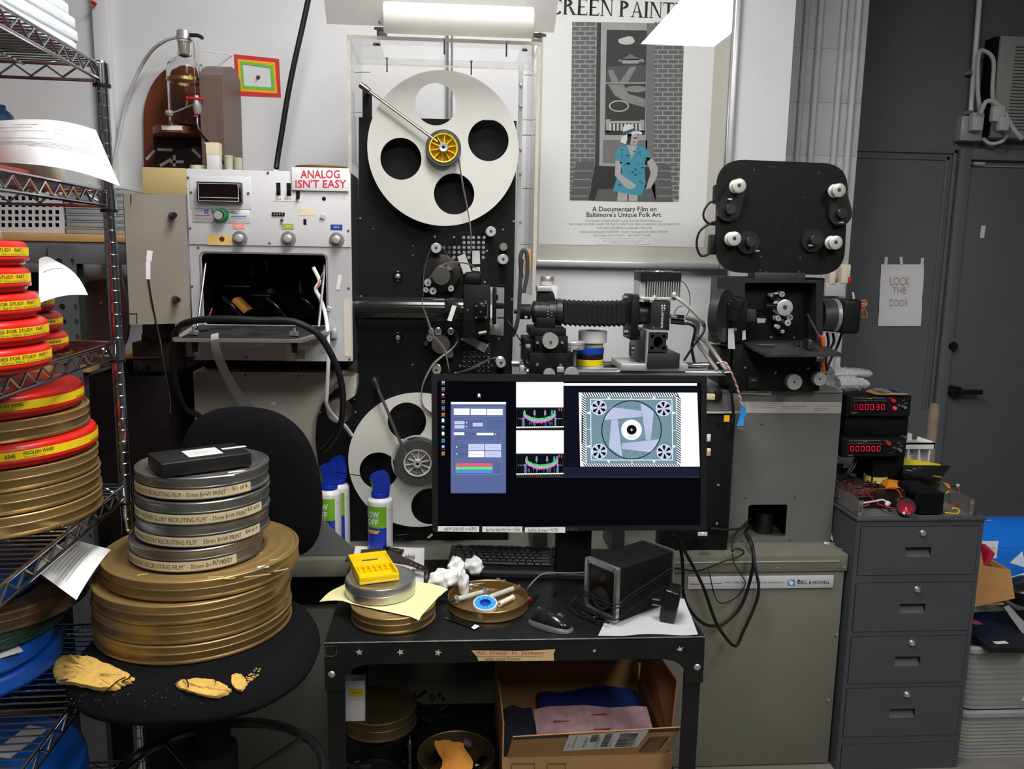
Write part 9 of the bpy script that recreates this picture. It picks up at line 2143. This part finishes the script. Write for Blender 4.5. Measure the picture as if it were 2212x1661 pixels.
for i,(y,mi,sh) in enumerate(((122,4,0),(175,19,0),(220,6,1),(272,19,0),(320,19,0),(368,17,0),(414,2,2),(464,14,1),(514,2,2),(566,14,0),(614,8,0),(664,17,0))):
    if sh==1:sp([(130+11*cos(6.28*k/14),y+11*sin(6.28*k/14)) for k in range(14)],mi,1);sp([(130+5*cos(6.28*k/10),y+5*sin(6.28*k/10)) for k in range(10)],2,2)
    elif sh==2:sp([(121,y-13),(134,y-13),(140,y-7),(140,y+13),(121,y+13)],mi,1)
    else:sr2(120,y-11,142,y+11,mi,1);sr2(125,y-5,136,y+4,0 if mi!=8 else 2,2)
    stx('Desktop' if i%2 else 'Scanner',116,y+16,146,y+22,19,1)
sp([(395,212),(407,212),(413,218),(413,234),(395,234)],2,1);stx('Readme',388,237,420,242,19,1)
sr2(188,275,608,968,3,1);sr2(191,275,608,292,2,2)
for x0,y0,x1,y1 in((205,314,592,385),(205,402,451,487),(205,495,580,567),(203,583,578,710),(203,722,578,828)):so(x0,y0,x1,y1,5,2)
for s,x0,y0 in(('Scan Control',212,310),('Preview Controls',212,399),('File Naming',212,492),('Film Scanning',210,580),('Light Controls',210,719)):stx(s,x0,y0,x0+72,y0+8,9,3)
for x0,y0,x1,y1,s,l in((212,325,332,373,'Start Camera',1),(340,327,458,373,'Preview Motor',1),(464,328,583,374,'Preview PNG',1),(216,420,293,444,'Motor Fwd',0),(216,451,293,476,'Motor Rev',0),(356,433,432,460,'Grab Frame',0),(212,505,292,527,'Set File No',1),(385,510,513,528,'',1),(322,594,443,643,'Start & Record',0),(449,594,570,643,'Scan Forward',0),(322,648,443,695,'Film Reverse',1),(449,648,570,696,'Stop',0)):
    sr2(x0,y0,x1,y1,2 if l else 4,2)
    if s:stx(s,x0+(x1-x0)*.2,(y0+y1)/2-5,x1-(x1-x0)*.2,(y0+y1)/2+4,5,3)
for x,y,s in((310,432,'8mm'),(310,463,'16'),(530,520,'Reset'),(235,617,'16mm HDR'),(235,669,'35mm HDR')):sr2(x-5,y-5,x+3,y+4,2,2);stx(s,x+8,y-4,x+8+11*len(s),y+5,9,2)
stx('Prefix',350,514,378,524,9,2);stx('Location',216,546,258,555,9,2);stx('LED 35 Percent Gate',510,417,605,425,9,2)
for y,mi in((740,6),(766,7),(792,8)):sr2(226,y,505,y+23,mi,2);stx('Strength',520,y+12,560,y+20,9,2)
for x,y in((246,741),(270,767),(264,791)):sp([(x-4,y),(x+4,y),(x,y+8)],9,3)
sr2(685,150,2080,848,13,1);sr2(685,842,2080,848,18,2);sr2(1044,770,2080,844,1,2)
sr2(685,124,1044,316,2,2);sr2(1040,132,2058,152,2,2);sr2(685,490,1047,667,2,2);stx('Camera Control Histogram',692,130,812,137,19,3)
rnd=random.Random(3)
for y0,y1,x0,x1,c0,c1 in((316,485,728,984,740,985),(667,840,748,1010,755,1003)):
    sr2(685,y0,1046,y1,11,2);ya=y0+ (y1-y0)*.05
    for k in range(22):sr2(692+16*k,ya,700+16*k,ya+3,18,3);sr2(692+16*k,y1-8,698+16*k,y1-4,17,3)
    for k in range(20):
        X=700+17*k
        if not(c0<X<c1):sr2(X,y0+(y1-y0)*.5,X+8,y0+(y1-y0)*.5+3,2,3)
    for X in(688,1040,728,c1+2):sr2(X,y0+6,X+2,y1-18,18,3)
    sp([(685,y1-22),(1046,y1-26),(1046,y1-17),(685,y1-13)],2,4)
    n=60;top=[];mid=[];bot=[]
    for k in range(n+1):
        s=k/n;X=c0+(c1-c0)*s;b=(2*s-1)**2;yc=y0+(y1-y0)*(.56-.28*b**1.2);j=rnd.uniform(-4,4);top.append((X,yc-14+j));mid.append((X,yc+2+j*.5));bot.append((X,yc+22+rnd.uniform(-3,6)))
    for k in range(n):
        sp([top[k],top[k+1],mid[k+1],mid[k]],16 if k%5 else 7,4);sp([mid[k],mid[k+1],bot[k+1],bot[k]],15 if k%4 else 6,4)
        sp([(mid[k][0],mid[k][1]+4),(mid[k+1][0],mid[k+1][1]+4),(mid[k+1][0],mid[k+1][1]+9),(mid[k][0],mid[k][1]+9)],12,5)
    for X in(c0+10,c0+85,c0+165,c1-28,c1-8):
        sp([(X-5,y0+20),(X+5,y0+20),(X+9,y0+52),(X,y0+66),(X-9,y0+52)],19 if X!=c1-28 else 14,4);sr2(X-1,y0+66,X+1,y1-24,14,4)
    for k in range(26):X=rnd.uniform(c0,c1);a=y0+(y1-y0)*.66;sr2(X,a,X+1.6,a+rnd.uniform(8,40),[14,15,18,16][k%4],4)
    for X in(c0-6,c0,c1,c1-6):sr2(X,y0+(y1-y0)*.45,X+2.5,y1-24,12,4)
    for X in(1008,1026):sr2(X,y0+8,X+6,y0+24+rnd.uniform(0,14),6,4)
# test chart window
sp([(1160,203),(2060,204),(2080,766),(1172,765)],2,2)
def chart_hatch(x0,y0,x1,y1,nx,hor,ph=0):
    for k in range(nx):
        if hor:X=x0+(x1-x0)*k/nx;w_=(x1-x0)/nx*.5;d=18;sp([(X,y0),(X+w_,y0),(X+w_+d,y1),(X+d,y1)],11,3)
        else:Y=y0+(y1-y0)*k/nx;w_=(y1-y0)/nx*.5;sp([(x0,Y),(x1,Y+24),(x1,Y+24+w_),(x0,Y+w_)],11,3)
chart_hatch(1186,203,1915,236,40,True);chart_hatch(1190,742,1925,764,40,True);chart_hatch(1181,225,1214,725,28,False);chart_hatch(1903,225,1936,728,28,False)
sp([(1213,236),(1897,238),(1907,744),(1220,742)],10,4)
for q in range(3):sp([(1213+q*0,236),(1500,237),(1400,744),(1220,742)],10,4) if q==0 else None
def frame_line(x0,y0,x1,y1,w_=5):
    for a in((x0,y0,x1,y0+w_),(x0+4,y1-w_,x1+6,y1),):sr2(*a,2,5)
    sp([(x0,y0),(x0+w_,y0),(x0+w_+4,y1),(x0+4,y1)],2,5);sp([(x1-w_,y0),(x1,y0),(x1+6,y1),(x1-w_+6,y1)],2,5)
frame_line(1248,252,1870,718)
for X in(1388,1732):sp([(X-14,252),(X+14,252),(X,232)],2,5);sp([(X-12,720),(X+12,720),(X,742)],2,5)
for Y in(358,612):sp([(1246,Y-12),(1246,Y+12),(1214,Y)],2,5);sp([(1872,Y-12),(1872,Y+12),(1902,Y)],2,5)
sr2(1556,234,1561,254,2,5);sr2(1562,716,1567,744,2,5);sr2(1214,480,1250,484,2,5);sr2(1870,490,1905,494,2,5);sr2(1181,378,1190,590,11,5)
def cir(cx_,cy_,r,ry=None,n=48):ry=ry or r;return [(cx_+r*cos(2*pi*k/n),cy_+ry*sin(2*pi*k/n)) for k in range(n)]
def ringp(cx_,cy_,r0,r1,mi,l,n=64):
    for k in range(n):
        a,b=2*pi*k/n,2*pi*(k+1)/n;sp([(cx_+r0*cos(a),cy_+r0*sin(a)*.98),(cx_+r1*cos(a),cy_+r1*sin(a)*.98),(cx_+r1*cos(b),cy_+r1*sin(b)*.98),(cx_+r0*cos(b),cy_+r0*sin(b)*.98)],mi,l)
ringp(1561,487,222,229,11,7)
for pts in([(1405,315),(1640,343),(1640,385),(1350,412)],[(1632,283),(1728,345),(1706,562),(1670,562)],[(1770,558),(1720,658),(1487,630),(1487,590)],[(1408,410),(1455,408),(1490,690),(1390,622)]):sp(pts,12,5)
for k in range(9):
    sp([(1420-6*k,322+9*k),(1640,346+4*k),(1640,347.4+4*k),(1420-6*k,323.4+9*k)],5,6);sp([(1640+9*k,290+6*k),(1641.5+9*k,290+6*k),(1673.5+3.5*k,560),(1672+3.5*k,560)],5,6);sp([(1412+5*k,412),(1413.5+5*k,412),(1396+10*k,628+7*k),(1394.5+10*k,628+7*k)],5,6);sp([(1487,594+4*k),(1760-4*k,566+9*k),(1760-4*k,567.4+9*k),(1487,595.4+4*k)],5,6)
sp(cir(1561,487,78,77),2,6);sp(cir(1562,486,38,37,32),11,7);sr2(1551,484,1573,488,2,8);sr2(1560,475,1564,498,2,8);stx('EMULS',1532,528,1596,544,19,7)
for cx_,cy_ in((1313,318),(1804,326),(1316,650),(1810,655)):
    sp(cir(cx_,cy_,58,57,32),2,6);sp(cir(cx_,cy_,54,53,32),12,7)
    for k in range(6):
        a=pi/3*k+.18;sp([(cx_+15*cos(a+.1),cy_+15*sin(a+.1)),(cx_+50*cos(a),cy_+50*sin(a)),(cx_+53*cos(a+.27),cy_+53*sin(a+.27)),(cx_+50*cos(a+.54),cy_+50*sin(a+.54)),(cx_+15*cos(a+.44),cy_+15*sin(a+.44))],11,8)
for X,Y in((1474,296),(1527,305),(1598,315),(1525,655),(1598,660),(1652,668),(1384,450),(1380,518),(1375,575),(1742,400),(1740,455),(1735,524),(1478,410),(1646,562),(1638,400),(1484,568)):stx('10',X-6,Y-5,X+6,Y+5,11,7)
sb.build('screen_picture',mats,t)
mb=MB();mb.xf=MMx;mb.poly([(sx0-.001,.0012,sz0-.001),(sx1+.001,.0012,sz0-.001),(sx1+.001,.0012,sz1+.001),(sx0-.001,.0012,sz1+.001)])
mb=MB()
def mlab(pts,s,x0,y0,x1,y1):
    mb=MB();mb.poly([PM(*c4(*q))+nM*.0006 for q in pts]);mb.mat(1);a=PM(*c4(x0,y1));b=PM(*c4(x1,y1-1));c=PM(*c4(x0,y0));mb.text(s,a+nM*.0011,b-a,c-a,(c-a).length,(b-a).length);mb.build('tape_label',[tape,M('pencil',(0,0,0))],t)
mlab([(92,1216),(404,1217),(403,1260),(90,1255)],'NFPF DRIVES = NTFS',140,1226,385,1251)
mlab([(428,1218),(731,1219),(730,1264),(427,1260)],'San Fran Silent Film Fest = ExFat',455,1227,715,1256)
mlab([(752,1226),(1057,1222),(1057,1267),(750,1262)],'NARA Drives = NTFS',775,1233,1003,1258)
mb=MB();a=PM(*c4(1070,1252));b=PM(*c4(1155,1252));c=PM(*c4(1070,1230));mb.text('DELL',a+nM*.0008,b-a,c-a,(c-a).length,(b-a).length,'L',.02);mb.build('maker_logo',M('logo_grey',S(84),.4,.5,var=0),t)
mb=MB();p=PM(*c4(2098,1266));mb.box(p+nM*.0006,(.004,.001,.002),None);mb.build('power_light',M('blue_led',(.4,.6,1),.4,emit=3),t)
mb=MB();cxm=.345;mb.bb(cxm-.05,cxm+.05,2.185,2.215,z+.012,MBt.z+.16,.006);mb.build('stand_neck',blk,t)
mb=MB();mb.bb(cxm-.14,cxm+.14,2.20,2.335,z,z+.012,.005,3);mb.build('stand_base',blkg,t)
# label and box under the monitor right corner
mb=MB();q=Rc(1508,1150,1528,1157,2.39);mb.bb(q[0],q[1],2.39,2.395,q[2],q[3]);q=Rc(1506,1157,1530,1163,2.39);mb.mat(1);mb.bb(q[0],q[1],2.39,2.42,q[2],q[3]-.0004);mb.build('label_clip',[white,blk],None,'white tag clip under the right end of the monitor','clip')
# cables on the right of the cart
for pts,r,lab in(([(1452,1155,2.30),(1470,1185,2.31),(1475,1230,2.32),(1478,1290,2.33),(1500,1330,2.34),(1530,1351,2.36),(1565,1345,2.36),(1600,1310,2.37),(1618,1262,2.37),(1628,1210,2.37),(1622,1175,2.38),(1612,1158,2.42),(1610,1148,2.48),(1622,1135,2.56)],.0052,'thick black cable looping from the monitor into the cabinet opening'),
    ([(1458,1155,2.28),(1490,1210,2.29),(1520,1270,2.30),(1545,1340,2.30),(1570,1380,2.30),(1590,1395,2.30),(1605,1365,2.31),(1630,1310,2.32),(1639,1270,2.33),(1630,1220,2.35),(1626,1180,2.38),(1615,1155,2.44)],.0048,'black cable hanging in a deep V in front of the base cabinet'),
    ([(1440,1225,2.2),(1470,1229,2.28),(1510,1233,2.33),(1560,1214,2.36),(1600,1200,2.37),(1606,1190,2.37),(1590,1185,2.37),(1581,1190,2.37),(1585,1160,2.40),(1600,1140,2.46),(1622,1120,2.54)],.0028,'thin black cable with a small loop beside the black panel'),
    ([(1530,1232,2.34),(1535,1250,2.35),(1545,1290,2.36),(1560,1303,2.36),(1590,1290,2.37),(1610,1262,2.37),(1600,1240,2.37),(1585,1215,2.37),(1582,1195,2.38)],.0018,'fine black wire loop across the nameplate'),
    ([(1535,1141,2.44),(1570,1144,2.44),(1605,1140,2.46),(1615,1130,2.50)],.0040,'short black cable running along the black panel into the opening')):
    mb=MB();mb.ptube(pts,r,8);mb.build('cable',blk,None,lab,'cable')
# ---- on the lower shelf
zl=.2445
t=thing('open_carton','open cardboard carton with shipping label on the lower cart shelf','carton',(.33,2.05,zl))
bx=[P(1085,1640,1.88).x,P(1452,1640,1.88).x];zc1=P(1270,1632,1.88).z;YB0=1.88;YB1=2.25
ct=M('carton_board',S(166,126,82),.75,var=.07,scale=18);cti=M('carton_board_inside',S(160,108,66),.8,var=.08,scale=18)
mb=MB();mb.bb(bx[0],bx[1],YB0,YB0+.004,zl,zc1);mb.bb(bx[0],bx[1],YB1-.004,YB1,zl,zc1+.05);mb.bb(bx[0],bx[0]+.004,YB0+.0045,YB1-.0045,zl,zc1+.09);mb.bb(bx[1]-.004,bx[1],YB0+.0045,YB1-.0045,zl,zc1);mb.bb(bx[0]+.004,bx[1]-.004,YB0+.004,YB1-.004,zl,zl+.004);mb.build('body',ct,t)
# front flap leaning out
fl=[P(1095,1637,YB0),P(1440,1627,YB0),P(1471,1571,1.835),P(1108,1592,1.835)]
mb=MB();fn=Vector((0,-.9,-.4));mb.add(fl+[q+Vector((0,.003,.001)) for q in fl],[(0,1,2,3),(7,6,5,4),(0,4,5,1),(1,5,6,2),(2,6,7,3),(3,7,4,0)]);fp=mb.build('front_flap',ct,t)
def fq(u,v,o=.0008):p=(fl[0]*(1-u)+fl[1]*u)*(1-v)+(fl[3]*(1-u)+fl[2]*u)*v;return p-Vector((0,o,-o*.3))
mb=MB();mb.poly([fq(.33,.24),fq(.79,.30),fq(.81,.97),fq(.335,.93)]);mb.mat(1)
rn=random.Random(5)
for u0,u1,v0,v1 in((.645,.71,.34,.88),(.71,.755,.34,.88),(.555,.60,.36,.92),(.475,.52,.60,.9)):
    v=v0
    while v<v1:w_=rn.choice((.008,.012,.02));mb.poly([fq(u0,v,.0012),fq(u1,v,.0012),fq(u1,v+w_,.0012),fq(u0,v+w_,.0012)]);v+=w_+rn.choice((.01,.016))
for s,u0,v0,h_ in(('MD 207 9',.46,.38,.007),('UPS GROUND',.535,.34,.005),('SHIP TO: BALTIMORE',.39,.34,.004),('TRACKING #',.62,.36,.004),('REF 1 OF 1',.77,.36,.004),('FROM',.36,.4,.004)):
    a=fq(u0,v0,.0013);mb.text(s,a,fq(u0,v0+.5,.0013)-a,fq(u0-.1,v0,.0013)-a,h_)
mb.build('shipping_label',[M('label_stock',S(206,206,204),.6,var=.02),ink],fp)
mb=MB();
for a,b in(((.82,.12),(.935,.16)),((.935,.16),(.955,.66)),((.955,.66),(.845,.66)),((.845,.66),(.82,.12))):mb.tube([fq(*a),fq(*b)],.0016,5)
for k in range(8):u0=.834+.013*k;mb.tube([fq(u0,.2),fq(u0+.02,.60)],.0008,4)
mb.poly([fq(.0,.86,.0005),fq(.33,.86,.0005),fq(.335,.99,.0005),fq(.0,.98,.0005)]);mb.poly([fq(.81,.86,.0005),fq(.995,.86,.0005),fq(.995,.98,.0005),fq(.81,.98,.0005)])
mb.build('printed_marks',M('carton_ink',(.05,.04,.03),.7,var=.2),fp)
mb=MB();
for x0,x1 in((1105,1155),(1182,1222)):
    a=P(x0,1650,YB0-.001);b=P(x1,1650,YB0-.001);mb.tube([a-ZU*.03,a,b,b-ZU*.03],.0012,5)
mb.build('printed_frame',M('carton_ink',(0,0,0)),t)
sfl=[Vector((bx[1]-.002,YB0+.02,zc1)),Vector((bx[1]-.002,YB1-.005,zc1+.05)),P(1396,1425,YB1-.02),P(1458,1510,YB0+.12)]
sfl=[Vector((bx[1],YB0+.02,zc1+.001)),Vector((bx[1],YB1-.01,zc1+.001)),Vector((bx[1]+.005,YB1-.03,zc1+.16)),Vector((bx[1]+.035,YB0+.10,zc1+.14))]
mb=MB();mb.add(sfl+[q-XU*.004 for q in sfl],[(0,1,2,3),(7,6,5,4),(0,4,5,1),(1,5,6,2),(2,6,7,3),(3,7,4,0)]);mb.build('side_flap',cti,t)
bfl=[Vector((bx[0]+.01,YB1-.004,zc1+.051)),Vector((bx[1]-.01,YB1-.004,zc1+.051)),Vector((bx[1]-.02,YB1+.03,zc1+.2)),Vector((bx[0]+.02,YB1+.03,zc1+.2))]
mb=MB();mb.add(bfl+[q+YU*.003 for q in bfl],[(0,1,2,3),(7,6,5,4),(0,4,5,1),(1,5,6,2),(2,6,7,3),(3,7,4,0)]);mb.build('back_flap',cti,t)
# envelopes and bags in the carton
for i,(c,dx_,dy_,col,lab) in enumerate(((1290,0,.0,S(196,158,164),'pink and white printed mailer on top inside the carton'),(1350,.03,.05,S(30,50,110),'blue padded mailer behind the pink one in the carton'),(1180,-.02,.03,S(40,42,52),'dark glossy bag at the left inside the carton'))):
    X0={0:P(1165,1580,1.95).x,1:P(1170,1560,2.08).x,2:bx[0]+.012}[i];X1={0:P(1432,1570,1.95).x-.005,1:P(1425,1545,2.08).x,2:P(1160,1560,1.95).x}[i]
    X1=min(X1,bx[1]-.02);z0={0:.325,1:.335,2:.33}[i];g=[]
    for a in range(8):
        r=[]
        for b in range(10):
            u_,v_=b/9,a/7;r.append(Vector((X0+(X1-X0)*u_,{0:1.90,1:2.02,2:1.90}[i]+.18*v_,z0+.05*v_*(.8 if i!=1 else .3)+.006*sin(7*u_+3*i)+.01*sin(pi*u_)+.004*ru(-1,1))))
        g.append(r)
    t2=thing('mailer_bag',lab,'bag',((X0+X1)/2,2.0,z0));MB().sheet(g,.004).build('bag',M('mailer_%d'%i,col,.3,var=.2,scale=30,bump=.15),t2)
    if i==0:
        mb=MB()
        for k in range(9):
            a=g[1+k%6][2+(k*3)%6];mb.box(a+Vector((0,-.003,.006)),(.045,.012,.0006),(-.35,0,0))
        mb.build('printed_bars',M('red_print',S(190,60,70),.5,var=.2),t2)
# left part of lower shelf
q=PZ(815,1525,.36);zb0=.305
MB().bb(q.x-.10,q.x+.09,2.06,2.26,zl,zb0-.0005,.004).build('black_box',blkm,None,'flat black box under the dull gold can on the lower shelf','box')
can('film_can','dull gold can holding up the small white carton on the lower shelf','film can',(q.x+.005,q.y+.01,zb0),.102,.055,M('dull_gold_tin',(.16,.115,.05),.45,.6,var=.25,scale=10),M('dull_gold_tin',(0,0,0)),grooves=1)
q=Rc(740,1471,788,1553,2.06);zb1=.3605;t=thing('white_carton','small white carton with yellow label on the lower cart shelf','carton',((q[0]+q[1])/2,2.08,zb1))
mb=MB();zm=P(764,1512,2.06).z;mb.bb(q[0],q[1],2.06,2.095,zb1,zm-.0006,.001);mb.build('box',white,t);MB().bb(q[0],q[1],2.06,2.095,zm,q[3],.001).build('lid',white,t)
mb=MB();w2=Rc(755,1488,785,1504,2.06);mb.bb(w2[0],w2[1],2.059,2.0597,w2[2],w2[3]);mb.mat(1);mb.ptext('lens',762,1492,780,1499,2.0587);mb.build('yellow_label',[yel,inkg],t)
# tin of parts
c_=PZ(985,1590,zl+.065);o=Vector((c_.x,1.99,zl));r_=.102
t=thing('parts_tin','open gold tin full of parts on the lower cart shelf','tin',o)
MB().lathe([(0,0),(r_,0),(r_,.002),(r_-.002,.004),(r_-.002,.06),(r_,.062),(r_-.002,.064),(r_-.004,.062),(r_-.004,.004),(0,.004)],o,n=56).build('tin_body',M('dark_gold_tin',(.2,.15,.07),.4,.75,var=.2),t)
mb=MB();rn=random.Random(11)
for k in range(34):a=rn.uniform(0,6.28);d=rn.uniform(0,.07);mb.box(o+Vector((d*cos(a),d*sin(a),rn.uniform(.02,.05))),(rn.uniform(.012,.03),rn.uniform(.008,.02),rn.uniform(.006,.02)),(rn.random(),rn.random(),rn.random()),.002)
mb.build('tin_contents',blkg,None,'jumble of black parts inside the gold tin','parts',kind='stuff')
g=[]
for i in range(9):
    r=[]
    for j in range(7):
        u_,v_=j/6,i/8;r.append(o+Vector((-.045+.075*u_+.012*sin(5*v_)+.02*v_*0,-.085+.12*v_-.01*u_,.062+.018*sin(pi*u_)*sin(pi*v_)+.004*rn.uniform(-1,1)+.012*v_)))
    g.append(r)
MB().sheet(g,.003).build('orange_envelope',M('orange_kraft',S(226,150,62),.7,var=.1,scale=40,bump=.3),None,'crumpled orange padded envelope in the gold tin','envelope')
mb=MB();mb.box(o+Vector((-.028,-.055,.058)),(.016,.012,.002),(.1,.2,.4));mb.build('white_tab',white,None,'small white square tab in the gold tin','tab')
mb=MB();mb.box(o+Vector((.03,.035,.066)),(.024,.02,.014),(.4,.6,.3),.004);mb.build('foil_wad',M('foil',(.7,.7,.72),.3,.9,var=.2,bump=.6,scale=60),None,'wad of foil in the gold tin behind the envelope','foil')
# lens and metal cylinders
p=PZ(782,1575,zl+.05);q_=Vector((p.x,1.96,zl+.034));t=thing('small_lens','dark metal lens lying on the lower shelf below the white carton','lens',q_-ZU*.03)
mb=MB();mb.lathe([(0,0),(.022,0),(.024,.003),(.024,.012),(.02,.013),(.02,.025),(.026,.026),(.026,.04),(.021,.041),(.021,.05),(0,.05)],q_-XU*.025+ZU*.0,(1,.1,.12),28);mb.build('barrel',M('dark_chrome',(.18,.18,.19),.2,1,var=.1),t)
p=P(883,1600,1.98);t=thing('metal_spindle','polished metal spindle standing left of the parts tin','spindle',(p.x,2.02,zl))
MB().lathe([(0,0),(.028,0),(.028,.008),(.022,.01),(.022,.03),(.019,.032),(.019,.075),(.021,.077),(.021,.085),(.006,.086),(.006,.10),(0,.10)],(p.x,2.02,zl),n=28).build('spindle_body',M('dark_chrome',(0,0,0)),t)
MB().lathe([(0,0),(.07,0),(.075,.01),(.07,.05),(.03,.07),(0,.072)],(P(800,1640,1.95).x+.01,1.93,zl),n=32).build('black_dome',blkg,None,'glossy black dome part on the lower shelf at the left','part')
mb=MB();rn=random.Random(4)
for k in range(16):p=PZ(rn.uniform(850,960),rn.uniform(1500,1560),zl+.03);mb.cyl(p,p+Vector((rn.uniform(-.03,.03),rn.uniform(-.02,.02),rn.uniform(.0,.02))),.004+.004*rn.random(),n=8)
mb.build('metal_bits',M('dim_metal',(0,0,0)),None,'loose dark metal bits behind the parts tin','parts',kind='stuff')
for o in bpy.data.objects:
    if '_o' in o:del o['_o']
